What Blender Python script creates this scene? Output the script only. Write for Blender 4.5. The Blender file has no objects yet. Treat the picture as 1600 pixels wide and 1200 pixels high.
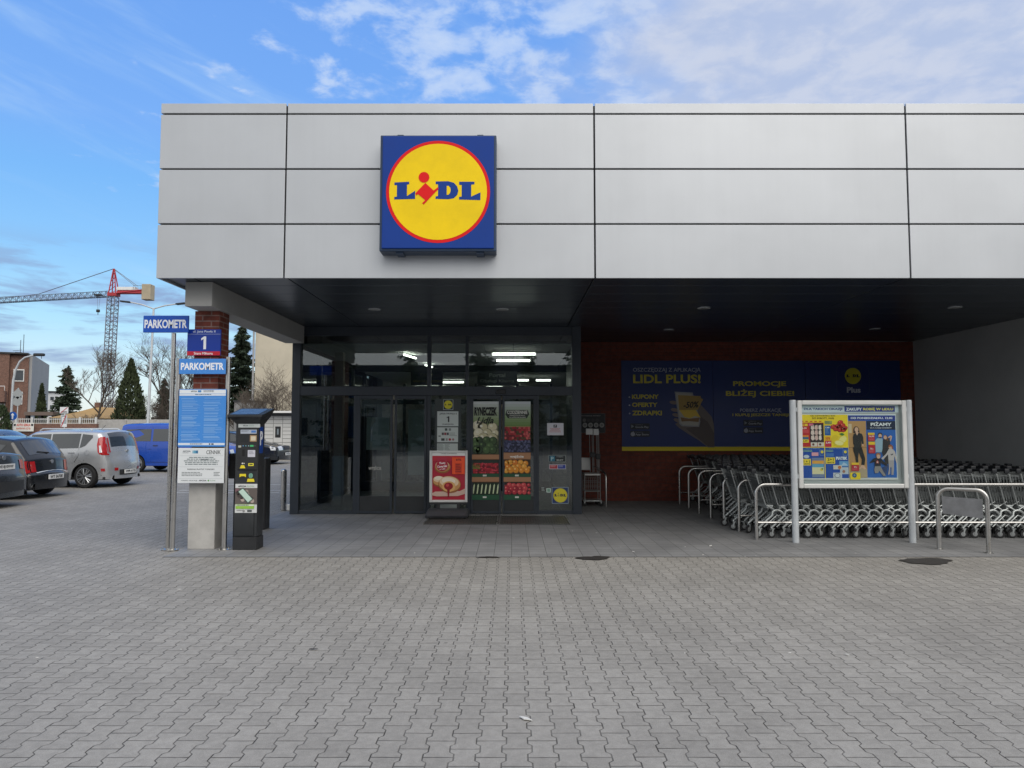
import bpy, bmesh, math, random
from mathutils import Vector, Matrix
R = math.radians
PI = math.pi
rnd = random.Random(7)
scene = bpy.context.scene
col = scene.collection

# ------------------------------------------------------------------ camera
FPX, EYE = 1110.0, 1.70                     # focal length in photo pixels (1600 wide), eye height
PITCH = math.atan(67 / FPX)
cam_d = bpy.data.cameras.new("camera")
cam_d.sensor_fit = 'HORIZONTAL'
cam_d.sensor_width = 36.0
cam_d.lens = 36.0 * FPX / 1600.0
cam_d.clip_end = 3000
cam = bpy.data.objects.new("camera", cam_d)
cam.location = (0, 0, EYE)
cam.rotation_euler = (R(90) + PITCH, 0, 0)
col.objects.link(cam)
scene.camera = cam

# ------------------------------------------------------------------ light and sky
SUN_EL, SUN_AZ = 46, 150                    # azimuth clockwise from +Y
sun_d = bpy.data.lights.new("sun", 'SUN')
sun_d.energy = 2.0
sun_d.angle = R(60)
sun_d.color = (1.0, 0.945, 0.87)
sun = bpy.data.objects.new("sun", sun_d)
sv = Vector((math.sin(R(SUN_AZ)) * math.cos(R(SUN_EL)), math.cos(R(SUN_AZ)) * math.cos(R(SUN_EL)), math.sin(R(SUN_EL))))
sun.rotation_euler = sv.to_track_quat('Z', 'Y').to_euler()
col.objects.link(sun)
scene.view_settings.view_transform = 'Standard'
scene.view_settings.look = 'None'
scene.view_settings.exposure = 0.0
scene.view_settings.gamma = 1.0

world = bpy.data.worlds.new("World")
scene.world = world
world.use_nodes = True


class NT:
    """small helper round a node tree"""
    def __init__(s, tree):
        s.t = tree
        s.n = tree.nodes
        s.l = tree.links

    def node(s, typ, **kw):
        n = s.n.new(typ)
        for k, v in kw.items():
            setattr(n, k, v)
        return n

    def put(s, sock, v):
        if isinstance(v, bpy.types.NodeSocket):
            s.l.new(v, sock)
        elif isinstance(v, (tuple, list)) and sock.type == 'RGBA' and len(v) == 3:
            sock.default_value = (*v, 1)
        else:
            sock.default_value = v

    def m(s, op, a, b=0.0, c=0.0, clamp=False):
        n = s.node('ShaderNodeMath', operation=op)
        n.use_clamp = clamp
        s.put(n.inputs[0], a)
        s.put(n.inputs[1], b)
        s.put(n.inputs[2], c)
        return n.outputs[0]

    def mix(s, f, a, b):
        n = s.node('ShaderNodeMix', data_type='RGBA')
        s.put(n.inputs[0], f)
        s.put(n.inputs[6], a)
        s.put(n.inputs[7], b)
        return n.outputs[2]

    def ramp(s, v, a, b, lo=0.0, hi=1.0):
        n = s.node('ShaderNodeMapRange', interpolation_type='SMOOTHSTEP')
        s.put(n.inputs[0], v)
        for i, q in enumerate((a, b, lo, hi)):
            n.inputs[1 + i].default_value = q
        return n.outputs[0]

    def xyz(s, x, y, z):
        n = s.node('ShaderNodeCombineXYZ')
        s.put(n.inputs[0], x)
        s.put(n.inputs[1], y)
        s.put(n.inputs[2], z)
        return n.outputs[0]

    def sep(s, v):
        n = s.node('ShaderNodeSeparateXYZ')
        s.l.new(v, n.inputs[0])
        return n.outputs

    def noise(s, vec, scale, detail=4, rough=0.55, dist=0.0):
        n = s.node('ShaderNodeTexNoise')
        if vec is not None:
            s.l.new(vec, n.inputs['Vector'])
        n.inputs['Scale'].default_value = scale
        n.inputs['Detail'].default_value = detail
        n.inputs['Roughness'].default_value = rough
        n.inputs['Distortion'].default_value = dist
        return n.outputs[0]


def build_world():
    t = NT(world.node_tree)
    t.n.clear()
    out = t.node('ShaderNodeOutputWorld')
    bg = t.node('ShaderNodeBackground')
    sky = t.node('ShaderNodeTexSky', sky_type='NISHITA')
    sky.sun_disc = False
    sky.sun_elevation = R(SUN_EL)
    sky.sun_rotation = R(SUN_AZ)
    sky.air_density = 1.0
    sky.dust_density = 0.6
    sky.ozone_density = 1.6
    tc = t.node('ShaderNodeTexCoord')
    d = tc.outputs['Generated']
    x, y, z = t.sep(d)
    zz = t.m('MAXIMUM', z, 0.02)
    # cloud layer seen as a flat sheet high above: position on it is direction / height
    k = t.m('DIVIDE', 1.0, t.m('ADD', zz, 0.12))
    p = t.xyz(t.m('MULTIPLY', x, k), t.m('MULTIPLY', y, k), 0.0)
    big = t.noise(p, 1.3, 3, 0.5)
    puff = t.noise(p, 8.5, 5, 0.58, 0.2)
    veil = t.noise(p, 3.0, 4, 0.55, 0.2)
    body = t.m('ADD', puff, t.m('MULTIPLY', t.m('SUBTRACT', big, 0.5), 0.45))
    az = t.m('DIVIDE', x, t.m('MAXIMUM', t.m('ABSOLUTE', y), 0.05))      # rises to the right of the view
    back = t.ramp(y, 0.25, -0.25)                                        # overcast behind the viewer
    hi = t.ramp(z, 0.22, 0.34)
    cov = t.ramp(az, -0.58, -0.14, -0.17, 0.065)
    pd = t.m('MULTIPLY', t.ramp(t.m('ADD', body, cov), 0.47, 0.66), hi)
    pd = t.m('MULTIPLY', pd, 0.80)
    vd = t.m('MULTIPLY', t.ramp(t.m('ADD', az, t.m('MULTIPLY', t.m('SUBTRACT', veil, 0.5), 0.55)), -0.02, 0.30), hi)
    vd = t.m('MULTIPLY', vd, 0.95)
    # thin dark streaks low on the left, pale wisps above them
    ps = t.xyz(t.m('MULTIPLY', x, 3.2), t.m('MULTIPLY', y, 1.6), t.m('MULTIPLY', z, 15.0))
    st = t.noise(ps, 1.7, 6, 0.60, 0.25)
    band = t.m('MULTIPLY', t.ramp(z, 0.05, 0.09), t.ramp(z, 0.24, 0.17))
    std = t.m('MULTIPLY', t.m('MULTIPLY', t.ramp(st, 0.47, 0.60), band), 0.80)
    wsp = t.noise(t.xyz(t.m('MULTIPLY', x, 1.6), y, t.m('ADD', t.m('MULTIPLY', z, 9.0), t.m('MULTIPLY', x, 3.2))), 1.9, 5, 0.6, 0.4)
    wd = t.m('MULTIPLY', t.m('MULTIPLY', t.ramp(wsp, 0.48, 0.80), 0.36), t.ramp(z, 0.10, 0.2))
    # the model's sky, pulled towards the clear winter blue of the day
    hsv = t.node('ShaderNodeHueSaturation')
    hsv.inputs['Saturation'].default_value = 1.2
    hsv.inputs['Value'].default_value = 2.0
    t.l.new(sky.outputs[0], hsv.inputs['Color'])
    cr = t.node('ShaderNodeValToRGB')
    el = cr.color_ramp.elements
    stops = [(0.0, (.80, .84, .84)), (0.06, (.64, .80, .88)), (0.13, (.42, .74, .95)), (0.22, (.26, .57, .96)), (0.30, (.195, .49, .96)), (0.36, (.20, .445, .96)), (0.55, (.165, .385, .93)), (1.0, (.09, .26, .72))]
    el[0].position, el[0].color = stops[0][0], (*stops[0][1], 1)
    el[1].position, el[1].color = stops[-1][0], (*stops[-1][1], 1)
    for q, cc in stops[1:-1]:
        e = el.new(q)
        e.color = (*cc, 1)
    t.l.new(z, cr.inputs[0])
    ten = t.node('ShaderNodeVectorMath', operation='SCALE')
    t.l.new(cr.outputs[0], ten.inputs[0])
    ten.inputs['Scale'].default_value = 10.0
    c = t.mix(0.85, hsv.outputs[0], ten.outputs[0])
    c = t.mix(wd, c, (5.6, 7.6, 9.6))
    c = t.mix(std, c, (2.7, 3.7, 6.1))
    c = t.mix(pd, c, t.mix(t.ramp(body, 0.45, 0.75), (4.2, 5.9, 9.3), (6.2, 7.4, 9.4)))
    c = t.mix(vd, c, t.mix(t.ramp(puff, 0.35, 0.65), (4.7, 5.6, 7.7), (5.9, 6.5, 8.0)))
    c = t.mix(back, c, t.mix(veil, (7.2, 7.5, 7.9), (9.6, 9.7, 9.8)))
    t.l.new(c, bg.inputs[0])
    bg.inputs[1].default_value = 0.10
    t.l.new(bg.outputs[0], out.inputs[0])


build_world()

# ------------------------------------------------------------------ objects, tags


def tag(o, label=None, cat=None, group=None, kind=None):
    if label:
        o['label'] = label
    if cat:
        o['category'] = cat
    if group:
        o['group'] = group
    if kind:
        o['kind'] = kind
    return o


def thing(name, label, cat, loc=(0, 0, 0), rz=0.0, group=None):
    o = bpy.data.objects.new(name, None)
    o.empty_display_size = 0.2
    o.location = loc
    o.rotation_euler = (0, 0, rz)
    col.objects.link(o)
    return tag(o, label, cat, group)


def kids(o):
    return list(o.children)


def copy_tree(o, parent=None):
    c = o.copy()
    col.objects.link(c)
    if parent is not None:
        c.parent = parent
    for ch in kids(o):
        copy_tree(ch, c)
    return c


# ------------------------------------------------------------------ materials
MATS = {}


def mat(name, color, rough=0.6, metal=0.0, var=0.0, vscale=3.0, bump=0.0, bscale=40.0, spec=0.5, coat=0.0, emit=None, estr=0.0):
    if name in MATS:
        return MATS[name]
    m = bpy.data.materials.new(name)
    m.use_nodes = True
    t = NT(m.node_tree)
    b = t.n['Principled BSDF']
    b.inputs['Roughness'].default_value = rough
    b.inputs['Metallic'].default_value = metal
    b.inputs['Specular IOR Level'].default_value = spec
    b.inputs['Coat Weight'].default_value = coat
    b.inputs['Coat Roughness'].default_value = 0.06
    b.inputs['Base Color'].default_value = (*color, 1)
    if var or bump:
        g = t.node('ShaderNodeNewGeometry')
        if var:
            n = t.noise(g.outputs['Position'], vscale, 6, 0.62)
            f = t.ramp(n, 0.3, 0.7, 1 - var, 1 + var)
            mx = t.node('ShaderNodeVectorMath', operation='SCALE')
            mx.inputs[0].default_value = color
            t.l.new(f, mx.inputs['Scale'])
            t.l.new(mx.outputs[0], b.inputs['Base Color'])
            t.l.new(t.ramp(n, 0.25, 0.75, max(0.02, rough - 0.08), min(1, rough + 0.1)), b.inputs['Roughness'])
        if bump:
            n2 = t.noise(g.outputs['Position'], bscale, 4, 0.6)
            bp = t.node('ShaderNodeBump')
            bp.inputs['Strength'].default_value = bump
            bp.inputs['Distance'].default_value = 0.01
            t.l.new(n2, bp.inputs['Height'])
            t.l.new(bp.outputs[0], b.inputs['Normal'])
    if emit:
        b.inputs['Emission Color'].default_value = (*emit, 1)
        b.inputs['Emission Strength'].default_value = estr
    MATS[name] = m
    return m


def ink(c, rough=0.5):
    """flat printed colour, given as sRGB 0-255"""
    key = "ink_%d_%d_%d_%d" % (*c, int(rough * 100))
    lin = [((v / 255) / 12.92 if v / 255 <= 0.04045 else ((v / 255 + 0.055) / 1.055) ** 2.4) for v in c]
    return mat(key, lin, rough)


def glass_mat(name, tint, ior=1.5, rough=0.0):
    m = bpy.data.materials.new(name)
    m.use_nodes = True
    t = NT(m.node_tree)
    t.n.clear()
    out = t.node('ShaderNodeOutputMaterial')
    tr = t.node('ShaderNodeBsdfTransparent')
    tr.inputs[0].default_value = (*tint, 1)
    gl = t.node('ShaderNodeBsdfGlossy')
    gl.inputs['Roughness'].default_value = rough
    fr = t.node('ShaderNodeFresnel')
    fr.inputs[0].default_value = ior
    mx = t.node('ShaderNodeMixShader')
    t.l.new(fr.outputs[0], mx.inputs[0])
    t.l.new(tr.outputs[0], mx.inputs[1])
    t.l.new(gl.outputs[0], mx.inputs[2])
    t.l.new(mx.outputs[0], out.inputs[0])
    MATS[name] = m
    return m


def brick_mat(name, c1, c2, mortar, bw=0.25, bh=0.08, ms=0.006):
    m = bpy.data.materials.new(name)
    m.use_nodes = True
    t = NT(m.node_tree)
    b = t.n['Principled BSDF']
    g = t.node('ShaderNodeNewGeometry')
    x, y, z = t.sep(g.outputs['Position'])
    v = t.xyz(t.m('ADD', x, y), z, 0.0)
    br = t.node('ShaderNodeTexBrick')
    t.l.new(v, br.inputs['Vector'])
    br.inputs['Color1'].default_value = (*c1, 1)
    br.inputs['Color2'].default_value = (*c2, 1)
    br.inputs['Mortar'].default_value = (*mortar, 1)
    br.inputs['Scale'].default_value = 1.0
    br.inputs['Mortar Size'].default_value = ms
    br.inputs['Mortar Smooth'].default_value = 0.2
    br.inputs['Brick Width'].default_value = bw
    br.inputs['Row Height'].default_value = bh
    n = t.noise(g.outputs['Position'], 9.0, 5, 0.65)
    hv = t.node('ShaderNodeHueSaturation')
    t.l.new(br.outputs['Color'], hv.inputs['Color'])
    t.l.new(t.ramp(n, 0.3, 0.7, 0.75, 1.25), hv.inputs['Value'])
    t.l.new(hv.outputs[0], b.inputs['Base Color'])
    b.inputs['Roughness'].default_value = 0.75
    bp = t.node('ShaderNodeBump')
    bp.inputs['Strength'].default_value = 0.6
    bp.inputs['Distance'].default_value = 0.006
    bp.invert = True
    t.l.new(br.outputs['Fac'], bp.inputs['Height'])
    t.l.new(bp.outputs[0], b.inputs['Normal'])
    MATS[name] = m
    return m


def paver_mat():
    """double-T concrete paving stones laid in columns"""
    m = bpy.data.materials.new("paver")
    m.use_nodes = True
    t = NT(m.node_tree)
    b = t.n['Principled BSDF']
    g = t.node('ShaderNodeNewGeometry')
    pos = g.outputs['Position']
    x0, y0, z0 = t.sep(pos)
    wob = t.noise(pos, 1.7, 2, 0.5)
    wv = t.m('MULTIPLY', t.m('SUBTRACT', wob, 0.5), 0.020)
    x = t.m('ADD', t.m('ADD', x0, 50.0), wv)
    y = t.m('ADD', t.m('ADD', y0, 50.0), wv)
    p, row, a = 0.1365, 0.1945, 0.0115
    j = t.m('ROUND', t.m('DIVIDE', x, p))
    odd = t.m('MODULO', j, 2.0)
    odd = t.m('ROUND', odd)
    sgn = t.m('SUBTRACT', t.m('MULTIPLY', odd, 2.0), 1.0)
    ph = t.m('FRACT', t.m('DIVIDE', y, row))
    tri = t.m('SUBTRACT', t.m('MULTIPLY', t.m('ABSOLUTE', t.m('SUBTRACT', ph, 0.5)), 4.0), 1.0)   # +1 at joints, -1 half way
    trap = t.m('MINIMUM', t.m('MAXIMUM', t.m('MULTIPLY', tri, 4.6), -1.0), 1.0)
    off = t.m('MULTIPLY', t.m('MULTIPLY', trap, sgn), a)
    bx = t.m('ADD', t.m('MULTIPLY', j, p), off)
    dx = t.m('SUBTRACT', x, bx)
    side = t.m('GREATER_THAN', dx, 0.0)
    k = t.m('ADD', t.m('SUBTRACT', j, 1.0), side)
    kodd = t.m('ROUND', t.m('MODULO', t.m('ADD', k, 2.0), 2.0))
    yy = t.m('ADD', t.m('DIVIDE', y, row), t.m('MULTIPLY', kodd, 0.5))
    rr = t.m('ROUND', yy)
    dy = t.m('MULTIPLY', t.m('ABSOLUTE', t.m('SUBTRACT', yy, rr)), row)
    cellr = t.m('FLOOR', yy)
    dmin = t.m('MINIMUM', t.m('ABSOLUTE', dx), dy)
    joint = t.ramp(dmin, 0.0022, 0.0050, 1.0, 0.0)
    wn = t.node('ShaderNodeTexWhiteNoise', noise_dimensions='2D')
    t.l.new(t.xyz(k, cellr, 0.0), wn.inputs['Vector'])
    tone = t.ramp(wn.outputs[0], 0, 1, 0.94, 1.06)
    grit = t.ramp(t.noise(pos, 210.0, 4, 0.75), 0.3, 0.7, 0.80, 1.20)
    mott = t.ramp(t.noise(pos, 17.0, 6, 0.7), 0.3, 0.7, 0.90, 1.09)
    area = t.ramp(t.noise(pos, 0.6, 5, 0.65), 0.3, 0.7, 0.90, 1.07)
    blot = t.ramp(t.noise(pos, 3.1, 3, 0.55, 0.6), 0.70, 0.80, 1.0, 0.84)
    vo = t.node('ShaderNodeTexVoronoi', feature='F1')
    vo.inputs['Scale'].default_value = 2.6
    t.l.new(pos, vo.inputs['Vector'])
    vr = t.sep(vo.outputs['Color'])
    gum = t.m('MULTIPLY', t.ramp(vo.outputs['Distance'], 0.040, 0.060, 1.0, 0.0), t.m('GREATER_THAN', vr[0], 0.55))
    blot = t.m('MULTIPLY', blot, t.m('SUBTRACT', 1.0, t.m('MULTIPLY', gum, t.m('MULTIPLY', vr[1], 0.45))))
    f = t.m('MULTIPLY', t.m('MULTIPLY', tone, grit), t.m('MULTIPLY', t.m('MULTIPLY', mott, area), blot))
    sc = t.node('ShaderNodeVectorMath', operation='SCALE')
    sc.inputs[0].default_value = (0.303, 0.288, 0.264)
    t.l.new(f, sc.inputs['Scale'])
    jn = t.ramp(t.noise(pos, 6.0, 3, 0.6), 0.35, 0.7, 0.55, 1.0)
    c = t.mix(t.m('MULTIPLY', joint, jn), sc.outputs[0], (0.042, 0.039, 0.035))
    t.l.new(c, b.inputs['Base Color'])
    b.inputs['Roughness'].default_value = 0.85
    b.inputs['Specular IOR Level'].default_value = 0.3
    bp = t.node('ShaderNodeBump')
    bp.inputs['Strength'].default_value = 0.55
    bp.inputs['Distance'].default_value = 0.006
    hgt = t.m('ADD', t.m('SUBTRACT', 1.0, joint), t.m('MULTIPLY', grit, 0.25))
    t.l.new(hgt, bp.inputs['Height'])
    t.l.new(bp.outputs[0], b.inputs['Normal'])
    return m


def tile_mat():
    m = bpy.data.materials.new("canopy_tile")
    m.use_nodes = True
    t = NT(m.node_tree)
    b = t.n['Principled BSDF']
    g = t.node('ShaderNodeNewGeometry')
    pos = g.outputs['Position']
    x, y, z = t.sep(pos)
    v = t.xyz(t.m('ADD', x, 50.06), t.m('ADD', y, 50.0), 0.0)
    br = t.node('ShaderNodeTexBrick')
    br.offset = 0.0
    t.l.new(v, br.inputs['Vector'])
    br.inputs['Color1'].default_value = (0.215, 0.216, 0.219, 1)
    br.inputs['Color2'].default_value = (0.250, 0.249, 0.249, 1)
    br.inputs['Mortar'].default_value = (0.085, 0.085, 0.085, 1)
    br.inputs['Scale'].default_value = 1.0
    br.inputs['Mortar Size'].default_value = 0.004
    br.inputs['Mortar Smooth'].default_value = 0.3
    br.inputs['Brick Width'].default_value = 0.235
    br.inputs['Row Height'].default_value = 0.20
    n = t.noise(pos, 1.3, 6, 0.6)
    hv = t.node('ShaderNodeHueSaturation')
    t.l.new(br.outputs['Color'], hv.inputs['Color'])
    t.l.new(t.m('MULTIPLY', t.ramp(n, 0.3, 0.7, 0.86, 1.12), t.ramp(t.noise(pos, 160, 3, .7), .25, .75, .9, 1.1)), hv.inputs['Value'])
    t.l.new(hv.outputs[0], b.inputs['Base Color'])
    b.inputs['Roughness'].default_value = 0.7
    bp = t.node('ShaderNodeBump')
    bp.inputs['Strength'].default_value = 0.4
    bp.inputs['Distance'].default_value = 0.004
    bp.invert = True
    t.l.new(br.outputs['Fac'], bp.inputs['Height'])
    t.l.new(bp.outputs[0], b.inputs['Normal'])
    return m


def panel_mat():
    """pale metallic cladding with faint rolling bands and dirt runs"""
    m = bpy.data.materials.new("cladding")
    m.use_nodes = True
    t = NT(m.node_tree)
    b = t.n['Principled BSDF']
    g = t.node('ShaderNodeNewGeometry')
    x, y, z = t.sep(g.outputs['Position'])
    run = t.noise(t.xyz(t.m('MULTIPLY', x, 9.0), 0.0, t.m('MULTIPLY', z, 0.35)), 1.0, 5, 0.6)
    blot = t.noise(g.outputs['Position'], 0.8, 4, 0.55)
    oi = t.node('ShaderNodeObjectInfo')
    f = t.m('MULTIPLY', t.ramp(run, 0.25, 0.75, 0.988, 1.01), t.ramp(blot, 0.3, 0.7, 0.96, 1.03))
    f = t.m('MULTIPLY', f, t.m('ADD', 0.985, t.m('MULTIPLY', oi.outputs['Random'], 0.03)))
    sc = t.node('ShaderNodeVectorMath', operation='SCALE')
    sc.inputs[0].default_value = (0.485, 0.505, 0.53)
    t.l.new(f, sc.inputs['Scale'])
    t.l.new(sc.outputs[0], b.inputs['Base Color'])
    b.inputs['Metallic'].default_value = 0.5
    b.inputs['Roughness'].default_value = 0.46
    bp = t.node('ShaderNodeBump')
    bp.inputs['Strength'].default_value = 0.25
    bp.inputs['Distance'].default_value = 0.02
    t.l.new(t.noise(g.outputs['Position'], 1.1, 2, 0.5), bp.inputs['Height'])
    t.l.new(bp.outputs[0], b.inputs['Normal'])
    return m


M_PAVER, M_TILE, M_CLAD = paver_mat(), tile_mat(), panel_mat()
M_BRICK = brick_mat("brick", (0.185, 0.040, 0.022), (0.135, 0.030, 0.018), (0.22, 0.14, 0.12), ms=0.010)
M_BRICKW = brick_mat("brick_shop_wall", (0.185, 0.040, 0.022), (0.145, 0.032, 0.019), (0.105, 0.045, 0.035), ms=0.008)
M_BRICKFAR = brick_mat("brick_far", (0.20, 0.098, 0.066), (0.15, 0.072, 0.050), (0.18, 0.14, 0.12))
M_FRAME = mat("anthracite_frame", (0.026, 0.034, 0.046), 0.42, 0.0, 0.06, 2.0)
M_DARK = mat("dark_gap", (0.012, 0.012, 0.013), 0.8)
M_SOFFIT = mat("soffit_metal", (0.062, 0.078, 0.102), 0.28, 0.5)
M_CONC = mat("concrete", (0.42, 0.41, 0.39), 0.85, 0, 0.10, 5.0, 0.3, 60)
M_BEAM = mat("beam_render", (0.36, 0.36, 0.35), 0.85, 0, 0.06, 2.0, 0.15, 80)
M_WALLG = mat("grey_render", (0.42, 0.43, 0.43), 0.9, 0, 0.06, 1.2, 0.2, 70)
M_STEEL = mat("brushed_steel", (0.52, 0.51, 0.49), 0.30, 1.0, 0.03, 3.0)
M_ZINC = mat("zinc_plated_wire", (0.43, 0.455, 0.45), 0.36, 0.45, 0.04, 3.0)
M_ALU = mat("painted_aluminium", (0.55, 0.58, 0.60), 0.38, 0.25, 0.05, 4.0)
M_ALUW = mat("pale_aluminium_frame", (0.66, 0.66, 0.64), 0.4, 0.2, 0.04, 4.0)
M_BLACK = mat("black_plastic", (0.020, 0.021, 0.023), 0.45, 0, 0.1, 8)
M_RUBBER = mat("rubber", (0.022, 0.022, 0.023), 0.75, 0, 0.15, 14)
M_CHAR = mat("charcoal_paint", (0.028, 0.031, 0.034), 0.42, 0.1, 0.06, 5)
M_SOLAR = mat("solar_cell", (0.012, 0.022, 0.075), 0.22, 0.0, 0.2, 20, coat=0.0, spec=0.35)
M_GLASS = glass_mat("shop_glass", (0.72, 0.79, 0.79), 2.0)
M_CLEAR = glass_mat("case_glass", (0.93, 0.96, 0.95), 1.22)
M_WHITE = mat("white_paint", (0.78, 0.78, 0.76), 0.5, 0, 0.04, 3)
M_TUBE = mat("lit_tube", (0.9, 0.9, 0.85), 0.4, emit=(1.0, 0.95, 0.82), estr=9.0)

# ------------------------------------------------------------------ mesh builder


class MB:
    def __init__(s):
        s.v, s.f, s.mi, s.mats, s.smooth = [], [], [], [], []

    def slot(s, m):
        if m not in s.mats:
            s.mats.append(m)
        return s.mats.index(m)

    def add(s, verts, faces, m, smooth=False):
        o = len(s.v)
        s.v += [tuple(q) for q in verts]
        i = s.slot(m)
        for f in faces:
            s.f.append([o + q for q in f])
            s.mi.append(i)
            s.smooth.append(smooth)
        return s

    def box(s, x0, x1, y0, y1, z0, z1, m, mtx=None):
        v = [Vector((x, y, z)) for x in (x0, x1) for y in (y0, y1) for z in (z0, z1)]
        if mtx:
            v = [mtx @ q for q in v]
        return s.add(v, [(0, 1, 3, 2), (4, 6, 7, 5), (0, 4, 5, 1), (2, 3, 7, 6), (0, 2, 6, 4), (1, 5, 7, 3)], m)

    def cbox(s, x0, x1, y0, y1, z0, z1, m, r=0.01, mtx=None):
        """box with chamfered edges"""
        r = min(r, abs(x1 - x0) / 2.01, abs(y1 - y0) / 2.01, abs(z1 - z0) / 2.01)
        bm = bmesh.new()
        bmesh.ops.create_cube(bm, size=1.0)
        for v in bm.verts:
            v.co = Vector(((x0 + x1) / 2 + v.co.x * (x1 - x0), (y0 + y1) / 2 + v.co.y * (y1 - y0), (z0 + z1) / 2 + v.co.z * (z1 - z0)))
        bmesh.ops.bevel(bm, geom=list(bm.edges), offset=r, segments=2, affect='EDGES', profile=0.5)
        bm.verts.index_update()
        vs = [(mtx @ v.co) if mtx else v.co.copy() for v in bm.verts]
        fs = [[v.index for v in f.verts] for f in bm.faces]
        bm.free()
        return s.add(vs, fs, m)

    def tube(s, pts, r, m, n=8, cap=True, r2=None, closed=False):
        pts = [Vector(p) for p in pts]
        k = len(pts)
        vs, fs = [], []
        prev = None
        for i, p in enumerate(pts):
            if closed:
                d = pts[(i + 1) % k] - pts[i - 1]
            elif i == 0:
                d = pts[1] - pts[0]
            elif i == k - 1:
                d = pts[-1] - pts[-2]
            else:
                d = (pts[i + 1] - p).normalized() + (p - pts[i - 1]).normalized()
            if d.length < 1e-9:
                d = Vector((0, 0, 1))
            d.normalize()
            if prev is None:
                a = Vector((0, 0, 1)) if abs(d.z) < 0.9 else Vector((1, 0, 0))
                u = d.cross(a).normalized()
            else:
                u = prev - d * prev.dot(d)
                if u.length < 1e-6:
                    u = d.orthogonal()
                u.normalize()
            prev = u
            w = d.cross(u)
            rr = r if r2 is None else r + (r2 - r) * i / max(1, k - 1)
            for j in range(n):
                an = 2 * PI * j / n
                vs.append(p + u * (rr * math.cos(an)) + w * (rr * math.sin(an)))
        for i in range(k if closed else k - 1):
            for j in range(n):
                a, b = i * n + j, i * n + (j + 1) % n
                c, d2 = ((i + 1) % k) * n + (j + 1) % n, ((i + 1) % k) * n + j
                fs.append((a, b, c, d2))
        if cap and not closed:
            fs.append(tuple(range(n - 1, -1, -1)))
            fs.append(tuple(range((k - 1) * n, k * n)))
        return s.add(vs, fs, m, n > 4)

    def lathe(s, prof, m, n=20, origin=(0, 0, 0), axis='Z', cap=True):
        """prof: list of (radius, height)"""
        o = Vector(origin)
        vs, fs = [], []
        for r, h in prof:
            for j in range(n):
                a = 2 * PI * j / n
                if axis == 'Z':
                    q = Vector((r * math.cos(a), r * math.sin(a), h))
                elif axis == 'Y':
                    q = Vector((r * math.cos(a), h, r * math.sin(a)))
                else:
                    q = Vector((h, r * math.cos(a), r * math.sin(a)))
                vs.append(o + q)
        for i in range(len(prof) - 1):
            for j in range(n):
                fs.append((i * n + j, i * n + (j + 1) % n, (i + 1) * n + (j + 1) % n, (i + 1) * n + j))
        if cap:
            fs.append(tuple(range(n - 1, -1, -1)))
            fs.append(tuple(range((len(prof) - 1) * n, len(prof) * n)))
        return s.add(vs, fs, m, True)

    def prism(s, poly, y0, y1, m):
        """poly in (x,z) extruded along y"""
        n = len(poly)
        vs = [(p[0], y0, p[1]) for p in poly] + [(p[0], y1, p[1]) for p in poly]
        fs = [tuple(range(n)), tuple(range(2 * n - 1, n - 1, -1))]
        for i in range(n):
            fs.append((i, n + i, n + (i + 1) % n, (i + 1) % n))
        return s.add(vs, fs, m)

    def build(s, name, parent=None, loc=None, smooth_angle=40, fix=True):
        me = bpy.data.meshes.new(name)
        me.from_pydata(s.v, [], s.f)
        for m in s.mats:
            me.materials.append(m)
        me.polygons.foreach_set('material_index', s.mi)
        me.polygons.foreach_set('use_smooth', s.smooth)
        if fix:
            bm = bmesh.new()
            bm.from_mesh(me)
            bmesh.ops.recalc_face_normals(bm, faces=bm.faces)
            bm.to_mesh(me)
            bm.free()
        if any(s.smooth):
            me.set_sharp_from_angle(angle=R(smooth_angle))
        me.update()
        o = bpy.data.objects.new(name, me)
        col.objects.link(o)
        if parent is not None:
            o.parent = parent
        if loc:
            o.location = loc
        return o


def P(px, py, Y):
    """photo pixel -> (x, z) on the upright plane at distance Y from the camera"""
    c, s_ = math.cos(PITCH), math.sin(PITCH)
    u, w = (px - 800) / FPX, (600 - py) / FPX
    k = Y / (c - w * s_)
    return u * k, EYE + (s_ + w * c) * k


def arc(cx, cy, r, a0, a1, n):
    return [(cx + r * math.cos(R(a0 + (a1 - a0) * i / n)), cy + r * math.sin(R(a0 + (a1 - a0) * i / n))) for i in range(n + 1)]


# ------------------------------------------------------------------ printed graphics and lettering
_txt = {}


def text_mesh(body, bold):
    key = (body, bold)
    if key not in _txt:
        c = bpy.data.curves.new('lettering', 'FONT')
        c.body = body
        c.size = 1.0
        c.offset = bold
        c.resolution_u = 3
        o = bpy.data.objects.new('lettering', c)
        col.objects.link(o)
        dg = bpy.context.evaluated_depsgraph_get()
        dg.update()
        me = bpy.data.meshes.new_from_object(o.evaluated_get(dg))
        vs = [(v.co.x, v.co.y) for v in me.vertices]
        fs = [list(p.vertices) for p in me.polygons]
        bpy.data.objects.remove(o)
        bpy.data.curves.remove(c)
        bpy.data.meshes.remove(me)
        _txt[key] = (vs, fs)
    return _txt[key]


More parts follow.
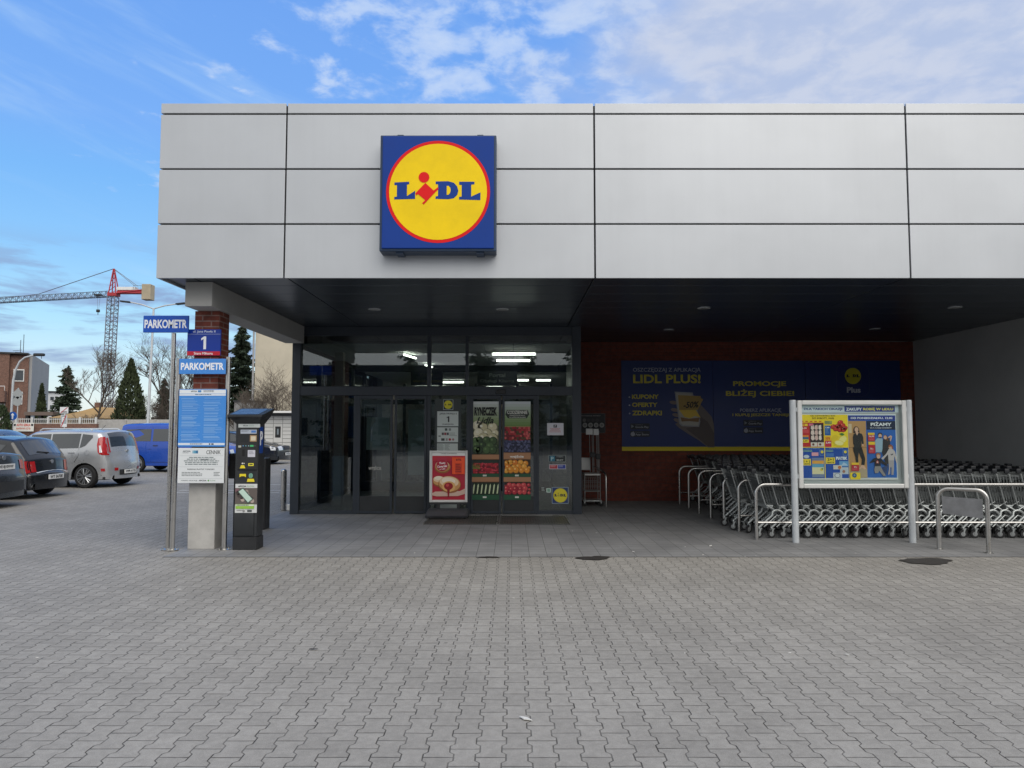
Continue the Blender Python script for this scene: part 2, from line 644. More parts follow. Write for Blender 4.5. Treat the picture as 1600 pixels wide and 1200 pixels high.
class Art:
    """flat print on a board that faces -y; (x, z) in metres on the board; lv = layer"""
    def __init__(s, y, step=0.0012):
        s.b = MB()
        s.y = y
        s.st = step

    def poly(s, pts, c, lv=1):
        y = s.y - lv * s.st
        s.b.add([(p[0], y, p[1]) for p in pts], [tuple(range(len(pts)))], c if not isinstance(c, tuple) else ink(c))

    def rect(s, x0, x1, z0, z1, c, lv=1):
        s.poly([(x0, z0), (x1, z0), (x1, z1), (x0, z1)], c, lv)

    def rrect(s, x0, x1, z0, z1, r, c, lv=1):
        p = arc(x1 - r, z0 + r, r, -90, 0, 5) + arc(x1 - r, z1 - r, r, 0, 90, 5) + arc(x0 + r, z1 - r, r, 90, 180, 5) + arc(x0 + r, z0 + r, r, 180, 270, 5)
        s.poly(p, c, lv)

    def disc(s, x, z, r, c, lv=1, n=24, rz=None, tilt=0):
        rz = r if rz is None else rz
        ca, sa = math.cos(R(tilt)), math.sin(R(tilt))
        s.poly([(x + r * math.cos(2 * PI * i / n) * ca - rz * math.sin(2 * PI * i / n) * sa,
                 z + r * math.cos(2 * PI * i / n) * sa + rz * math.sin(2 * PI * i / n) * ca) for i in range(n)], c, lv)

    def text(s, body, x0, x1, z0, z1, c, lv=2, bold=0.018, slant=0.0, rot=0.0):
        if body == "1":                     # a figure one with its flag
            w, h = x1 - x0, z1 - z0
            s.poly([(x0 + w * .48, z0), (x1, z0), (x1, z1), (x0 + w * .58, z1), (x0, z0 + h * .84), (x0, z0 + h * .68), (x0 + w * .48, z0 + h * .80)], c, lv)
            return
        vs, fs = text_mesh(body, bold)
        if not vs:
            return
        ax, bx = min(v[0] for v in vs), max(v[0] for v in vs)
        az, bz = min(v[1] for v in vs), max(v[1] for v in vs)
        y = s.y - lv * s.st
        q = []
        cx, cz = (x0 + x1) / 2, (z0 + z1) / 2
        ca, sa = math.cos(R(rot)), math.sin(R(rot))
        for v in vs:
            fx, fz = (v[0] - ax) / (bx - ax), (v[1] - az) / (bz - az)
            X, Z = x0 + (x1 - x0) * fx + slant * (z1 - z0) * (fz - 0.5) - cx, z0 + (z1 - z0) * fz - cz
            q.append((cx + X * ca - Z * sa, y, cz + X * sa + Z * ca))
        s.b.add(q, fs, c if not isinstance(c, tuple) else ink(c))

    def lines(s, x0, x1, z0, z1, n, c, lv=2, fill=0.5, seed=1, centre=False):
        """rows of unreadably small print, drawn as broken word strokes"""
        rr = random.Random(seed)
        h = (z1 - z0) / n
        for i in range(n):
            zt = z1 - i * h
            xe = x0 + (x1 - x0) * rr.uniform(0.65, 1.0)
            x = x0 + ((x1 - xe) / 2 if centre else 0)
            end = x + (xe - x0)
            while x < end:
                w = min(rr.uniform(0.04, 0.14) * (x1 - x0), end - x)
                s.rect(x, x + w, zt - h * fill, zt, c, lv)
                x += w + 0.018 * (x1 - x0)

    def build(s, name, parent=None):
        return s.b.build(name, parent, fix=False)


BLUE, YEL, RED = (24, 62, 150), (255, 226, 20), (226, 30, 38)


def roundel(a, cx, cz, rad, lv, yel=YEL, red=RED, blue=BLUE, ring=True):
    if ring:
        a.disc(cx, cz, rad, red, lv, 64)
    a.disc(cx, cz, rad * 0.94, yel, lv + 1, 64)

    def q(pts):
        return [(cx + (p[0] - 622) / 405 * rad, cz + (592 - p[1]) / 405 * rad) for p in pts]
    a.poly(q([(282, 520), (397, 514), (397, 534), (380, 536), (380, 628), (444, 585), (444, 650), (282, 655), (282, 634), (302, 632), (302, 541), (282, 541)]), blue, lv + 2)
    a.poly(q([(786, 514), (905, 514), (905, 535), (880, 537), (880, 632), (952, 598), (952, 660), (786, 655), (786, 634), (806, 632), (806, 540), (786, 538)]), blue, lv + 2)
    a.poly(q([(603, 512), (700, 510), (745, 522), (770, 550), (780, 585), (772, 618), (745, 645), (700, 653), (603, 650), (603, 630), (622, 628), (622, 535), (603, 533)]), blue, lv + 2)
    a.poly(q([(690, 548), (705, 548), (718, 565), (720, 585), (715, 605), (702, 618), (690, 618)]), yel, lv + 3)
    a.disc(cx + (512 - 622) / 405 * rad, cz + (592 - 479) / 405 * rad, 42 / 405 * rad, red, lv + 3, 24)
    a.poly(q([(523, 524), (588, 584), (621, 558), (626, 572), (601, 597), (512, 694), (499, 684), (523, 660), (466, 612), (454, 624), (446, 606), (470, 580)]), red, lv + 3)

# ================================================================== the setting: ground


def sheet(name, x0, x1, y0, y1, z, m, label=None):
    o = MB().add([(x0, y0, z), (x1, y0, z), (x1, y1, z), (x0, y1, z)], [(0, 1, 2, 3)], m).build(name, fix=False)
    return tag(o, label, None, None, 'structure')


M_ASPH = mat("far_asphalt", (0.10, 0.10, 0.10), 0.9, 0, 0.12, 0.5)
sheet('ground', -900, 900, -900, 900, -0.012, M_ASPH)
sheet('car_park_paving', -46, 40, -14, 47, -0.004, M_PAVER)
FZ0, FZ1, FY = 3.655, 6.015, 9.25           # fascia bottom, top, distance
WY, GY = 16.45, 14.03                       # brick wall, glazed front
WX = 9.33                                   # right return wall
sheet('canopy_paving', -4.58, 13.6, 9.42, 34, 0.002, M_TILE)
# white bay lines on the car park
M_LINE = mat("road_paint", (0.62, 0.62, 0.60), 0.8, 0, 0.2, 9)
for k, (xa, xb, ya) in enumerate(((-8.9, -6.0, 18.4), (-8.9, -6.0, 19.1), (-8.9, -5.2, 21.0))):
    sheet('bay_marking', xa, xb, ya, ya + 0.11, 0.004, M_LINE)
# damp patches along the paving edge
M_DAMP = mat("damp_paving", (0.040, 0.036, 0.033), 0.55, 0, 0.25, 25)


def patch(cx, cy, rx, ry, seed):
    rr = random.Random(seed)
    n = 34
    ph = [rr.uniform(0, 6.28) for _ in range(4)]
    pts = []
    for i in range(n):
        a = 2 * PI * i / n
        k = 1 + 0.16 * math.sin(2 * a + ph[0]) + 0.12 * math.sin(3 * a + ph[1]) + 0.07 * math.sin(7 * a + ph[2]) + rr.uniform(-.05, .05)
        pts.append((cx + rx * k * math.cos(a), cy + ry * k * math.sin(a), 0.0058))
    o = MB().add(pts, [tuple(range(n))], M_DAMP).build('damp_patch', fix=False)
    tag(o, None, None, None, 'structure')


patch(1.06, 9.33, 0.19, 0.15, 1)
patch(5.25, 9.12, 0.33, 0.20, 2)
patch(-0.30, 9.39, 0.13, 0.05, 3)
patch(-1.52, 5.55, 0.030, 0.012, 4)

# ================================================================== the store
store = thing('supermarket_building', 'supermarket with pale panelled canopy, dark glazed entrance and red brick wall', 'building', (0, FY, 0))


def loc(mb, name, parent=store, **kw):
    """build a part whose mesh is written in world metres under a thing placed elsewhere"""
    o = mb.build(name, None, **kw)
    return attach(o, parent)


def attach(o, parent):
    bpy.context.view_layer.update()
    o.parent = parent
    o.matrix_parent_inverse = parent.matrix_world.inverted()
    return o


bpy.context.view_layer.update()
# cladding
SX = [-4.685, -3.005, 1.095, 5.25, 9.40, 13.60]
SZ = [FZ0] + [P(800, yy, FY)[1] for yy in (350, 264, 178)] + [FZ1]
GAP = 0.011
loc(MB().box(SX[0] + 0.03, SX[-1] - .03, FY + 0.035, FY + 0.55, FZ0 + 0.06, FZ1 - 0.02, M_DARK), 'canopy_backing')
for i in range(5):
    for k in range(4):
        b = MB().cbox(SX[i] + (GAP if i else 0), SX[i + 1] - GAP, FY + rnd.uniform(0, .0025), FY + 0.034, SZ[k] + (GAP if k else 0), SZ[k + 1] - (GAP if k < 3 else 0), M_CLAD, 0.004)
        loc(b, 'cladding_panel' if k < 3 else 'coping_panel')
for j in range(5):                                       # left return of the canopy
    ya, yb = FY + 0.036 + j * 4.1, FY + 0.036 + (j + 1) * 4.1
    for k in range(4):
        b = MB().cbox(SX[0], SX[0] + 0.028, ya + GAP * 0.5, yb - GAP * 0.5, SZ[k] + (GAP if k else 0), SZ[k + 1] - (GAP if k < 3 else 0), M_CLAD, 0.004)
        loc(b, 'cladding_panel')
loc(MB().box(SX[0] + 0.03, SX[-1] - 0.03, FY + 0.56, FY + 20.4, FZ0 + 0.16, FZ1 - 0.25, M_DARK), 'roof')
# soffit planks
sb = MB()
y = FY + 0.04
while y < WY - 0.05:
    y2 = min(y + 0.62, WY - 0.005)
    for (xa, xb) in ((SX[0] + 0.03, SX[0] + 0.42), (SX[0] + 0.435, SX[1]), (SX[1] + 0.012, SX[2]), (SX[2] + 0.012, SX[3]), (SX[3] + 0.012, WX - .003)):
        sb.cbox(xa, xb - 0.004, y + 0.004, y2 - 0.004, FZ0 + 0.030, FZ0 + 0.06, M_SOFFIT, 0.006)
    y = y2
loc(sb, 'soffit')
loc(MB().box(SX[0] + 0.03, WX, FY + 0.56, WY, FZ0 + 0.07, FZ0 + 0.15, M_DARK), 'soffit_backing')
M_LED = mat("downlight_glass", (0.32, 0.33, 0.33), 0.35)
for (px, py) in ((585, 483), (785, 483), (1100, 481), (1045, 515), (1367, 514), (1492, 480)):
    c_, s_ = math.cos(PITCH), math.sin(PITCH)
    u, w = (px - 800) / FPX, (600 - py) / FPX
    k = (FZ0 + 0.03 - EYE) / (s_ + w * c_)
    X, Yd = u * k, (c_ - w * s_) * k
    loc(MB().lathe([(0.105, FZ0 + 0.029), (0.105, FZ0 + 0.020), (0.085, FZ0 + 0.018)], M_ALU, 20, (X, Yd, 0)).lathe([(0.083, FZ0 + 0.019), (0.083, FZ0 + 0.0165)], M_LED, 20, (X, Yd, 0)), 'downlight')
# beam and pillar at the left corner
loc(MB().cbox(-4.47, -4.10, 9.62, GY - 0.09, 3.345, FZ0 + 0.028, M_BEAM, 0.008), 'canopy_beam')
pil = loc(MB().cbox(-4.505, -4.155, 10.02, 10.37, 0.98, 3.344, M_BRICK, 0.004), 'pillar')
attach(MB().cbox(-4.525, -4.150, 10.015, 10.385, 0.0, 0.979, M_CONC, 0.008).build('pillar_base'), pil)
# brick wall and return wall
loc(MB().box(1.30, WX, WY, WY + 0.3, 0, FZ0 + 0.02, M_BRICKW), 'brick_wall')
loc(MB().box(WX + 0.001, WX + 0.3, FY + 0.6, WY + 0.29, 0, FZ0 + 0.06, M_WALLG), 'return_wall')
loc(MB().box(WX + 0.002, 13.5, FY + 0.6, FY + 0.9, 0, FZ0 + 0.05, M_WALLG), 'return_wall')
# vestibule frame (x limits read off the photo at the glazing)


def gx(px):
    return P(px, 700, GY)[0]


def gz(py):
    return P(700, py, GY)[1]


ZT0, ZT1 = gz(618), gz(604)                 # transom
ZH0, ZH1 = gz(525), FZ0 + 0.028             # header
XL, XR = gx(456), gx(908)
fr = MB()
D0, D1 = GY - 0.06, GY + 0.06
fr.cbox(XL, gx(469), D0 - 0.02, D1, 0.0, ZH1, M_FRAME, 0.006)
fr.cbox(gx(894), XR, D0 - 0.02, D1 + 0.1, 0.0, ZH1, M_FRAME, 0.006)
fr.cbox(gx(469) + .001, gx(894) - .001, D0, D1, ZH0, ZH1, M_FRAME, 0.006)
fr.cbox(gx(469) + .001, gx(894) - .001, D0 - .012, D1, ZT0, ZT1, M_FRAME, 0.006)
for (a, b_, z0, z1) in ((667, 673, ZT1, ZH0), (727, 732, ZT1, ZH0), (553, 560, 0, ZT0), (667, 673, 0, ZT0), (729, 736, 0, ZT0), (837, 842, 0, ZT0)):
    fr.cbox(gx(a), gx(b_), D0 + .002, D1 - .002, z0 + .001, z1 - .001, M_FRAME, 0.005)
for (a, b_) in ((469, 553), (842, 894)):
    fr.cbox(gx(a) + .001, gx(b_) - .001, D0 + .004, D1 - .004, 0.0, gz(797), M_FRAME, 0.005)
fr.cbox(gx(673) + .001, gx(729) - .001, D0 + .004, D1 - .004, 0.0, gz(797), M_FRAME, 0.005)
frame = loc(fr, 'entrance_frame')


def pane(x0, x1, z0, z1, y, parent=frame, name='glass_pane'):
    return attach(MB().box(x0, x1, y, y + 0.008, z0, z1, M_GLASS).build(name), parent)


for (a, b_, z0, z1) in ((469, 667, ZT1, ZH0), (673, 727, ZT1, ZH0), (732, 894, ZT1, ZH0), (469, 553, gz(797), ZT0), (673, 729, gz(797), ZT0), (842, 894, gz(797), ZT0)):
    pane(gx(a), gx(b_), z0, z1, GY)
attach(MB().cbox(gx(775), gx(790), D0 - .05, D0 - .013, gz(616), gz(609), M_BLACK, 0.012).build('door_sensor'), frame)
# right flank of the vestibule and left glazed flank
loc(MB().box(XR - .10, XR - .02, D1 + 0.11, WY - .002, 0, ZH1, M_FRAME), 'vestibule_flank')
fl = MB()
yk = [GY + 0.07, 15.6, 17.2, 18.8, 20.4, 22.0]
for q in yk:
    fl.box(XL + .02, XL + .14, q, q + 0.08, 0, ZH1, M_FRAME)
fl.box(XL + .03, XL + .13, yk[0] + .081, yk[-1], ZT0, ZT1 - .06, M_FRAME)
fl.box(XL + .03, XL + .13, yk[0] + .081, yk[-1], 0, .12, M_FRAME)
fl.box(XL + .03, XL + .13, yk[0] + .081, yk[-1], ZH0 - .25, ZH1, M_FRAME)
flank = loc(fl, 'side_glazing')
for q in range(5):
    attach(MB().box(XL + .075, XL + .083, yk[q] + .08, yk[q + 1], .12, ZH0 - .25, M_GLASS).build('glass_pane'), flank)
loc(MB().box(XL + .02, XL + .3, 22.09, 29.8, 0, FZ0 + 0.1, M_WALLG), 'side_wall')
# interior
M_CEIL = mat("ceiling_board", (0.70, 0.71, 0.69), 0.8, 0, 0.05, 2)
M_INT = mat("interior_wall", (0.34, 0.33, 0.30), 0.85, 0, 0.08, 1)
M_FLOORI = mat("interior_tile", (0.22, 0.22, 0.21), 0.35, 0, 0.1, 4)
M_INTD = mat("interior_dark", (0.05, 0.055, 0.06), 0.6, 0, 0.2, 2)
loc(MB().box(XL + .14, XR - .11, D1 + .001, 29.5, 0.003, 0.012, M_FLOORI), 'interior_floor')
cb = MB()
yy = D1 + .02
while yy < 19.0:
    xx = XL + .15
    while xx < XR - .3:
        cb.box(xx, min(xx + .59, XR - .12), yy, yy + .59, 3.34, 3.36, M_CEIL)
        xx += .602
    yy += .602
loc(cb, 'interior_ceiling')
loc(MB().box(XL + .15, XR - .12, 19.1, 19.35, 3.20, 3.6, M_INTD).box(-3.88, -3.70, 15.5, 15.7, 0.013, 3.33, M_INT), 'interior_column')
loc(MB().box(XL + .15, 9.0, 29.5, 29.7, 0, 3.6, M_INT).box(XR + .6, XR + .8, WY + .31, 29.49, 0, 3.6, M_INT).box(XL + .31, XR + .59, 19.4, 29.4, 3.16, 3.2, M_CEIL), 'interior_wall')
for (x0, x1, y_, z_) in ((-0.42, 0.50, 15.0, 3.24), (-0.36, 0.42, 16.5, 3.24), (-0.32, 0.10, 20.6, 3.05), (0.16, .48, 20.6, 3.05), (0.70, 1.12, 20.6, 3.05), (-0.32, 0.10, 24.5, 3.05), (0.16, .6, 26.5, 3.05)):
    loc(MB().tube([(x0, y_, z_), (x1, y_, z_)], 0.022, M_TUBE, 8).box(x0, x1, y_ - .04, y_ + .04, z_ + .03, z_ + .06, M_WHITE), 'ceiling_light')
for (xa, ya, xb, yb) in ((-2.35, 15.4, -2.20, 16.2), (-2.2, 18.0, -2.1, 18.6)):
    loc(MB().tube([(xa, ya, 3.27), (xb, yb, 3.27)], 0.022, M_TUBE, 8), 'ceiling_light')
for (x0, y_) in ((-2.6, 22.0), (-3.4, 25.0), (-0.9, 24.5), (-2.4, 27.5)):
    loc(MB().tube([(x0, y_, 3.08), (x0 + 1.1, y_, 3.08)], 0.022, M_TUBE, 8), 'ceiling_light')
# inner screen with the pale backs of posters
ib = MB()
for xx in (-4.0, -2.9, -1.95, -1.0, 0.1, 1.0):
    ib.box(xx, xx + .07, 18.9, 19.0, .013, 2.85, M_FRAME)
ib.box(-4.0, 1.07, 18.9, 19.0, 2.3, 2.42, M_FRAME).box(-4.0, 1.07, 18.9, 19.0, .013, .25, M_FRAME)
inner = loc(ib, 'inner_screen')
M_PBACK = mat("poster_back", (0.52, 0.56, 0.53), 0.8, 0, 0.05, 3)
M_SHELF = mat("shelf_goods", (0.26, 0.24, 0.20), 0.7, 0, 0.8, 5)
for (a, b_, c_, d_, Y_) in ((573, 608, 652, 703, 14.6), (638, 667, 640, 742, 15.0)):
    x0, z1 = P(a, c_, Y_)
    x1, z0 = P(b_, d_, Y_)
    attach(MB().box(x0, x1, Y_, Y_ + .006, z0, z1, M_PBACK).build('poster_back'), inner)
sh = MB()
for k in range(7):
    sh.box(-3.9 + k * .72, -3.3 + k * .72, 25.0, 25.6, .013, 1.5 + .2 * (k % 3), M_SHELF)
sh.box(-3.4, -1.3, 20.5, 21.0, .013, .95, M_SHELF).box(-0.9, 0.9, 21.0, 21.6, .013, 1.1, M_INTD)
loc(sh, 'interior_shelving')
# hanging boards in the entrance
for (x0, y0, x1, y1, Y_, rows) in ((642, 580, 692, 602, 17.6, [("POWIETRZE", (120, 116, 90)), ("www.lidl.pl kontakt", (165, 148, 70))]), (746, 580, 808, 602, 15.6, [("Portal", (150, 152, 146)), ("Obsługi Klienta", (150, 152, 146))])):
    xa, zb = P(x0, y0, Y_)
    xb, za = P(x1, y1, Y_)
    o = loc(MB().box(xa, xb, Y_, Y_ + .03, za, zb, M_INTD), 'hanging_board')
    a = Art(Y_)
    h = (zb - za)
    a.text(rows[0][0], xa + (xb - xa) * .3, xb - (xb - xa) * .3, za + h * .58, za + h * .86, rows[0][1], 2, 0.01)
    a.text(rows[1][0], xa + (xb - xa) * .07, xb - (xb - xa) * .07, za + h * .14, za + h * .42, rows[1][1], 2, 0.01)
    attach(a.build('lettering'), o)

# ------------------------------------------------------------------ doors with their posters
WOOD = (176, 128, 92)


def veg(a, x0, x1, z0, z1, r, cols, seed, lv=3, bg=None, n=None, hi=None):
    """a heap of round produce"""
    rr = random.Random(seed)
    if bg:
        a.rect(x0, x1, z0, z1, bg, lv - 1)
    rows = max(2, int((z1 - z0) / (r * 1.15)))
    for i in range(rows):
        zc = z1 - r * 0.75 - i * (z1 - z0 - r * 1.4) / max(1, rows - 1)
        x = x0 + r * (rr.uniform(.2, .6) + (.75 if i % 2 else 0))
        while x < x1 - r * .3:
            rad = r * rr.uniform(.82, 1.08)
            rad_ = min(rad, x - x0 if x - x0 > r * .4 else rad, x1 - x if x1 - x > r * .4 else rad)
            c = rr.choice(cols)
            l2 = lv + (i % 6) * 2
            zz_ = min(max(zc + rr.uniform(-.2, .2) * r, z0 + rad_), z1 - rad_ * .3)
            xc = min(max(x, x0 + rad_), x1 - rad_)
            a.disc(xc, zz_, rad_, tuple(int(q * .62) for q in c), l2, 12)
            a.disc(xc - rad_ * .08, zz_ + rad_ * .08, rad_ * .86, c, l2 + 1, 12)
            if hi:
                a.disc(xc - rad_ * .3, zz_ + rad_ * .32, rad_ * .28, hi, l2 + 2, 8)
            x += r * rr.uniform(1.35, 1.75)


def door(pxa, pxb, art=None):
    x0, x1 = gx(pxa), gx(pxb)
    Y0 = GY - 0.075
    zb, zt = 0.015, ZT0 - 0.004
    st = 0.045
    b = MB()
    b.cbox(x0, x0 + st, Y0, Y0 + .045, zb, zt, M_FRAME, .004).cbox(x1 - st, x1, Y0, Y0 + .045, zb, zt, M_FRAME, .004)
    b.cbox(x0 + st, x1 - st, Y0 + .002, Y0 + .043, zt - .07, zt, M_FRAME, .004)
    b.cbox(x0 + st, x1 - st, Y0 + .002, Y0 + .043, zb, zb + .05, M_FRAME, .004)
    b.cbox(x0 + st, x1 - st, Y0 + .008, Y0 + .037, zb + .05, gz(775), M_CHAR, .004)
    d = loc(b, 'sliding_door')
    pane(x0 + st, x1 - st, gz(775), zt - .07, Y0 + .02, d)
    if art:
        attach(art(Y0 + 0.0195), d)
    return d


def ex_art(y):
    a = Art(y)
    x0, x1, z0, z1 = gx(577), gx(597), gz(735), gz(728)
    a.text("WYJŚCIE", x0, x1, z0, z1, (190, 190, 182), 1, .012)
    return a.build('lettering')


door(560, 614, ex_art)
door(617, 667)


def poster_left(y):
    a = Art(y, .0009)
    x0, x1 = gx(738), gx(780)
    z = lambda v: gz(610 + v / 6.0)
    w = x1 - x0
    a.rect(x0, x1, z(1022), z(105), (38, 52, 44), 1)
    for i in range(10):                                   # landscape: pale sky to green
        f = i / 9
        a.rect(x0, x1, z(105 + (i + 1) * 25), z(105 + i * 25), (int(214 - 96 * f), int(220 - 78 * f), int(218 - 140 * f)), 2)
    a.text("RYNECZEK", x0 + .08 * w, x1 - .08 * w, z(238), z(158), (22, 26, 22), 22, .05)
    a.text("Lidla", x0 + .2 * w, x1 - .18 * w, z(312), z(250), (30, 34, 30), 22, .02, .35)
    a.rect(x0, x1, z(598), z(330), (70, 84, 50), 3)
    veg(a, x0, x1, z(510), z(300), .115, [(222, 214, 178), (232, 226, 196), (206, 198, 158)], 3, 5, None, None, (240, 236, 214))
    veg(a, x0, x1, z(598), z(440), .085, [(58, 84, 46), (72, 100, 56), (44, 66, 38)], 4, 18, None, None, (98, 126, 76))
    for (t_, b_) in ((600, 648), (810, 858)):
        a.rect(x0, x1, z(b_), z(t_), WOOD, 34)
        a.rect(x0, x1, z(b_), z(b_ - 6), (120, 84, 60), 35)
    veg(a, x0, x1, z(778), z(680), .022, [(176, 30, 46), (214, 66, 82), (120, 16, 30), (196, 40, 56)], 5, 10, (60, 40, 30))
    for i in range(12):
        a.poly([(x0 + .01 + i * .012, z(735)), (x0 + .018 + i * .012, z(735)), (x0 + (i * .014), z(675))], (120, 160, 70), 22)
    a.rect(x0, x1, z(810), z(778), (30, 84, 56), 30)
    a.rect(x0, x1, z(1022), z(975), (30, 84, 56), 30)
    a.rect(x0, x1, z(975), z(860), (22, 44, 26), 8)
    for i in range(7):
        xx = x0 + .03 + i * (w - .06) / 6
        q = [(xx - .02, z(965)), (xx + .004, z(965)), (xx + .026, z(890)), (xx + .018, z(872)), (xx - .002, z(890))]
        a.poly([(min(max(p_[0], x0), x1), p_[1]) for p_ in q], (206, 220, 178), 10)
    for zz in (795, 997):
        a.rrect(x0 + w * .4, x0 + w * .54, z(zz + 8), z(zz - 8), .004, (214, 216, 206), 31)
    return a.build('poster')


def poster_right(y):
    a = Art(y, .0009)
    x0, x1 = gx(787), gx(829)
    z = lambda v: gz(610 + v / 6.0)
    w = x1 - x0
    a.rect(x0, x1, z(1022), z(105), (38, 52, 44), 1)
    for i in range(10):
        f = i / 9
        a.rect(x0, x1, z(105 + (i + 1) * 24), z(105 + i * 24), (int(206 - 100 * f), int(214 - 76 * f), int(216 - 146 * f)), 2)
    a.poly([(x0 + .06 * w, z(225)), (x0 + .12 * w, z(185)), (x0 + .9 * w, z(185)), (x0 + .95 * w, z(225)), (x0 + .86 * w, z(262)), (x0 + .16 * w, z(262))], (40, 52, 42), 3)
    a.text("CODZIENNIE", x0 + .13 * w, x1 - .12 * w, z(222), z(190), (236, 236, 226), 5, .02)
    a.text("ŚWIEŻE DOSTAWY", x0 + .22 * w, x1 - .2 * w, z(240), z(227), (230, 230, 220), 5, .012)
    a.text("W KAŻDYM SKLEPIE", x0 + .2 * w, x1 - .18 * w, z(258), z(244), (230, 230, 220), 5, .012)
    a.rect(x0, x1, z(345), z(338), WOOD, 4)
    veg(a, x0, x1, z(475), z(345), .030, [(160, 34, 44), (206, 90, 88), (110, 22, 32), (180, 48, 54), (84, 70, 40)], 7, 6, (70, 50, 34))
    veg(a, x0, x1, z(578), z(468), .021, [(50, 56, 90), (96, 102, 138), (34, 38, 64), (70, 74, 110)], 8, 20, (34, 36, 58))
    for (t_, b_) in ((582, 648), (810, 858)):
        a.rect(x0, x1, z(b_), z(t_), WOOD, 34)
        a.rect(x0, x1, z(b_), z(b_ - 6), (120, 84, 60), 35)
    a.text("wejście", x0 + .23 * w, x0 + .74 * w, z(636), z(604), (238, 234, 226), 37, .03)
    veg(a, x0, x1, z(778), z(655), .066, [(236, 150, 40), (244, 172, 62), (226, 126, 34)], 9, 8, (52, 40, 28), None, (252, 206, 120))
    a.rect(x0, x1, z(810), z(778), (30, 84, 56), 30)
    veg(a, x0, x1, z(975), z(866), .058, [(190, 40, 60), (208, 70, 76), (160, 28, 48)], 10, 8, (46, 30, 28), None, (230, 130, 120))
    a.rect(x0, x1, z(1022), z(975), (30, 84, 56), 30)
    for zz in (795, 997):
        a.rrect(x0 + w * .42, x0 + w * .56, z(zz + 8), z(zz - 8), .004, (214, 216, 206), 31)
    return a.build('poster')


door(736, 783, poster_left)
door(785, 837, poster_right)

# information panel and stickers on the fixed panes
YG = GY - 0.002
a = Art(YG, .001)
IX = lambda v: gx(660 + v / 12.0)
IZ = lambda v: gz(610 + v / 12.0)
a.rect(IX(228), IX(722), gz(797), IZ(155), (58, 66, 66), 1)
a.rect(IX(385), IX(575), IZ(365), IZ(170), (170, 180, 176), 2)
a.rect(IX(395), IX(565), IZ(355), IZ(180), (30, 48, 60), 3)
roundel(a, (IX(480)), IZ(268), IX(560) - IX(480), 4, (224, 214, 50), (224, 214, 50), (30, 34, 40))
a.rect(IX(275), IX(672), IZ(672), IZ(392), (206, 214, 210), 2)
a.text("JANA PAWŁA II", IX(318), IX(640), IZ(462), IZ(420), (60, 66, 66), 3, .02)
a.text("1", IX(452), IX(502), IZ(596), IZ(486), (40, 46, 48), 3, .05)
a.text("WARSZAWA", IX(370), IX(585), IZ(648), IZ(622), (60, 66, 66), 3, .02)
a.rect(IX(275), IX(668), IZ(972), IZ(692), (206, 214, 210), 2)
a.rect(IX(420), IX(466), IZ(756), IZ(710), (70, 84, 80), 3)
a.rect(IX(494), IX(536), IZ(756), IZ(710), (130, 138, 134), 3)
for k, cc in enumerate(((96, 84, 86), (150, 70, 76), (80, 86, 88))):
    a.rect(IX(362 + k * 46), IX(402 + k * 46), IZ(838), IZ(790), cc, 3)
a.lines(IX(505), IX(650), IZ(868), IZ(795), 3, (120, 128, 126), 3, .35, 3)
a.rect(IX(300), IX(344), IZ(868), IZ(846), (120, 128, 126), 3)
a.rect(IX(352), IX(416), IZ(944), IZ(898), (62, 68, 68), 3)
a.rect(IX(436), IX(474), IZ(944), IZ(898), (150, 150, 146), 3)
a.disc(IX(514), IZ(920), IX(538) - IX(514), (170, 52, 62), 3, 16)
a.disc(IX(576), IZ(920), IX(598) - IX(576), (164, 120, 122), 3, 16)
a.rect(IX(275), IX(664), gz(797), IZ(995), (200, 208, 204), 2)
a.lines(IX(285), IX(400), IZ(1130), IZ(1010), 6, (120, 128, 126), 3, .4, 5)
a.lines(IX(420), IX(520), IZ(1130), IZ(1010), 6, (120, 128, 126), 3, .4, 6)
attach(a.build('information_panel'), frame)

SXx = lambda v: gx(830 + v / 6.0)
SZz = lambda v: gz(610 + v / 6.0)
a = Art(YG, .001)
a.rect(SXx(150), SXx(304), SZz(420), SZz(306), (206, 206, 212), 1)
a.rect(SXx(210), SXx(242), SZz(348), SZz(322), (40, 46, 56), 2)
a.text("P", SXx(220), SXx(233), SZz(344), SZz(326), (220, 220, 220), 3, .03)
a.lines(SXx(165), SXx(285), SZz(398), SZz(354), 4, (196, 104, 104), 2, .4, 9, True)
attach(a.build('notice_sticker'), frame)
a = Art(YG, .001)
a.rrect(SXx(162), SXx(323), SZz(672), SZz(606), .01, (150, 160, 158), 1)
a.rrect(SXx(166), SXx(319), SZz(668), SZz(610), .008, (32, 38, 42), 2)
a.rect(SXx(174), SXx(222), SZz(664), SZz(614), (44, 116, 140), 3)
a.text("P", SXx(185), SXx(211), SZz(658), SZz(622), (170, 200, 206), 4, .03)
a.text("POBIERZ", SXx(238), SXx(300), SZz(628), SZz(616), (150, 160, 158), 3, .01)
a.text("BILET", SXx(238), SXx(300), SZz(660), SZz(646), (180, 186, 182), 3, .03)
attach(a.build('parking_sticker'), frame)
a = Art(YG, .001)
a.rect(SXx(168), SXx(325), SZz(738), SZz(694), (196, 196, 204), 1)
a.rect(SXx(173), SXx(244), SZz(733), SZz(699), (178, 48, 62), 2)
a.rect(SXx(250), SXx(320), SZz(733), SZz(699), (42, 62, 150), 2)
a.lines(SXx(180), SXx(232), SZz(724), SZz(704), 2, (224, 190, 190), 3, .4, 2)
a.lines(SXx(256), SXx(312), SZz(724), SZz(704), 2, (190, 196, 224), 3, .4, 4)
attach(a.build('camera_sticker'), frame)
a = Art(YG, .001)
a.rect(SXx(192), SXx(348), SZz(1062), SZz(906), (140, 156, 170), 1)
a.rect(SXx(198), SXx(342), SZz(1056), SZz(912), (30, 56, 110), 2)
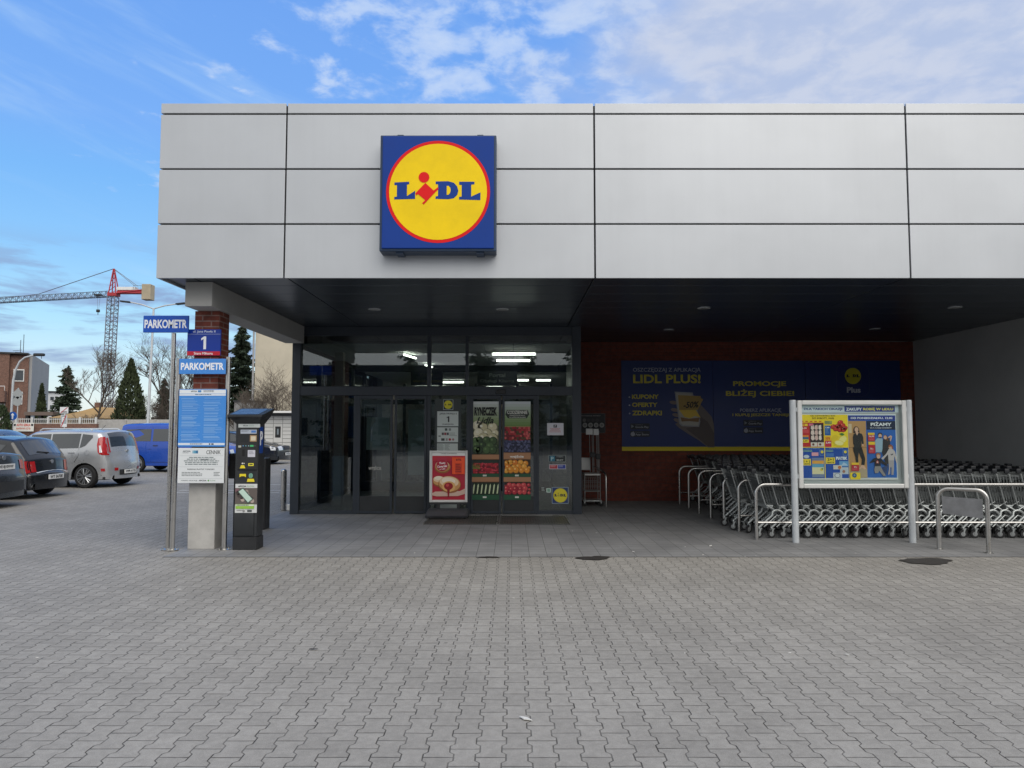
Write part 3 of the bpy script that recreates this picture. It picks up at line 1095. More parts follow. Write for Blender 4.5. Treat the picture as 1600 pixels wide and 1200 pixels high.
roundel(a, SXx(271), SZz(984), SXx(338) - SXx(271), 3, (222, 208, 50), (180, 170, 60), (34, 44, 60))
attach(a.build('logo_sticker'), frame)
a = Art(YG, .001)
a.rrect(SXx(140), SXx(184), SZz(958), SZz(916), .015, (190, 210, 200), 1)
a.rrect(SXx(150), SXx(176), SZz(950), SZz(924), .01, (120, 160, 140), 2)
a.lines(SXx(96), SXx(130), SZz(946), SZz(910), 3, (170, 180, 178), 1, .5, 7)
attach(a.build('small_sticker'), frame)

# floor mat in front of the doors
mm_ = thing('entrance_mat', 'pair of dark ribbed metal grates set in the paving before the doors', 'doormat', (0, 13.3, 0))
M_GRATE = mat("grate", (0.14, 0.135, 0.125), 0.5, 0.5, 0.1, 6)
for (xa, xb) in ((-1.55, -0.26), (-0.23, 1.02)):
    b = MB()
    b.box(xa, xb, 12.50, 13.72, 0.003, 0.008, M_CHAR)
    n = 26
    for k in range(n):
        q = xa + .02 + k * (xb - xa - .04) / n
        b.box(q, q + (xb - xa) / n * .55, 12.53, 13.69, 0.008, 0.014, M_GRATE)
    for (p0, p1, p2, p3) in ((xa, xb, 13.72, 13.745), (xa, xa + .015, 12.5, 13.72), (xb - .015, xb, 12.5, 13.72)):
        b.box(p0, p1, p2, p3, .004, .017, M_STEEL)
    attach(b.build('grate'), mm_)

# ================================================================== things at the store front
# store sign box on the canopy
SY = 8.98
sx0, sz1 = P(594, 210, SY)
sx1, sz0 = P(775.5, 392, SY)
sg = thing('store_sign', 'big square blue sign box with yellow roundel on the pale canopy panels', 'sign', ((sx0 + sx1) / 2, FY, sz0))
M_SIGNB = mat("sign_casing", (0.018, 0.040, 0.085), 0.35, 0.2, 0.05, 3)
M_SIGNF = mat("sign_face_blue", (0.008, 0.045, 0.26), 0.5, 0, 0.05, 2, spec=0.2)
M_SIGNY = mat("sign_face_yellow", (0.86, 0.60, 0.006), 0.5, 0, 0.07, 2.2, spec=0.2)
M_SIGNR = mat("sign_face_red", (0.70, 0.010, 0.012), 0.5, 0, 0.05, 2, spec=0.2)
bpy.context.view_layer.update()
loc(MB().cbox(sx0, sx1, SY + .022, FY - .004, sz0, sz1, M_SIGNB, .012), 'casing', sg)
ins = 0.032
loc(MB().cbox(sx0 + ins, sx1 - ins, SY, SY + .021, sz0 + ins, sz1 - ins * .6, M_SIGNF, .012), 'face', sg)
scx, scz = P(684.5, 299.5, SY)
srad = (sx1 - sx0) * .445
a = Art(SY, .0022)
roundel(a, scx, scz, srad, 1, M_SIGNY, M_SIGNR, M_SIGNF)
attach(a.build('roundel'), sg)
for px in (624, 750):
    xx = P(px, 300, SY)[0]
    loc(MB().cbox(xx - .04, xx + .04, SY + .05, FY - .01, sz1 - .001, sz1 + .018, M_SIGNB, .004), 'bracket', sg)
    loc(MB().cbox(xx - .05, xx + .05, SY + .06, FY - .01, sz0 - .022, sz0 + .001, M_SIGNB, .004), 'bracket', sg)


def bolt_foot(b, x, y):
    b.lathe([(.085, 0.002), (.085, .012), (.06, .014), (.04, .022)], M_STEEL, 20, (x, y, 0))
    for k in range(4):
        an = PI / 4 + k * PI / 2
        b.lathe([(.011, .012), (.011, .032), (.006, .036)], M_STEEL, 8, (x + .064 * math.cos(an), y + .064 * math.sin(an), 0))


def post(x, y, h, r=0.032, foot=True, m=M_STEEL, dx=0):
    b = MB()
    b.tube([(x + dx, y, 0.004), (x, y, h)], r, m, 16)
    if foot:
        bolt_foot(b, x + dx, y)
    return b


# tall pole with its blue plate
t1 = thing('parking_meter_sign', 'blue PARKOMETR plate on top of a tall steel pole', 'sign', (-4.77, 9.96, 0))
loc(post(-4.77, 9.96, 3.02, .031), 'pole', t1)
ya = 9.90
xa, zb = P(224, 493, ya)
xb, za = P(294, 519.5, ya)
loc(MB().cbox(xa, xb, ya, ya + .03, za, zb, ink((12, 80, 184), .35), .006), 'plate', t1)
a = Art(ya)
a.text("PARKOMETR", xa + .03 * (xb - xa), xb - .03 * (xb - xa), za + .25 * (zb - za), za + .76 * (zb - za), (236, 240, 246), 1, .035)
attach(a.build('lettering'), t1)

# information board on two posts
t2 = thing('parking_information_board', 'two steel posts holding a light blue PARKOMETR plate, blue rules and a white price list', 'sign', (-4.33, 9.95, 0))
loc(post(-4.675, 9.93, 2.66, .034, True, M_STEEL, -.02), 'post', t2)
loc(post(-3.985, 9.95, 2.68, .034, True), 'post', t2)
yb_ = 9.885


def board(name, box, colr, rough=.4):
    xa, zb = P(box[0], box[1], yb_)
    xb, za = P(box[2], box[3], yb_)
    o = loc(MB().cbox(xa, xb, yb_, yb_ + .012, za, zb, ink(colr, rough), .005), name, t2)
    return o, xa, xb, za, zb


o, xa, xb, za, zb = board('plate', (280, 560.5, 352.5, 584.5), (70, 140, 220))
a = Art(yb_)
a.text("PARKOMETR", xa + .04 * (xb - xa), xb - .04 * (xb - xa), za + .27 * (zb - za), za + .74 * (zb - za), (240, 244, 250), 1, .035)
attach(a.build('lettering'), o)
o, xa, xb, za, zb = board('rules_board', (280, 608, 351.5, 698), (66, 138, 216))
a = Art(yb_)
w_, h_ = xb - xa, zb - za
fx = lambda f: xa + f * w_
fz = lambda f: zb - f * h_
a.rect(fx(.01), fx(.99), fz(.115), fz(.012), (226, 232, 238), 1)
a.text("APCOA", fx(.25), fx(.38), fz(.052), fz(.026), (60, 70, 80), 2, .03)
a.rect(fx(.40), fx(.47), fz(.055), fz(.02), (60, 130, 190), 2)
a.lines(fx(.52), fx(.82), fz(.06), fz(.02), 2, (120, 128, 138), 2, .55, 4)
a.lines(fx(.28), fx(.75), fz(.105), fz(.085), 1, (110, 130, 150), 2, .7, 8, True)
a.rect(fx(.01), fx(.99), fz(.085), fz(.08), (66, 138, 216), 3)
rr_ = random.Random(12)
for cx0 in (.07, .54):
    zz = .15
    while zz < .9:
        f1 = cx0 + rr_.uniform(.22, .41)
        a.rect(fx(cx0 - .02 if rr_.random() < .12 else cx0), fx(f1), fz(zz + .009), fz(zz), rr_.choice([(118, 172, 232), (136, 186, 238), (96, 156, 226)]), 2)
        zz += rr_.choice([.014, .014, .014, .03])
a.rect(fx(.01), fx(.99), fz(.972), fz(.935), (214, 224, 234), 1)
a.lines(fx(.26), fx(.62), fz(.962), fz(.945), 1, (90, 110, 130), 2, .8, 3)
a.rect(fx(.66), fx(.69), fz(.966), fz(.942), (40, 60, 80), 2)
a.rect(fx(.71), fx(.76), fz(.966), fz(.942), (40, 60, 80), 2)
attach(a.build('print'), o)
o, xa, xb, za, zb = board('price_board', (278.5, 700, 349.5, 755), (216, 220, 222))
a = Art(yb_)
w_, h_ = xb - xa, zb - za
a.text("APCOA", fx(.10), fx(.27), fz(.115), fz(.07), (90, 96, 104), 1, .03)
a.lines(fx(.10), fx(.27), fz(.155), fz(.13), 1, (150, 156, 160), 1, .7, 3)
for k, cc in enumerate(((130, 176, 196), (84, 146, 178), (50, 108, 150))):
    a.rect(fx(.31 + .04 * k), fx(.35 + .04 * k), fz(.155), fz(.07), cc, 1)
a.text("CENNIK", fx(.61), fx(.92), fz(.175), fz(.065), (44, 46, 50), 1, .004)
for q in (.215, .53, .865):
    a.rect(fx(.03), fx(.97), fz(q + .005), fz(q), (170, 178, 182), 1)
a.lines(fx(.13), fx(.89), fz(.50), fz(.255), 5, (126, 136, 138), 1, .55, 21, True)
a.text("APCOA", fx(.50), fx(.65), fz(.345), fz(.312), (70, 76, 84), 2, .03)
a.text("PARKING PŁATNY 7 DNI/24H", fx(.21), fx(.79), fz(.625), fz(.585), (84, 88, 92), 1, .02)
a.lines(fx(.09), fx(.55), fz(.815), fz(.685), 3, (130, 136, 138), 1, .5, 5)
a.lines(fx(.78), fx(.92), fz(.815), fz(.685), 3, (130, 136, 138), 1, .5, 6)
a.text("POBIERZ APLIKACJĘ", fx(.08), fx(.43), fz(.945), fz(.91), (100, 106, 110), 1, .02)
a.text("APCOA", fx(.46), fx(.63), fz(.945), fz(.905), (60, 64, 70), 1, .04)
a.disc(fx(.67), fz(.925), .012, (90, 150, 70), 1, 12)
a.text("FLOW", fx(.71), fx(.82), fz(.943), fz(.908), (140, 170, 140), 1, .01)
attach(a.build('print'), o)

# house number plate on the pillar
t3 = thing('house_number_sign', 'blue and red street number plate with a white 1 on the brick pillar', 'sign', (-4.33, 10.0, 2.65))
yc = 9.985
xa, zb = P(293, 514.5, yc)
xb, za = P(344, 555.5, yc)
bpy.context.view_layer.update()
loc(MB().cbox(xa, xb, yc, 10.017, za, zb, ink((8, 54, 156), .35), .004), 'plate', t3)
a = Art(yc)
w_, h_ = xb - xa, zb - za
a.rect(fx(0.004), fx(.996), fz(.995), fz(.84), (196, 26, 48), 1)
a.rect(fx(0), fx(1), fz(.19), fz(.18), (200, 210, 230), 1)
a.text("ul. Jana Pawła II", fx(.17), fx(.84), fz(.15), fz(.04), (220, 228, 240), 1, .01)
a.text("1", fx(.42), fx(.57), fz(.76), fz(.27), (240, 244, 248), 1, .05)
a.text("Stara Miłosna", fx(.21), fx(.78), fz(.965), fz(.87), (244, 232, 234), 2, .02)
attach(a.build('lettering'), t3)

# ------------------------------------------------------------------ parking meter
mt = thing('parking_meter', 'tall charcoal parking ticket machine with flared solar head beside the brick pillar', 'parking meter', (-3.69, 10.05, 0))
bpy.context.view_layer.update()
MX0, MX1, MY0, MY1 = -3.86, -3.53, 9.93, 10.20
loc(MB().cbox(MX0, MX1, MY0 - .004, MY1, 0.003, .175, M_BLACK, .006), 'plinth', mt)
b = MB().cbox(MX0 + .005, MX1 - .005, MY0 + .006, MY1 - .012, .176, 1.76, M_CHAR, .014)
loc(b, 'housing', mt)
loc(MB().cbox(MX0 + .012, MX1 - .045, MY0 - .008, MY0 + .005, .20, .60, M_CHAR, .004).lathe([(.014, -.012), (.014, .0), (.009, .001)], M_STEEL, 14, (MX0 + .15, MY0 - .009, .54), 'Y'), 'lower_door', mt)
# flared head with tilted solar panel
hv = []
hz0, hzf, hzb = 1.745, 1.865, 1.965
base = [(MX0 + .004, MY0 + .004), (MX1 - .004, MY0 + .004), (MX1 - .004, MY1 - .014), (MX0 + .004, MY1 - .014)]
mid = [(MX0 - .035, MY0 - .04), (MX1 + .035, MY0 - .04), (MX1 + .05, MY1 + .05), (MX0 - .05, MY1 + .05)]
top = [(MX0 - .075, MY0 - .10), (MX1 + .075, MY0 - .10), (MX1 + .075, MY1 + .12), (MX0 - .075, MY1 + .12)]
zs = [[hz0] * 4, [1.80, 1.80, 1.845, 1.845], [hzf - .025, hzf - .025, hzb - .03, hzb - .03], [hzf, hzf, hzb, hzb]]
for ring, zr in zip((base, mid, top, top), zs):
    hv += [(p[0], p[1], z) for p, z in zip(ring, zr)]
hf = [(i * 4 + j, i * 4 + (j + 1) % 4, (i + 1) * 4 + (j + 1) % 4, (i + 1) * 4 + j) for i in range(3) for j in range(4)] + [(0, 3, 2, 1), (12, 13, 14, 15)]
loc(MB().add(hv, hf, M_CHAR), 'head', mt)


def on_top(u, v, lift=.003):
    x = top[0][0] + (top[1][0] - top[0][0]) * u
    y = top[0][1] + (top[3][1] - top[0][1]) * v
    return (x, y, hzf + (hzb - hzf) * v + lift)


sp = MB().add([on_top(.07, .1), on_top(.86, .1), on_top(.86, .92), on_top(.07, .92)], [(0, 1, 2, 3)], M_SOLAR)
loc(sp, 'solar_panel', mt, fix=False)
my = MY0 - .002
mz = lambda v: P(380, 630 + v / 5.0, MY0)[1]
mx = lambda v: P(350 + v / 5.0, 700, MY0)[0]
b = MB().cbox(mx(108), mx(262), my - .012, MY0 + .006, mz(522), mz(196), M_BLACK, .012)
loc(b, 'control_panel', mt)
yp = my - .0135
a = Art(yp, .0012)
a.rect(mx(110), mx(280), mz(190), mz(162), (188, 194, 194), -8)
a.text("APCOA", mx(146), mx(186), mz(181), mz(170), (60, 66, 70), -7, .03)
a.lines(mx(190), mx(250), mz(184), mz(170), 2, (140, 160, 150), -7, .4, 3)
a.rect(mx(130), mx(256), mz(238), mz(207), (170, 178, 190), 1)
a.lines(mx(136), mx(200), mz(230), mz(212), 2, (110, 116, 128), 2, .4, 6)
a.rect(mx(214), mx(250), mz(230), mz(213), (70, 120, 190), 2)
a.rect(mx(130), mx(190), mz(302), mz(250), (30, 34, 36), 1)
a.rect(mx(204), mx(257), mz(300), mz(250), (160, 132, 96), 1)
a.rect(mx(212), mx(250), mz(292), mz(258), (206, 196, 172), 2)
a.rect(mx(114), mx(138), mz(346), mz(330), (176, 178, 168), 1)
for k, cc in enumerate(((110, 170, 220), (110, 180, 190), (150, 180, 190))):
    a.disc(mx(153 + k * 21), mz(333), .0075, cc, 1, 12)
a.rrect(mx(206), mx(234), mz(340), mz(326), .004, (70, 176, 110), 1)
a.disc(mx(245), mz(333), .007, (110, 110, 112), 1, 12)
a.rect(mx(146), mx(166), mz(412), mz(362), (10, 10, 11), 1)
a.rect(mx(190), mx(248), mz(420), mz(366), (196, 196, 206), 1)
a.lines(mx(198), mx(240), mz(400), mz(376), 3, (120, 120, 128), 2, .4, 8)
for (pts, cc, lv) in (([(130, 508), (174, 508), (164, 484), (140, 484)], (226, 206, 40), 1),):
    a.poly([(mx(p[0]), mz(p[1])) for p in pts], cc, lv)
a.disc(mx(150), mz(470), .011, (214, 214, 206), 1, 12)
a.disc(mx(163), mz(470), .009, (190, 190, 180), 1, 12)
a.rect(mx(196), mx(238), mz(490), mz(468), (222, 210, 60), 1)
a.rect(mx(204), mx(230), mz(482), mz(474), (60, 60, 50), 2)
a.poly([(mx(p[0]), mz(p[1])) for p in ((128, 578), (128, 552), (178, 552), (178, 578), (164, 570), (142, 570))], (226, 206, 40), -6)
a.poly([(mx(p[0]), mz(p[1])) for p in ((186, 614), (192, 590), (240, 590), (246, 614))], (226, 206, 40), -6)
a.rrect(mx(200), mx(232), mz(586), mz(546), .03, (112, 158, 140), -5)
# advertising sheet
a.rect(mx(98), mx(268), mz(856), mz(630), (206, 208, 208), -6)
a.rect(mx(98), mx(268), mz(790), mz(662), (96, 88, 84), -5)
for k in range(9):
    a.disc(mx(112 + (k * 37) % 140), mz(680 + (k * 53) % 96), .028, random.Random(k).choice([(150, 138, 130), (70, 62, 60), (176, 160, 150), (120, 90, 96)]), -4 if k % 2 else -3, 14)
a.text("APCOA", mx(120), mx(182), mz(655), mz(642), (60, 66, 68), -4, .04)
a.text("FLOW", mx(188), mx(246), mz(655), mz(642), (150, 178, 140), -4, .01)
ph = [(118, 690), (158, 658), (240, 748), (200, 784)]
a.poly([(mx(p[0]), mz(p[1])) for p in ph], (70, 90, 84), 0)
a.poly([(mx(p[0]), mz(p[1])) for p in ((126, 690), (158, 667), (232, 748), (200, 774))], (188, 214, 200), 1)
a.rrect(mx(104), mx(248), mz(824), mz(788), .008, (146, 190, 70), 0)
a.rect(mx(106), mx(246), mz(802), mz(790), (214, 220, 206), 1)
a.lines(mx(112), mx(240), mz(800), mz(792), 1, (90, 110, 80), 2, .8, 4)
a.lines(mx(112), mx(180), mz(846), mz(834), 1, (150, 150, 150), -4, .6, 5)
a.rect(mx(194), mx(230), mz(850), mz(832), (84, 90, 90), -4)
attach(a.build('print'), mt)
bl = MB()
for p0, p1, c, e in ((1.33, 1.70, ink((22, 66, 150), .35), .001),):
    bl.add([(MX1 - .005 + e, MY0 + .04, p0), (MX1 - .005 + e, MY0 + .19, p0), (MX1 - .005 + e, MY0 + .19, p1), (MX1 - .005 + e, MY0 + .04, p1)], [(0, 1, 2, 3)], c)
vs, fs = text_mesh("P", .04)
xm, xM = min(v[0] for v in vs), max(v[0] for v in vs)
zm, zM = min(v[1] for v in vs), max(v[1] for v in vs)
bl.add([(MX1 - .002, MY0 + .06 + .11 * (v[0] - xm) / (xM - xm), 1.44 + .2 * (v[1] - zm) / (zM - zm)) for v in vs], fs, ink((232, 236, 240)))
loc(bl, 'side_sticker', mt, fix=False)

# black litter bin behind, slim black panel behind, steel bollard
lb = thing('litter_bin', 'black box litter bin on a post between the sign post and the ticket machine', 'bin', (-3.98, 10.25, 0))
bpy.context.view_layer.update()
loc(MB().cbox(-4.06, -3.86, 10.22, 10.42, .96, 1.32, M_BLACK, .015).box(-4.03, -3.89, 10.21, 10.219, 1.22, 1.28, M_DARK), 'bin', lb)
loc(MB().cbox(-4.0, -3.87, 10.28, 10.34, .003, .96, M_BLACK, .006), 'post', lb)
cbn = thing('electric_cabinet', 'slim black metal cabinet behind the ticket machine', 'cabinet', (-3.95, 12.0, 0))
bpy.context.view_layer.update()
loc(MB().cbox(-4.36, -4.085, 11.85, 12.1, .003, 1.18, M_BLACK, .012), 'housing', cbn)
loc(MB().cbox(-4.35, -4.095, 11.838, 11.849, .1, 1.1, M_CHAR, .004), 'door', cbn)
bo = thing('bollard', 'short brushed steel bollard at the left corner of the glazed entrance', 'bollard', (-4.66, 14.6, 0))
b = MB().tube([(0, 0, .003), (0, 0, .80)], .057, M_STEEL, 20, cap=False).lathe([(.057, .80), (.05, .825), (.03, .84), (.002, .843)], M_STEEL, 20)
b.build('post', bo)
MB().cbox(.07, .17, -.02, .05, .003, .13, M_WHITE, .01).build('foot_block', bo)

# ------------------------------------------------------------------ poster stand on the pavement
ps = thing('pavement_sign', 'snap frame poster stand with red doughnut poster in front of the entrance', 'sign', (-1.2, 13.55, 0))
bpy.context.view_layer.update()
QY = 13.50
qx = lambda v: P(650 + v * .275, 700, QY)[0]
qz = lambda v: P(700, 500 + v * .275, QY)[1]
fb = MB()
X0, X1, Z0, Z1 = qx(77), qx(293), qz(1036), qz(742)
fw = .045
fb.cbox(X0, X0 + fw, QY, QY + .035, Z0, Z1, M_ALUW, .008).cbox(X1 - fw, X1, QY, QY + .035, Z0, Z1, M_ALUW, .008)
fb.cbox(X0 + fw, X1 - fw, QY + .001, QY + .034, Z0, Z0 + fw, M_ALUW, .008).cbox(X0 + fw, X1 - fw, QY + .001, QY + .034, Z1 - fw, Z1, M_ALUW, .008)
fb.box(X0 + fw, X1 - fw, QY + .018, QY + .03, Z0 + fw, Z1 - fw, M_WHITE)
loc(fb, 'frame', ps)
a = Art(QY + .016, .0012)
A0, A1, B0, B1 = qx(93), qx(279), qz(1022), qz(772)
a.rect(A0, A1, B0, B1, (176, 26, 52), 1)
a.text("TANIEJ Z APLIKACJĄ", qx(140), qx(232), qz(764), qz(756), (90, 90, 90), 1, .0)
a.rect(A0, A1, qz(800), B1, (196, 40, 60), 2)


def bun(cx, cz, r, lv, tilt=0):
    a.disc(qx(cx), qz(cz), r * 1.0, (150, 92, 48), lv, 28, r * .74, tilt)
    a.disc(qx(cx), qz(cz - 5), r * .95, (206, 150, 92), lv + 1, 28, r * .66, tilt)
    a.disc(qx(cx - 3), qz(cz - 16), r * .84, (236, 208, 170), lv + 2, 28, r * .46, tilt)
    a.disc(qx(cx - 6), qz(cz - 22), r * .6, (246, 232, 210), lv + 3, 24, r * .28, tilt)


bun(152, 838, .15, 4)
bun(134, 920, .125, 9)
a.poly([(A0, qz(985)), (qx(110), qz(975)), (qx(250), qz(972)), (A1, qz(958)), (A1, qz(988)), (qx(240), qz(1000)), (qx(120), qz(1002)), (A0, qz(996))], (208, 176, 160), 14)
bun(192, 935, .215, 16, -6)
a.disc(qx(188), qz(946), .125, (226, 176, 110), 21, 24, .10)
a.disc(qx(186), qz(944), .085, (150, 16, 26), 22, 20, .07)
a.disc(qx(180), qz(938), .03, (206, 70, 70), 23, 12)
a.poly([(qx(178), qz(960)), (qx(194), qz(960)), (qx(190), qz(1000)), (qx(184), qz(1010))], (140, 14, 26), 24)
a.rrect(qx(122), qx(176), qz(812), qz(780), .02, (190, 46, 72), 24)
a.disc(qx(150), qz(826), .11, (176, 26, 56), 25, 28, .105)
a.text("Tłusty", qx(132), qx(168), qz(822), qz(806), (250, 236, 236), 26, .03, 0, 6)
a.text("Czwartek", qx(122), qx(178), qz(838), qz(824), (250, 236, 236), 26, .03, 0, 6)
a.text("w Lidlu", qx(134), qx(168), qz(850), qz(842), (250, 236, 236), 26, .02, 0, 6)
a.rect(qx(206), qx(278), qz(876), qz(780), (244, 84, 36), 26)
a.text("87%", qx(228), qx(258), qz(800), qz(788), (120, 24, 24), 27, .03)
a.rect(qx(224), qx(260), qz(872), qz(814), (210, 60, 30), 27)
a.lines(qx(226), qx(258), qz(868), qz(818), 5, (120, 24, 24), 28, .4, 3)
attach(a.build('poster'), ps)
b = MB()
for xx in (X0 + .17, X1 - .17):
    b.cbox(xx - .03, xx + .03, QY + .0, QY + .04, .16, Z0 - .001, M_BLACK, .006)
loc(b.cbox(X0 + .01, X1 - .01, QY + .002, QY + .04, Z0 - .04, Z0 - .002, M_BLACK, .006), 'bracket', ps)
b = MB()
M_BASE = mat("grey_base_plastic", (0.060, 0.062, 0.070), 0.55, 0, 0.08, 10)
bx0, bx1 = qx(66), qx(300)
pr = [(QY - .30, .03), (QY - .33, .07), (QY - .22, .135), (QY - .02, .165), (QY + .08, .165), (QY + .28, .135), (QY + .38, .07), (QY + .36, .03)]
n = len(pr)
vv = []
for xx, k_ in ((bx0, .72), (bx0 + .03, 1), (bx1 - .03, 1), (bx1, .72)):
    vv += [(xx, QY + (p[0] - QY) * (1 if k_ == 1 else .94), .03 + (p[1] - .03) * k_) for p in pr]
ff = [(i * n + j, i * n + (j + 1) % n, (i + 1) * n + (j + 1) % n, (i + 1) * n + j) for i in range(3) for j in range(n)] + [tuple(range(n)), tuple(range(4 * n - 1, 3 * n - 1, -1))]
b.add(vv, ff, M_BASE)
loc(b, 'base', ps)
for xx in (bx0 + .06, bx1 - .06):
    loc(MB().lathe([(.028, -.02), (.034, -.014), (.034, .014), (.028, .02)], M_RUBBER, 14, (xx, QY - .24, .036), 'X'), 'wheel', ps)

# ------------------------------------------------------------------ banners on the brick wall
BY = WY - .025
M_BAN = [mat("banner_blue", (0.010, 0.030, 0.155), 0.45, 0, 0.05, 1.0)]
ZTOP = P(1040, 563.5, BY)[1]
ZST, ZSB = P(1040, 698, BY)[1], P(1040, 704.5, BY)[1]
bnx = [P(v, 630, BY)[0] for v in (971, 1114.5, 1259, 1408)]
blab = ['dark blue wall banner with KUPONY list and a hand holding a phone', 'dark blue wall banner reading PROMOCJE BLIŻEJ CIEBIE', 'dark blue wall banner with small logo above the word Plus']
ban = []
for k in range(3):
    o = thing('wall_banner', blab[k], 'banner', ((bnx[k] + bnx[k + 1]) / 2, BY, ZSB), 0, 'banners along the brick wall')
    bpy.context.view_layer.update()
    loc(MB().box(bnx[k] + .004, bnx[k + 1] - .004, BY, WY - .003, ZST, ZTOP, M_BAN[0]), 'panel', o)
    loc(MB().box(bnx[k] + .004, bnx[k + 1] - .004, BY - .001, WY - .003, ZSB, ZST - .001, ink((222, 200, 30))), 'yellow_edge', o)
    ban.append(o)
bX = lambda v: P(960 + v * 290 / 1600, 630, BY)[0]
bZ = lambda v: P(1040, 550 + v * 160 / 883, BY)[1]
YT, WT = (206, 192, 56), (176, 182, 196)
a = Art(BY, .002)
a.text("OSZCZĘDZAJ Z APLIKACJĄ", bX(163), bX(748), bZ(180), bZ(135), WT, 1, .006)
a.text("LIDL PLUS!", bX(163), bX(746), bZ(270), bZ(194), YT, 1, .03)
for (w, z0, z1, x1) in (("KUPONY", 405, 366, 382), ("OFERTY", 474, 436, 372), ("ZDRAPKI", 546, 506, 408)):
    a.text(w, bX(152), bX(x1), bZ(z0), bZ(z1), YT, 1, .035)
    a.disc(bX(130), bZ((z0 + z1) / 2 + 4), .018, WT, 1, 12)


def badges(x0, z0):
    for k, (w, s_) in enumerate((("Google Play", "POBIERZ Z"), ("App Store", "Pobierz w"))):
        zb_ = z0 + k * 64
        a.rrect(bX(x0), bX(x0 + 168), bZ(zb_ + 52), bZ(zb_), .02, (40, 44, 54), 1)
        a.text(w, bX(x0 + 44), bX(x0 + 158), bZ(zb_ + 44), bZ(zb_ + 22), (168, 172, 182), 2, .02)
        a.text(s_, bX(x0 + 46), bX(x0 + 110), bZ(zb_ + 16), bZ(zb_ + 8), (140, 146, 156), 2, .0)
        if k == 0:
            a.poly([(bX(x0 + 10), bZ(zb_ + 40)), (bX(x0 + 10), bZ(zb_ + 10)), (bX(x0 + 34), bZ(zb_ + 25))], (140, 146, 156), 2)
        else:
            a.disc(bX(x0 + 22), bZ(zb_ + 28), .05, (168, 172, 182), 2, 16)
            a.disc(bX(x0 + 26), bZ(zb_ + 10), .015, (168, 172, 182), 2, 8)


badges(134, 616)
# hand and phone
hand = [(862, 750), (862, 640), (838, 560), (790, 505), (745, 455), (712, 440), (690, 470), (700, 560), (560, 600), (520, 620), (555, 655), (640, 712), (720, 760), (800, 822), (862, 822)]
a.poly([(bX(min(p[0], 856)), bZ(p[1])) for p in hand], (112, 102, 98), 1)
a.poly([(bX(min(p[0], 855)), bZ(p[1])) for p in ((856, 700), (800, 600), (745, 560), (720, 640), (610, 660), (720, 745), (800, 815), (856, 815))], (88, 78, 74), 2)
for (fx_, fz_, an) in ((498, 436, -8), (508, 500, -10), (520, 545, -14), (530, 590, -20)):
    a.disc(bX(fx_ + 12), bZ(fz_), .095, (128, 114, 106), 2, 20, .042, an)
a.poly([(bX(p[0]), bZ(p[1])) for p in ((520, 342), (676, 350), (738, 600), (726, 646), (580, 640), (556, 620))], (150, 152, 156), 3)
a.poly([(bX(p[0]), bZ(p[1])) for p in ((532, 354), (668, 360), (726, 600), (718, 636), (588, 630), (566, 612))], (180, 176, 164), 4)
a.poly([(bX(p[0]), bZ(p[1])) for p in ((548, 372), (742, 380), (748, 400), (764, 408), (716, 500), (556, 500))], (168, 138, 70), 5)
a.poly([(bX(p[0]), bZ(p[1])) for p in ((556, 500), (700, 500), (740, 566), (690, 552), (650, 572), (600, 560))], (220, 186, 70), 6)
a.poly([(bX(p[0]), bZ(p[1])) for p in ((566, 562), (640, 575), (728, 566), (722, 604), (640, 596), (576, 600))], (132, 98, 60), 7)
a.text("-50%", bX(596), bX(724), bZ(482), bZ(428), (30, 26, 22), 8, .03, .25, 3)
attach(a.build('print'), ban[0])
a = Art(BY, .002)
a.text("PROMOCJE", bX(1026), bX(1484), bZ(306), bZ(252), YT, 1, .03)
a.text("BLIŻEJ CIEBIE!", bX(962), bX(1552), bZ(392), bZ(322), YT, 1, .03)
a.text("POBIERZ APLIKACJĘ", bX(1082), bX(1438), bZ(524), bZ(486), WT, 1, .006)
a.text("I KUPUJ JESZCZE TANIEJ!", bX(1016), bX(1502), bZ(560), bZ(530), YT, 1, .025)
badges(1108, 586)
attach(a.build('print'), ban[1])
a = Art(BY, .002)
lx = lambda v: P(1250 + v * 190 / 1600, 590, BY)[0]
lz = lambda v: P(1040, 555 + v * 75 / 632, BY)[1]
a.rrect(lx(475), lx(912), lz(545), lz(112), .18, (54, 66, 112), 1)
a.rrect(lx(483), lx(904), lz(538), lz(119), .17, (26, 44, 110), 2)
a.rect(lx(582), lx(808), lz(388), lz(158), (48, 62, 116), 3)
a.rect(lx(588), lx(802), lz(382), lz(164), (22, 40, 104), 4)
roundel(a, lx(694), lz(274), lx(800) - lx(694), 5, (206, 196, 40), (206, 196, 40), (22, 26, 40))
a.text("Plus", lx(610), lx(792), lz(496), lz(420), (190, 194, 204), 3, .04)
attach(a.build('print'), ban[2])

# coin notice by the vestibule
cn = thing('coin_notice', 'small dark notice with a row of pale coins on the brick wall', 'sign', (1.8, WY - .02, 1.6))
bpy.context.view_layer.update()
cY = WY - .022
nx = lambda v: P(900 + v * 60 / 450, 700, cY)[0]
nz = lambda v: P(930, 640 + v * 160 / 1200, cY)[1]
loc(MB().box(nx(20), nx(345), cY, WY - .002, nz(275), nz(45), ink((90, 92, 92))), 'frame', cn)
a = Art(cY, .002)
a.rect(nx(26), nx(339), nz(269), nz(51), (34, 36, 40), 1)
a.text("POTRZEBUJE MONET?", nx(60), nx(290), nz(82), nz(66), (150, 150, 150), 2, .03)
for k in range(4):
    a.disc(nx(106 + k * 66), nz(182), .055, (170, 170, 166), 2, 20)
    a.disc(nx(106 + k * 66), nz(182), .03, (130, 130, 126), 3, 16)
    a.disc(nx(100 + k * 50), nz(124), .04, (110, 110, 108) if k == 0 else (58, 60, 62), 2, 16)
attach(a.build('print'), cn)

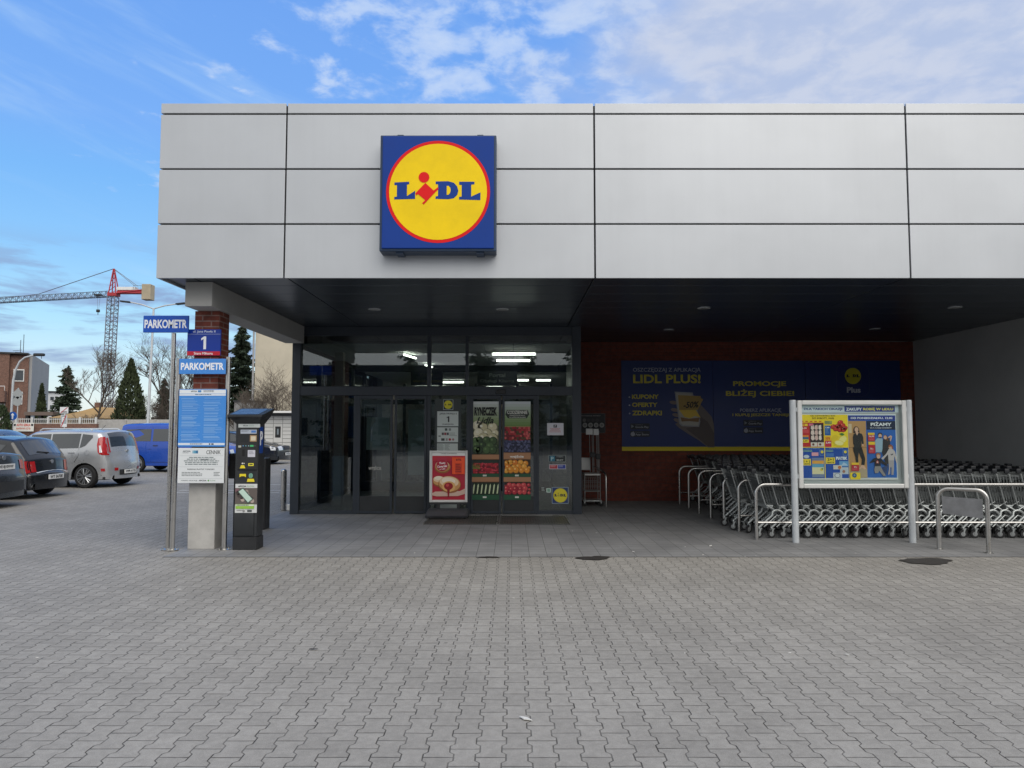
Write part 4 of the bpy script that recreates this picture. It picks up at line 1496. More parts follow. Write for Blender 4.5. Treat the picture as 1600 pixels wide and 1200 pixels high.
# small basket trolley beside the wall
bt = thing('basket_trolley', 'small wire basket trolley with tall flag poles beside the glazed entrance', 'trolley', (1.9, 15.4, 0))
bpy.context.view_layer.update()
TY = 15.35
tx = lambda v: P(900 + v * 60 / 450, 700, TY)[0]
tz = lambda v: P(930, 640 + v * 160 / 1200, TY)[1]
b = MB()
for yy in (TY, TY + .42):
    for i in range(9):
        xx = tx(104) + i * (tx(278) - tx(104)) / 8
        b.tube([(xx, yy, tz(960)), (xx, yy, tz(800))], .003, M_ZINC, 4)
    for zz in (960, 905, 850, 800):
        b.tube([(tx(104), yy, tz(zz)), (tx(278), yy, tz(zz))], .004, M_ZINC, 4)
b.cbox(tx(104), tx(278), TY, TY + .42, tz(962), tz(955), M_ZINC, .002)
loc(b, 'basket', bt)
loc(MB().cbox(tx(100), tx(282), TY - .02, TY + .44, tz(772), tz(752), M_ALUW, .004).cbox(tx(66), tx(186), TY + .36, TY + .38, tz(720), tz(572), M_ALUW, .004), 'shelf', bt)
b = MB()
for (x_, y_) in ((100, TY), (280, TY), (100, TY + .42), (280, TY + .42)):
    b.tube([(tx(x_), y_, .08), (tx(x_), y_, tz(750))], .011, M_ZINC, 8)
b.cbox(tx(85), tx(300), TY, TY + .42, .10, .125, M_ZINC, .004)
loc(b, 'frame', bt)
for (x0, x1, zt) in ((170, 178, 235), (200, 208, 228), (215, 222, 228), (252, 259, 228), (268, 272, 228), (280, 284, 250)):
    loc(MB().tube([(tx(x1), TY + .2, tz(748)), (tx(x0), TY + .2, tz(zt))], .008, M_ZINC, 6), 'pole', bt)
for (x0, x1, z0, z1) in ((128, 208, 295, 222), (216, 278, 300, 226)):
    loc(MB().cbox(tx(x0), tx(x1), TY + .17, TY + .186, tz(z0), tz(z1), M_ALUW, .003), 'flag_plate', bt)
loc(MB().cbox(tx(172), tx(240), TY + .15, TY + .25, tz(562), tz(506), M_BLACK, .01).cbox(tx(244), tx(298), TY + .15, TY + .25, tz(585), tz(520), M_BLACK, .01), 'strap', bt)
for (x_, y_) in ((98, TY), (290, TY), (120, TY + .4), (270, TY + .4)):
    loc(MB().lathe([(.03, -.014), (.05, -.01), (.05, .01), (.03, .014)], M_RUBBER, 14, (tx(x_), y_, .052), 'Y').cbox(tx(x_) - .012, tx(x_) + .012, y_ - .02, y_ + .02, .06, .1, M_ZINC, .003), 'wheel', bt)
rl = thing('guard_rail', 'short bent steel hoop rail beside the basket trolley at the brick wall', 'rail', (2.0, 15.3, 0))
bpy.context.view_layer.update()
loc(MB().tube([(tx(338), 15.2, .003), (tx(338), 15.2, .62), (tx(335), 15.22, .68), (tx(322), 15.26, .73), (tx(290), 15.4, .77), (tx(280), 15.9, .79), (tx(280), WY - .01, .79)], .021, M_STEEL, 12), 'tube', rl)

# ================================================================== trolley park
RX0 = 3.69
rail_y = [10.83 + k * 0.82 for k in range(8)]
rail_lab = ['front steel trolley rail nearest the poster case, standing before the first row of trolleys', 'second steel trolley rail from the front, just behind the first row of trolleys',
            'third steel trolley rail from the front of the trolley park', 'fourth steel trolley rail from the front of the trolley park', 'fourth steel trolley rail from the brick wall',
            'third steel trolley rail from the brick wall', 'second steel trolley rail from the brick wall', 'last steel trolley rail, closest to the brick wall']
for k, yy in enumerate(rail_y):
    o = thing('trolley_rail', rail_lab[k], 'rail', (RX0, yy, 0), 0, 'steel rails of the trolley park')
    xe = WX - RX0 - .05
    if k == 0:
        xe = 9.0 - RX0
    h, r = 0.83, 0.026
    pts = [(0, 0, .003), (0, 0, h - .14)] + [(.14 - .14 * math.cos(R(q)), 0, h - .14 + .14 * math.sin(R(q))) for q in (15, 30, 45, 60, 75, 90)] + [(xe, 0, h)]
    MB().tube(pts, r, M_STEEL, 12).build('top_tube', o)
    MB().tube([(r * .8, 0, .26), (xe, 0, .26)], .016, M_STEEL, 8).build('lower_tube', o)
    for xx in ((2.9, xe - .02) if k else (2.45, xe - .02)):
        MB().tube([(xx, 0.045, .003), (xx, 0.045, h - .02)], .022, M_STEEL, 10).build('support', o)

# one trolley: handle end at x=0, nose towards +x
M_TWIRE = mat('trolley_wire', (0.27, 0.29, 0.29), 0.36, 0.5)
M_TPLAST = mat("trolley_plastic", (0.016, 0.018, 0.022), 0.42, 0, 0.08, 6)
M_HUB = mat("wheel_hub", (0.30, 0.31, 0.31), 0.5, 0.2, 0.06, 10)


def lerp(a, b, t):
    return a + (b - a) * t


trolley = thing('shopping_trolley', 'x', 'shopping trolley', (0, 0, 0))
# basket corners: rear slants, the nose is lower and narrower
RT, RB = (0.02, 0.265, 0.965), (0.17, 0.215, 0.50)      # rear top, rear bottom (x, half width, z)
NT_, NB = (0.93, 0.185, 0.885), (0.86, 0.165, 0.60)


def bpt(f, g, sgn):
    """point on the basket side: f along, g up"""
    a = [lerp(RB[i], RT[i], g) for i in range(3)]
    b_ = [lerp(NB[i], NT_[i], g) for i in range(3)]
    p = [lerp(a[i], b_[i], f) for i in range(3)]
    return (p[0], sgn * p[1], p[2])


b = MB()
WR = .0026
for sgn in (-1, 1):
    for i in range(19):
        f = i / 18
        b.tube([bpt(f, 0, sgn), bpt(f, 1, sgn)], WR, M_TWIRE, 3, cap=False)
    for g in (0, .28, .62):
        b.tube([bpt(0, g, sgn), bpt(1, g, sgn)], WR * 1.2, M_TWIRE, 3, cap=False)
    b.tube([bpt(0, 1, sgn), bpt(1, 1, sgn)], .0055, M_TWIRE, 5, cap=False)
for i in range(9):
    f = -1 + 2 * i / 8
    p0, p1 = bpt(1, 0, 1), bpt(1, 1, 1)
    b.tube([(p0[0], p0[1] * f, p0[2]), (p1[0], p1[1] * f, p1[2])], WR, M_TWIRE, 3, cap=False)
    q0 = bpt(0, 0, 1)
    b.tube([(q0[0], q0[1] * f, q0[2]), (p0[0], p0[1] * f, p0[2])], WR, M_TWIRE, 3, cap=False)
for g in (0, .5, 1):
    p0 = bpt(1, g, 1)
    b.tube([(p0[0], -p0[1], p0[2]), p0], WR * 1.6, M_TWIRE, 4, cap=False)
for i in range(7):
    f = i / 6
    b.tube([bpt(f, 0, -1), bpt(f, 0, 1)], WR, M_TWIRE, 3, cap=False)
b.build('basket', trolley)
# rear flap and child seat
b = MB()
for i in range(11):
    f = -1 + 2 * i / 10
    b.tube([(.03, .245 * f, .95), (.165, .205 * f, .51)], WR, M_TWIRE, 3, cap=False)
for t_ in (.15, .5, .85):
    b.tube([(lerp(.03, .165, t_), -lerp(.245, .205, t_), lerp(.95, .51, t_)), (lerp(.03, .165, t_), lerp(.245, .205, t_), lerp(.95, .51, t_))], WR * 1.3, M_TWIRE, 4, cap=False)
b.build('rear_flap', trolley)
rot = Matrix.Translation((.085, 0, .80)) @ Matrix.Rotation(R(-17), 4, 'Y')
MB().cbox(-.006, .006, -.16, .16, -.11, .12, M_TPLAST, .005, rot).build('child_seat', trolley)
# chassis: oval side tubes that rise, arch over and fall to the front castors
b = MB()
for sgn in (-1, 1):
    yb, yf = .255 * sgn, .165 * sgn
    pts = [(.04, yb, .155), (.255, yb * .97, .345)]
    pts += [(.335 + .10 * math.cos(R(a_)), yb * .93, .325 + .10 * math.sin(R(a_))) for a_ in (130, 110, 90, 65, 40)]
    pts += [(.52, lerp(yb, yf, .55), .255), (.66, yf, .155)]
    b.tube(pts, .018, M_ZINC, 8)
    b.tube([(.13, yb * .96, .17), (.28, yb * .93, .30), (.335, yb * .9, .345), (.39, yb * .88, .33), (.47, yb * .8, .24)], .009, M_ZINC, 6)
    b.tube([(.30, yb * .9, .425), (.18, .20 * sgn, .50)], .010, M_ZINC, 6)
    b.tube([(.34, yb * .88, .42), (.60, .17 * sgn, .55)], .009, M_ZINC, 6)
    # handle uprights
    b.tube([(.17, .21 * sgn, .50), (.02, .268 * sgn, .97), (-.02, .268 * sgn, 1.02)], .010, M_ZINC, 6)
b.tube([(.12, -.25, .235), (.12, .25, .235)], .009, M_ZINC, 6)
b.tube([(.60, -.165, .18), (.60, .165, .18)], .009, M_ZINC, 6)
b.cbox(.19, .29, -.2, .2, .445, .50, M_ZINC, .008)
b.build('frame', trolley)
MB().tube([(-.03, -.275, 1.03), (-.03, .275, 1.03)], .019, M_TPLAST, 10).cbox(-.055, .02, -.285, -.255, .985, 1.06, M_TPLAST, .008).cbox(-.055, .02, .255, .285, .985, 1.06, M_TPLAST, .008).build('handle', trolley)
MB().cbox(-.062, .018, -.085, .0, 1.0, 1.085, M_TPLAST, .008).build('coin_lock', trolley)


def castor(x, y, ang):
    o = bpy.data.objects.new('wheel', None)
    m = Matrix.Rotation(R(ang), 4, 'Z')
    b = MB()
    b.lathe([(.052, -.015), (.062, -.012), (.0635, 0), (.062, .012), (.052, .015)], M_RUBBER, 18, (0, 0, .065), 'Y')
    b.lathe([(.012, -.0175), (.034, -.016), (.034, .016), (.012, .0175)], M_HUB, 14, (0, 0, .065), 'Y')
    for sgn in (-1, 1):
        b.add([(-.009, .021 * sgn, .06), (.009, .021 * sgn, .06), (.034, .021 * sgn, .145), (.006, .021 * sgn, .145),
               (-.009, .025 * sgn, .06), (.009, .025 * sgn, .06), (.034, .025 * sgn, .145), (.006, .025 * sgn, .145)],
              [(0, 1, 2, 3), (4, 5, 6, 7), (0, 1, 5, 4), (1, 2, 6, 5), (2, 3, 7, 6), (3, 0, 4, 7)], M_ZINC)
    b.cbox(-.006, .046, -.025, .025, .140, .150, M_ZINC, .002)
    b.lathe([(.014, .15), (.014, .185)], M_TPLAST, 10, (.02, 0, 0))
    b.v = [tuple(m @ Vector(q)) for q in b.v]
    o = b.build('wheel', trolley)
    o.location = (x, y, 0)
    return o


castor(.045, -.25, 0)
castor(.045, .25, 12)
castor(.655, -.165, 15)
castor(.655, .165, -30)
SP = 0.184
first = True
rown = ['front row', 'second row', 'third row', 'fourth row', 'fifth row', 'sixth row', 'back row by the brick wall']
starts = [3.74, 3.60, 3.84, 4.08, 4.14, 4.20, 4.10]
for row in range(7):
    yc_ = (rail_y[row] + rail_y[row + 1]) / 2
    x = starts[row]
    n = 0
    lim = min(WX - .95, 0.735 * yc_ + .6)
    while x < lim:
        o = trolley if first else copy_tree(trolley)
        first = False
        o.location = (x, yc_ + rnd.uniform(-.015, .015), 0)
        o.rotation_euler = (0, 0, R(rnd.uniform(-1.2, 1.2)))
        o['group'] = 'shopping trolleys nested in the %s' % rown[row]
        if n == 0:
            o['label'] = 'wire shopping trolley at the open left end of the %s' % rown[row]
            o['group'] = 'end trolleys of the rows'
        else:
            o['label'] = 'wire shopping trolley nested inside the %s of the trolley park' % rown[row]
        if row < 2 or n < 2:
            for ch in kids(o):
                if ch.name.startswith('wheel'):
                    ch.rotation_euler = (0, 0, R(rnd.choice([0, 0, 5, -10, 20, -25, 70, 180, 160])))
        x += SP + rnd.uniform(-.006, .006)
        n += 1

# ------------------------------------------------------------------ poster case
pc = thing('poster_case', 'wide pale aluminium poster case on two posts in front of the trolleys', 'notice board', (5.04, 10.57, 0))
bpy.context.view_layer.update()
PY = 10.57
for xx in (4.175, 5.895):
    loc(MB().tube([(xx, PY, .003), (xx, PY, 2.09)], .048, M_ALU, 20, cap=False).lathe([(.048, 2.09), (.046, 2.098), (.002, 2.1)], M_ALU, 20, (xx, PY, 0)), 'post', pc)
CY = PY - .05
hx = lambda v: P(1230 + v * 210 / 1600, 700, CY)[0]
hz = lambda v: P(1340, 615 + v * 155 / 1181, CY)[1]
X0, X1, Z0, Z1 = hx(137), hx(1437), hz(1128), hz(80)
fw = hx(190) - hx(137)
b = MB()
for (xa, xb, za, zb) in ((X0, X0 + fw, Z0, Z1), (X1 - fw, X1, Z0, Z1), (X0 + fw, X1 - fw, Z0, Z0 + fw), (X0 + fw, X1 - fw, Z1 - fw, Z1)):
    b.cbox(xa, xb, CY, CY + .095, za, zb, M_ALUW, .012)
loc(b, 'frame', pc)
loc(MB().box(X0 + fw, X1 - fw, CY + .075, CY + .09, Z0 + fw, Z1 - fw, mat("case_back", (0.45, 0.47, 0.48), .6)), 'back_panel', pc)
loc(MB().box(X0 + fw + .001, X1 - fw - .001, CY + .012, CY + .016, Z0 + fw + .001, Z1 - fw - .001, M_CLEAR), 'glass_pane', pc)
for xx in (X0 - .012, X1 + .012):
    for zz in (hz(190), hz(990)):
        loc(MB().cbox(xx - .02, xx + .02, CY + .02, PY + .02, zz - .03, zz + .03, M_ALU, .004), 'hinge', pc)
a = Art(CY + .07, .0012)
hr = lambda x0, x1, z1, z0, c, lv: a.rect(hx(x0), hx(x1), hz(z0), hz(z1), c, lv)
hp = lambda pts, c, lv: a.poly([(hx(p[0]), hz(p[1])) for p in pts], c, lv)
hd = lambda x, z, r, c, lv, k=1, tilt=0: a.disc(hx(x), hz(z), r * (hx(100) - hx(0)) / 100, c, lv, 20, r * k * (hx(100) - hx(0)) / 100, tilt)
ht = lambda s_, x0, x1, z1, z0, c, lv, bd=.03: a.text(s_, hx(x0), hx(x1), hz(z0), hz(z1), c, lv, bd)
hr(180, 1370, 130, 225, (214, 226, 234), 1)
ht("DLA TAKICH OKAZJI", 232, 694, 168, 202, (48, 62, 130), 2, .04)
hr(720, 1326, 148, 215, (44, 58, 144), 2)
ht("ZAKUPY", 738, 930, 166, 202, (236, 240, 244), 3, .04)
ht("ROBIĘ W LIDLU", 944, 1306, 166, 206, (238, 226, 110), 3, .04)
hr(195, 1335, 240, 1035, (222, 226, 228), 1)
# left sheet, upper
hr(190, 755, 250, 1010, (250, 220, 40), 2)
hr(195, 464, 645, 1010, (22, 78, 172), 3)
hr(474, 752, 645, 1010, (22, 78, 172), 3)
ht("OD CZWARTKU, 8.02", 306, 606, 256, 274, (70, 62, 30), 3, .03)
ht("DO SOBOTY, 10.02", 328, 590, 282, 308, (70, 62, 30), 3, .03)
for k in range(5):
    hr(192 + k * 54, 222 + k * 54, 324, 338, (214, 100, 40), 3)
hr(192, 464, 345, 636, (196, 40, 46), 3)
hr(296, 462, 352, 585, (52, 40, 42), 4)
for k in range(9):
    hp([(312 + (k % 3) * 46, 380 + (k // 3) * 62), (344 + (k % 3) * 44, 372 + (k // 3) * 62), (352 + (k % 3) * 42, 420 + (k // 3) * 62), (326 + (k % 3) * 46, 436 + (k // 3) * 62), (308 + (k % 3) * 46, 416 + (k // 3) * 62)], [(232, 212, 204), (222, 188, 180), (240, 224, 214)][k % 3], 5)
hr(194, 272, 358, 386, (250, 214, 50), 4)
ht("40%", 204, 240, 364, 380, (190, 40, 40), 5)
ht("6,39", 204, 258, 402, 424, (250, 240, 240), 4)
hr(196, 282, 430, 470, (214, 72, 80), 4)
hr(194, 280, 498, 516, (240, 150, 50), 4)
hr(194, 280, 518, 544, (60, 110, 150), 4)
hr(194, 280, 548, 584, (250, 222, 60), 4)
ht("4,99", 206, 266, 556, 578, (80, 60, 20), 5)
hr(286, 340, 356, 384, (226, 120, 150), 5)
for k in (0, 1):
    hr(304 + k * 82, 380 + k * 82, 582, 632, (226, 216, 206), 5)
    hd(334 + k * 82, 606, 14, (110, 60, 50), 6)
hr(476, 566, 324, 360, (170, 176, 90), 4)
a.lines(hx(478), hx(560), hz(372), hz(324), 3, (90, 110, 110), 5, .5, 3)
hr(474, 546, 380, 498, (34, 96, 170), 4)
ht("7,49", 482, 532, 396, 416, (240, 244, 248), 5)
a.lines(hx(480), hx(530), hz(480), hz(425), 4, (120, 160, 210), 5, .4, 9)
hr(474, 546, 506, 556, (246, 186, 40), 4)
ht("35%", 482, 538, 520, 548, (200, 80, 40), 5)
hr(474, 552, 560, 636, (206, 36, 70), 4)
ht("3,49", 484, 542, 574, 600, (250, 240, 240), 5)
for (x, z) in ((610, 420), (660, 430), (716, 412), (580, 395), (632, 388), (690, 380), (664, 345), (650, 400), (700, 430)):
    hd(x, z, 36, (168, 34, 30), 5, .8, 20)
    hd(x - 2, z - 4, 30, (206, 52, 40), 6, .72, 20)
    hd(x - 10, z - 12, 7, (240, 150, 130), 7, .6)
hd(600, 545, 48, (236, 204, 40), 5, 1.1)
hd(682, 545, 62, (240, 214, 60), 6, .78, 38)
hd(688, 548, 50, (250, 238, 150), 7, .72, 38)
hd(640, 594, 62, (240, 214, 60), 8, .62, -8)
hd(642, 588, 52, (250, 240, 160), 9, .52, -8)
hp([(645, 480), (680, 468), (712, 486), (680, 504)], (70, 130, 50), 9)
# left sheet, lower
for x0 in (195, 474):
    ht("TYLKO Z APLIKACJĄ", x0 + 46, x0 + 220, 652, 662, (170, 196, 226), 4, .02)
    a.lines(hx(x0 + 6), hx(x0 + 140), hz(700), hz(672), 2, (150, 190, 140), 4, .5, x0)
    a.rrect(hx(x0 + 212), hx(x0 + 270), hz(738), hz(672), .008, (140, 170, 210), 4)
    a.rrect(hx(x0 + 216), hx(x0 + 266), hz(734), hz(676), .007, (30, 84, 170), 5)
    hd(x0 + 241, 696, 17, (240, 216, 60), 6)
hr(200, 300, 780, 858, (250, 220, 60), 4)
ht("1 + 1", 214, 286, 796, 826, (70, 60, 30), 5)
ht("GRATIS", 212, 288, 832, 848, (70, 60, 30), 5)
hd(248, 752, 34, (206, 216, 226), 5, .6)
hr(312, 392, 702, 744, (236, 168, 180), 5)
hr(312, 458, 766, 1000, (120, 136, 170), 4)
hr(316, 454, 800, 838, (236, 170, 70), 5)
hr(316, 450, 840, 880, (100, 170, 206), 5)
hr(314, 454, 880, 962, (236, 226, 180), 5)
hd(425, 908, 18, (236, 206, 60), 6, .8)
hp([(414, 896), (448, 886), (440, 912)], (100, 150, 70), 7)
hr(480, 590, 762, 838, (250, 220, 60), 4)
ht("2+1", 498, 572, 770, 802, (70, 60, 30), 5)
ht("GRATIS", 490, 578, 814, 830, (70, 60, 30), 5)
hr(486, 576, 712, 752, (70, 120, 190), 4)
ht("PIĄTEK", 602, 738, 752, 800, (240, 244, 248), 5, .06)
hr(640, 748, 806, 870, (110, 170, 220), 4)
hp([(660, 860), (690, 820), (720, 836), (740, 860)], (180, 210, 236), 5)
hr(646, 746, 880, 962, (196, 206, 216), 5)
hd(690, 930, 18, (170, 120, 100), 6)
hr(566, 668, 855, 905, (220, 214, 206), 6)
hd(640, 882, 20, (206, 120, 70), 7)
hr(562, 668, 945, 1008, (206, 210, 220), 6)
hd(612, 978, 34, (60, 70, 110), 7, .8)
hd(612, 978, 29, (220, 224, 230), 8, .8)
# right sheet
hr(760, 1326, 258, 1005, (40, 104, 190), 2)
hr(760, 1326, 262, 318, (40, 58, 150), 3)
ht("OD PONIEDZIAŁKU, 12.02", 790, 1294, 278, 306, (236, 240, 246), 4, .035)
hr(758, 972, 325, 1008, (196, 150, 98), 3)
hr(762, 800, 360, 470, (216, 196, 164), 4)
hr(758, 972, 640, 648, (166, 120, 78), 4)
hp([(758, 1008), (758, 940), (880, 880), (972, 900), (972, 1008)], (186, 166, 136), 4)
hr(978, 1326, 325, 430, (22, 34, 66), 3)
ht("PIŻAMY", 1028, 1280, 334, 386, (240, 242, 246), 4, .04)
ht("DLA CAŁEJ RODZINY", 1022, 1282, 402, 418, (214, 220, 230), 4, .03)
BK, SK, HR_ = (38, 36, 38), (222, 180, 154), (70, 46, 34)
# woman in black, standing
hp([(815, 470), (818, 420), (836, 392), (864, 390), (886, 412), (892, 462), (876, 470), (834, 474)], HR_, 5)
hd(856, 428, 23, SK, 6, 1.25)
hp([(808, 520), (818, 484), (848, 470), (878, 466), (918, 478), (934, 520), (936, 600), (924, 618), (914, 600), (908, 560), (908, 650), (820, 650), (818, 560), (826, 600), (812, 610)], BK, 7)
hp([(806, 640), (912, 640), (930, 700), (950, 780), (940, 850), (912, 868), (900, 852), (908, 790), (874, 700), (866, 760), (866, 840), (840, 846), (832, 760), (812, 690)], (30, 30, 32), 8)
hp([(842, 466), (860, 500), (878, 464), (868, 452), (850, 452)], SK, 9)
hd(925, 614, 10, SK, 9, 1.4)
hp([(905, 852), (932, 856), (956, 900), (930, 908), (908, 884), (884, 906), (872, 896)], SK, 9)
# man, woman, two children
hd(1138, 490, 28, (40, 32, 30), 5, .9)
hd(1137, 505, 21, SK, 6, 1.25)
hd(1137, 524, 17, (90, 66, 56), 7, .55)
hp([(1076, 566), (1096, 536), (1130, 528), (1164, 536), (1178, 640), (1172, 700), (1080, 700)], (160, 190, 210), 5)
hp([(1160, 660), (1166, 560), (1190, 520), (1228, 520), (1256, 560), (1250, 660), (1236, 830), (1196, 850), (1150, 700)], (52, 48, 52), 7)
hp([(1176, 510), (1186, 494), (1214, 496), (1232, 530), (1228, 570), (1212, 556)], (120, 76, 50), 8)
hd(1196, 522, 20, SK, 9, 1.2, 15)
hp([(1228, 520), (1262, 496), (1280, 510), (1262, 570), (1250, 560), (1262, 520), (1236, 530)], SK, 8)
hp([(1140, 772), (1200, 720), (1234, 660), (1276, 656), (1308, 690), (1336, 824), (1320, 830), (1296, 740), (1294, 800), (1226, 800), (1222, 724), (1160, 790)], (206, 196, 196), 10)
hd(1254, 636, 24, SK, 11, 1.1)
hp([(1228, 640), (1234, 614), (1258, 606), (1284, 626), (1284, 668), (1272, 660), (1266, 630)], (166, 96, 60), 12)
hp([(1252, 716), (1262, 726), (1282, 712), (1278, 732), (1258, 738)], (70, 70, 80), 12)
hp([(1224, 796), (1292, 796), (1288, 900), (1280, 970), (1256, 972), (1258, 880), (1244, 880), (1240, 960), (1212, 972), (1216, 950), (1228, 900)], (178, 170, 174), 11)
hd(1106, 736, 28, (170, 110, 70), 11, 1.05)
hd(1106, 752, 22, SK, 12, 1.1)
hp([(1000, 822), (1054, 770), (1090, 764), (1128, 772), (1212, 850), (1204, 868), (1130, 826), (1132, 870), (1060, 872), (1058, 816), (1008, 832)], (34, 34, 46), 11)
hp([(1076, 812), (1092, 794), (1108, 812), (1106, 832), (1080, 832)], (196, 90, 80), 12)
hd(1092, 818, 8, (230, 220, 210), 13)
hp([(1060, 868), (1128, 866), (1150, 910), (1188, 980), (1160, 986), (1110, 920), (1096, 950), (1060, 950), (1050, 910)], (150, 144, 142), 12)
hp([(1150, 880), (1214, 850), (1218, 868), (1190, 984), (1160, 988)], (52, 74, 120), 10)
for (x0, x1, z0, z1) in ((782, 870, 824, 924), (988, 1068, 466, 566), (990, 1070, 574, 712)):
    hr(x0, x1, z0 + (z1 - z0) * .28, z1, (196, 34, 52), 13)
    hr(x0, x1, z0, z0 + (z1 - z0) * .26, (250, 206, 50), 13)
    a.lines(hx(x0 + 6), hx(x1 - 10), hz(z1 - 6), hz(z1 - (z1 - z0) * .3), 3, (226, 130, 140), 14, .4, x0)
ht("34,99", 996, 1060, 500, 522, (250, 236, 236), 14)
ht("30,-", 808, 852, 866, 886, (250, 236, 236), 14)
ht("25,-", 1008, 1052, 648, 668, (250, 236, 236), 14)
hr(762, 884, 944, 1026, (246, 218, 44), 13)
hd(812, 976, 28, (40, 80, 130), 14)
hd(812, 976, 13, (120, 160, 190), 15)
attach(a.build('posters'), pc)
b = MB()
b.cbox(hx(190), hx(756), CY + .06, CY + .072, hz(1034), hz(1014), M_ALUW, .003).cbox(hx(762), hx(1338), CY + .06, CY + .072, hz(1034), hz(1014), M_ALUW, .003)
loc(b, 'poster_rail', pc)

# steel hoop barrier with a grey plate
hb = thing('hoop_barrier', 'bent steel hoop barrier carrying a bare grey plate before the trolleys', 'barrier', (6.17, 9.85, 0))
bpy.context.view_layer.update()
xa, ya_, xb, yb2 = 5.945, 10.0, 6.42, 9.68
u = Vector((xb - xa, yb2 - ya_, 0))
hh, rr0 = .845, .13
L_ = u.length
u.normalize()
pts = [Vector((xa, ya_, .003)), Vector((xa, ya_, hh - rr0))]
pts += [Vector((xa, ya_, hh - rr0)) + u * (rr0 - rr0 * math.cos(R(q))) + Vector((0, 0, rr0 * math.sin(R(q)))) for q in (15, 30, 45, 60, 75, 90)]
pts += [Vector((xb, yb2, hh - rr0)) - u * (rr0 - rr0 * math.cos(R(q))) + Vector((0, 0, rr0 * math.sin(R(q)))) for q in (90, 75, 60, 45, 30, 15)]
pts += [Vector((xb, yb2, hh - rr0)), Vector((xb, yb2, .003))]
loc(MB().tube(pts, .030, M_STEEL, 16), 'hoop', hb)
M_PLATE = mat("bare_grey_plate", (0.20, 0.205, 0.215), .55, .3, .15, 9)
qa, qb = Vector((xa, ya_, 0)) + u * .05, Vector((xb, yb2, 0)) - u * .05
nrm = Vector((-u.y, u.x, 0)) * .006
vv = []
for q, z0, z1 in ((qa, .50, .735), (qb, .46, .72)):
    for s2 in (-1, 1):
        vv += [q + nrm * s2 + Vector((0, 0, z0)), q + nrm * s2 + Vector((0, 0, z1))]
loc(MB().add(vv, [(0, 1, 3, 2), (4, 6, 7, 5), (0, 4, 5, 1), (2, 3, 7, 6), (1, 5, 7, 3), (0, 2, 6, 4)], M_PLATE), 'plate', hb)
for q in (0, 1):
    c_ = Vector((xa, ya_, 0)) if q == 0 else Vector((xb, yb2, 0))
    loc(MB().lathe([(.055, .003), (.055, .010), (.032, .014)], M_STEEL, 18, c_), 'foot_ring', hb)

# ================================================================== cars


def smooth_profile(pts, n=8):
    """Catmull-Rom through (x, z, sharp) points"""
    out = []
    P_ = [(p[0], p[1]) for p in pts]
    for i in range(len(P_) - 1):
        p0 = P_[max(0, i - 1)]
        p1, p2 = P_[i], P_[i + 1]
        p3 = P_[min(len(P_) - 1, i + 2)]
        L = math.dist(p1, p2)
        for k in range(n):
            t = k / n
            q = []
            for a in (0, 1):
                m1 = (p2[a] - p0[a]) * 0.5 * min(1, L / max(1e-6, math.dist(p0, p2)) * 2)
                m2 = (p3[a] - p1[a]) * 0.5 * min(1, L / max(1e-6, math.dist(p1, p3)) * 2)
                m1 *= .8
                m2 *= .8
                h = (2 * t ** 3 - 3 * t * t + 1) * p1[a] + (t ** 3 - 2 * t * t + t) * m1 + (-2 * t ** 3 + 3 * t * t) * p2[a] + (t ** 3 - t * t) * m2
                q.append(h)
            out.append(tuple(q))
    out.append(P_[-1])
    return out


def seg_dist(p, a, b):
    ax, az = a
    bx, bz = b
    dx, dz = bx - ax, bz - az
    L = dx * dx + dz * dz
    t = 0 if L < 1e-12 else max(0, min(1, ((p[0] - ax) * dx + (p[1] - az) * dz) / L))
    return math.hypot(p[0] - ax - t * dx, p[1] - az - t * dz)


M_CARGLASS = mat("car_glass", (0.012, 0.016, 0.018), 0.04, 0, 0, coat=1.0, spec=1.0)
M_TYRE = mat("tyre", (0.018, 0.018, 0.019), 0.8, 0, 0.2, 12)
M_RIM = mat("alloy_rim", (0.55, 0.56, 0.57), 0.28, 0.9)
M_REDL = mat("red_lens", (0.42, 0.012, 0.014), 0.12, 0, 0.1, 20, coat=0.6)
M_CLRL = mat("clear_lens", (0.70, 0.72, 0.74), 0.12, 0.2, 0.1, 20, coat=0.6)
M_CPLAST = mat("bumper_plastic", (0.030, 0.031, 0.033), 0.6, 0, 0.1, 8)


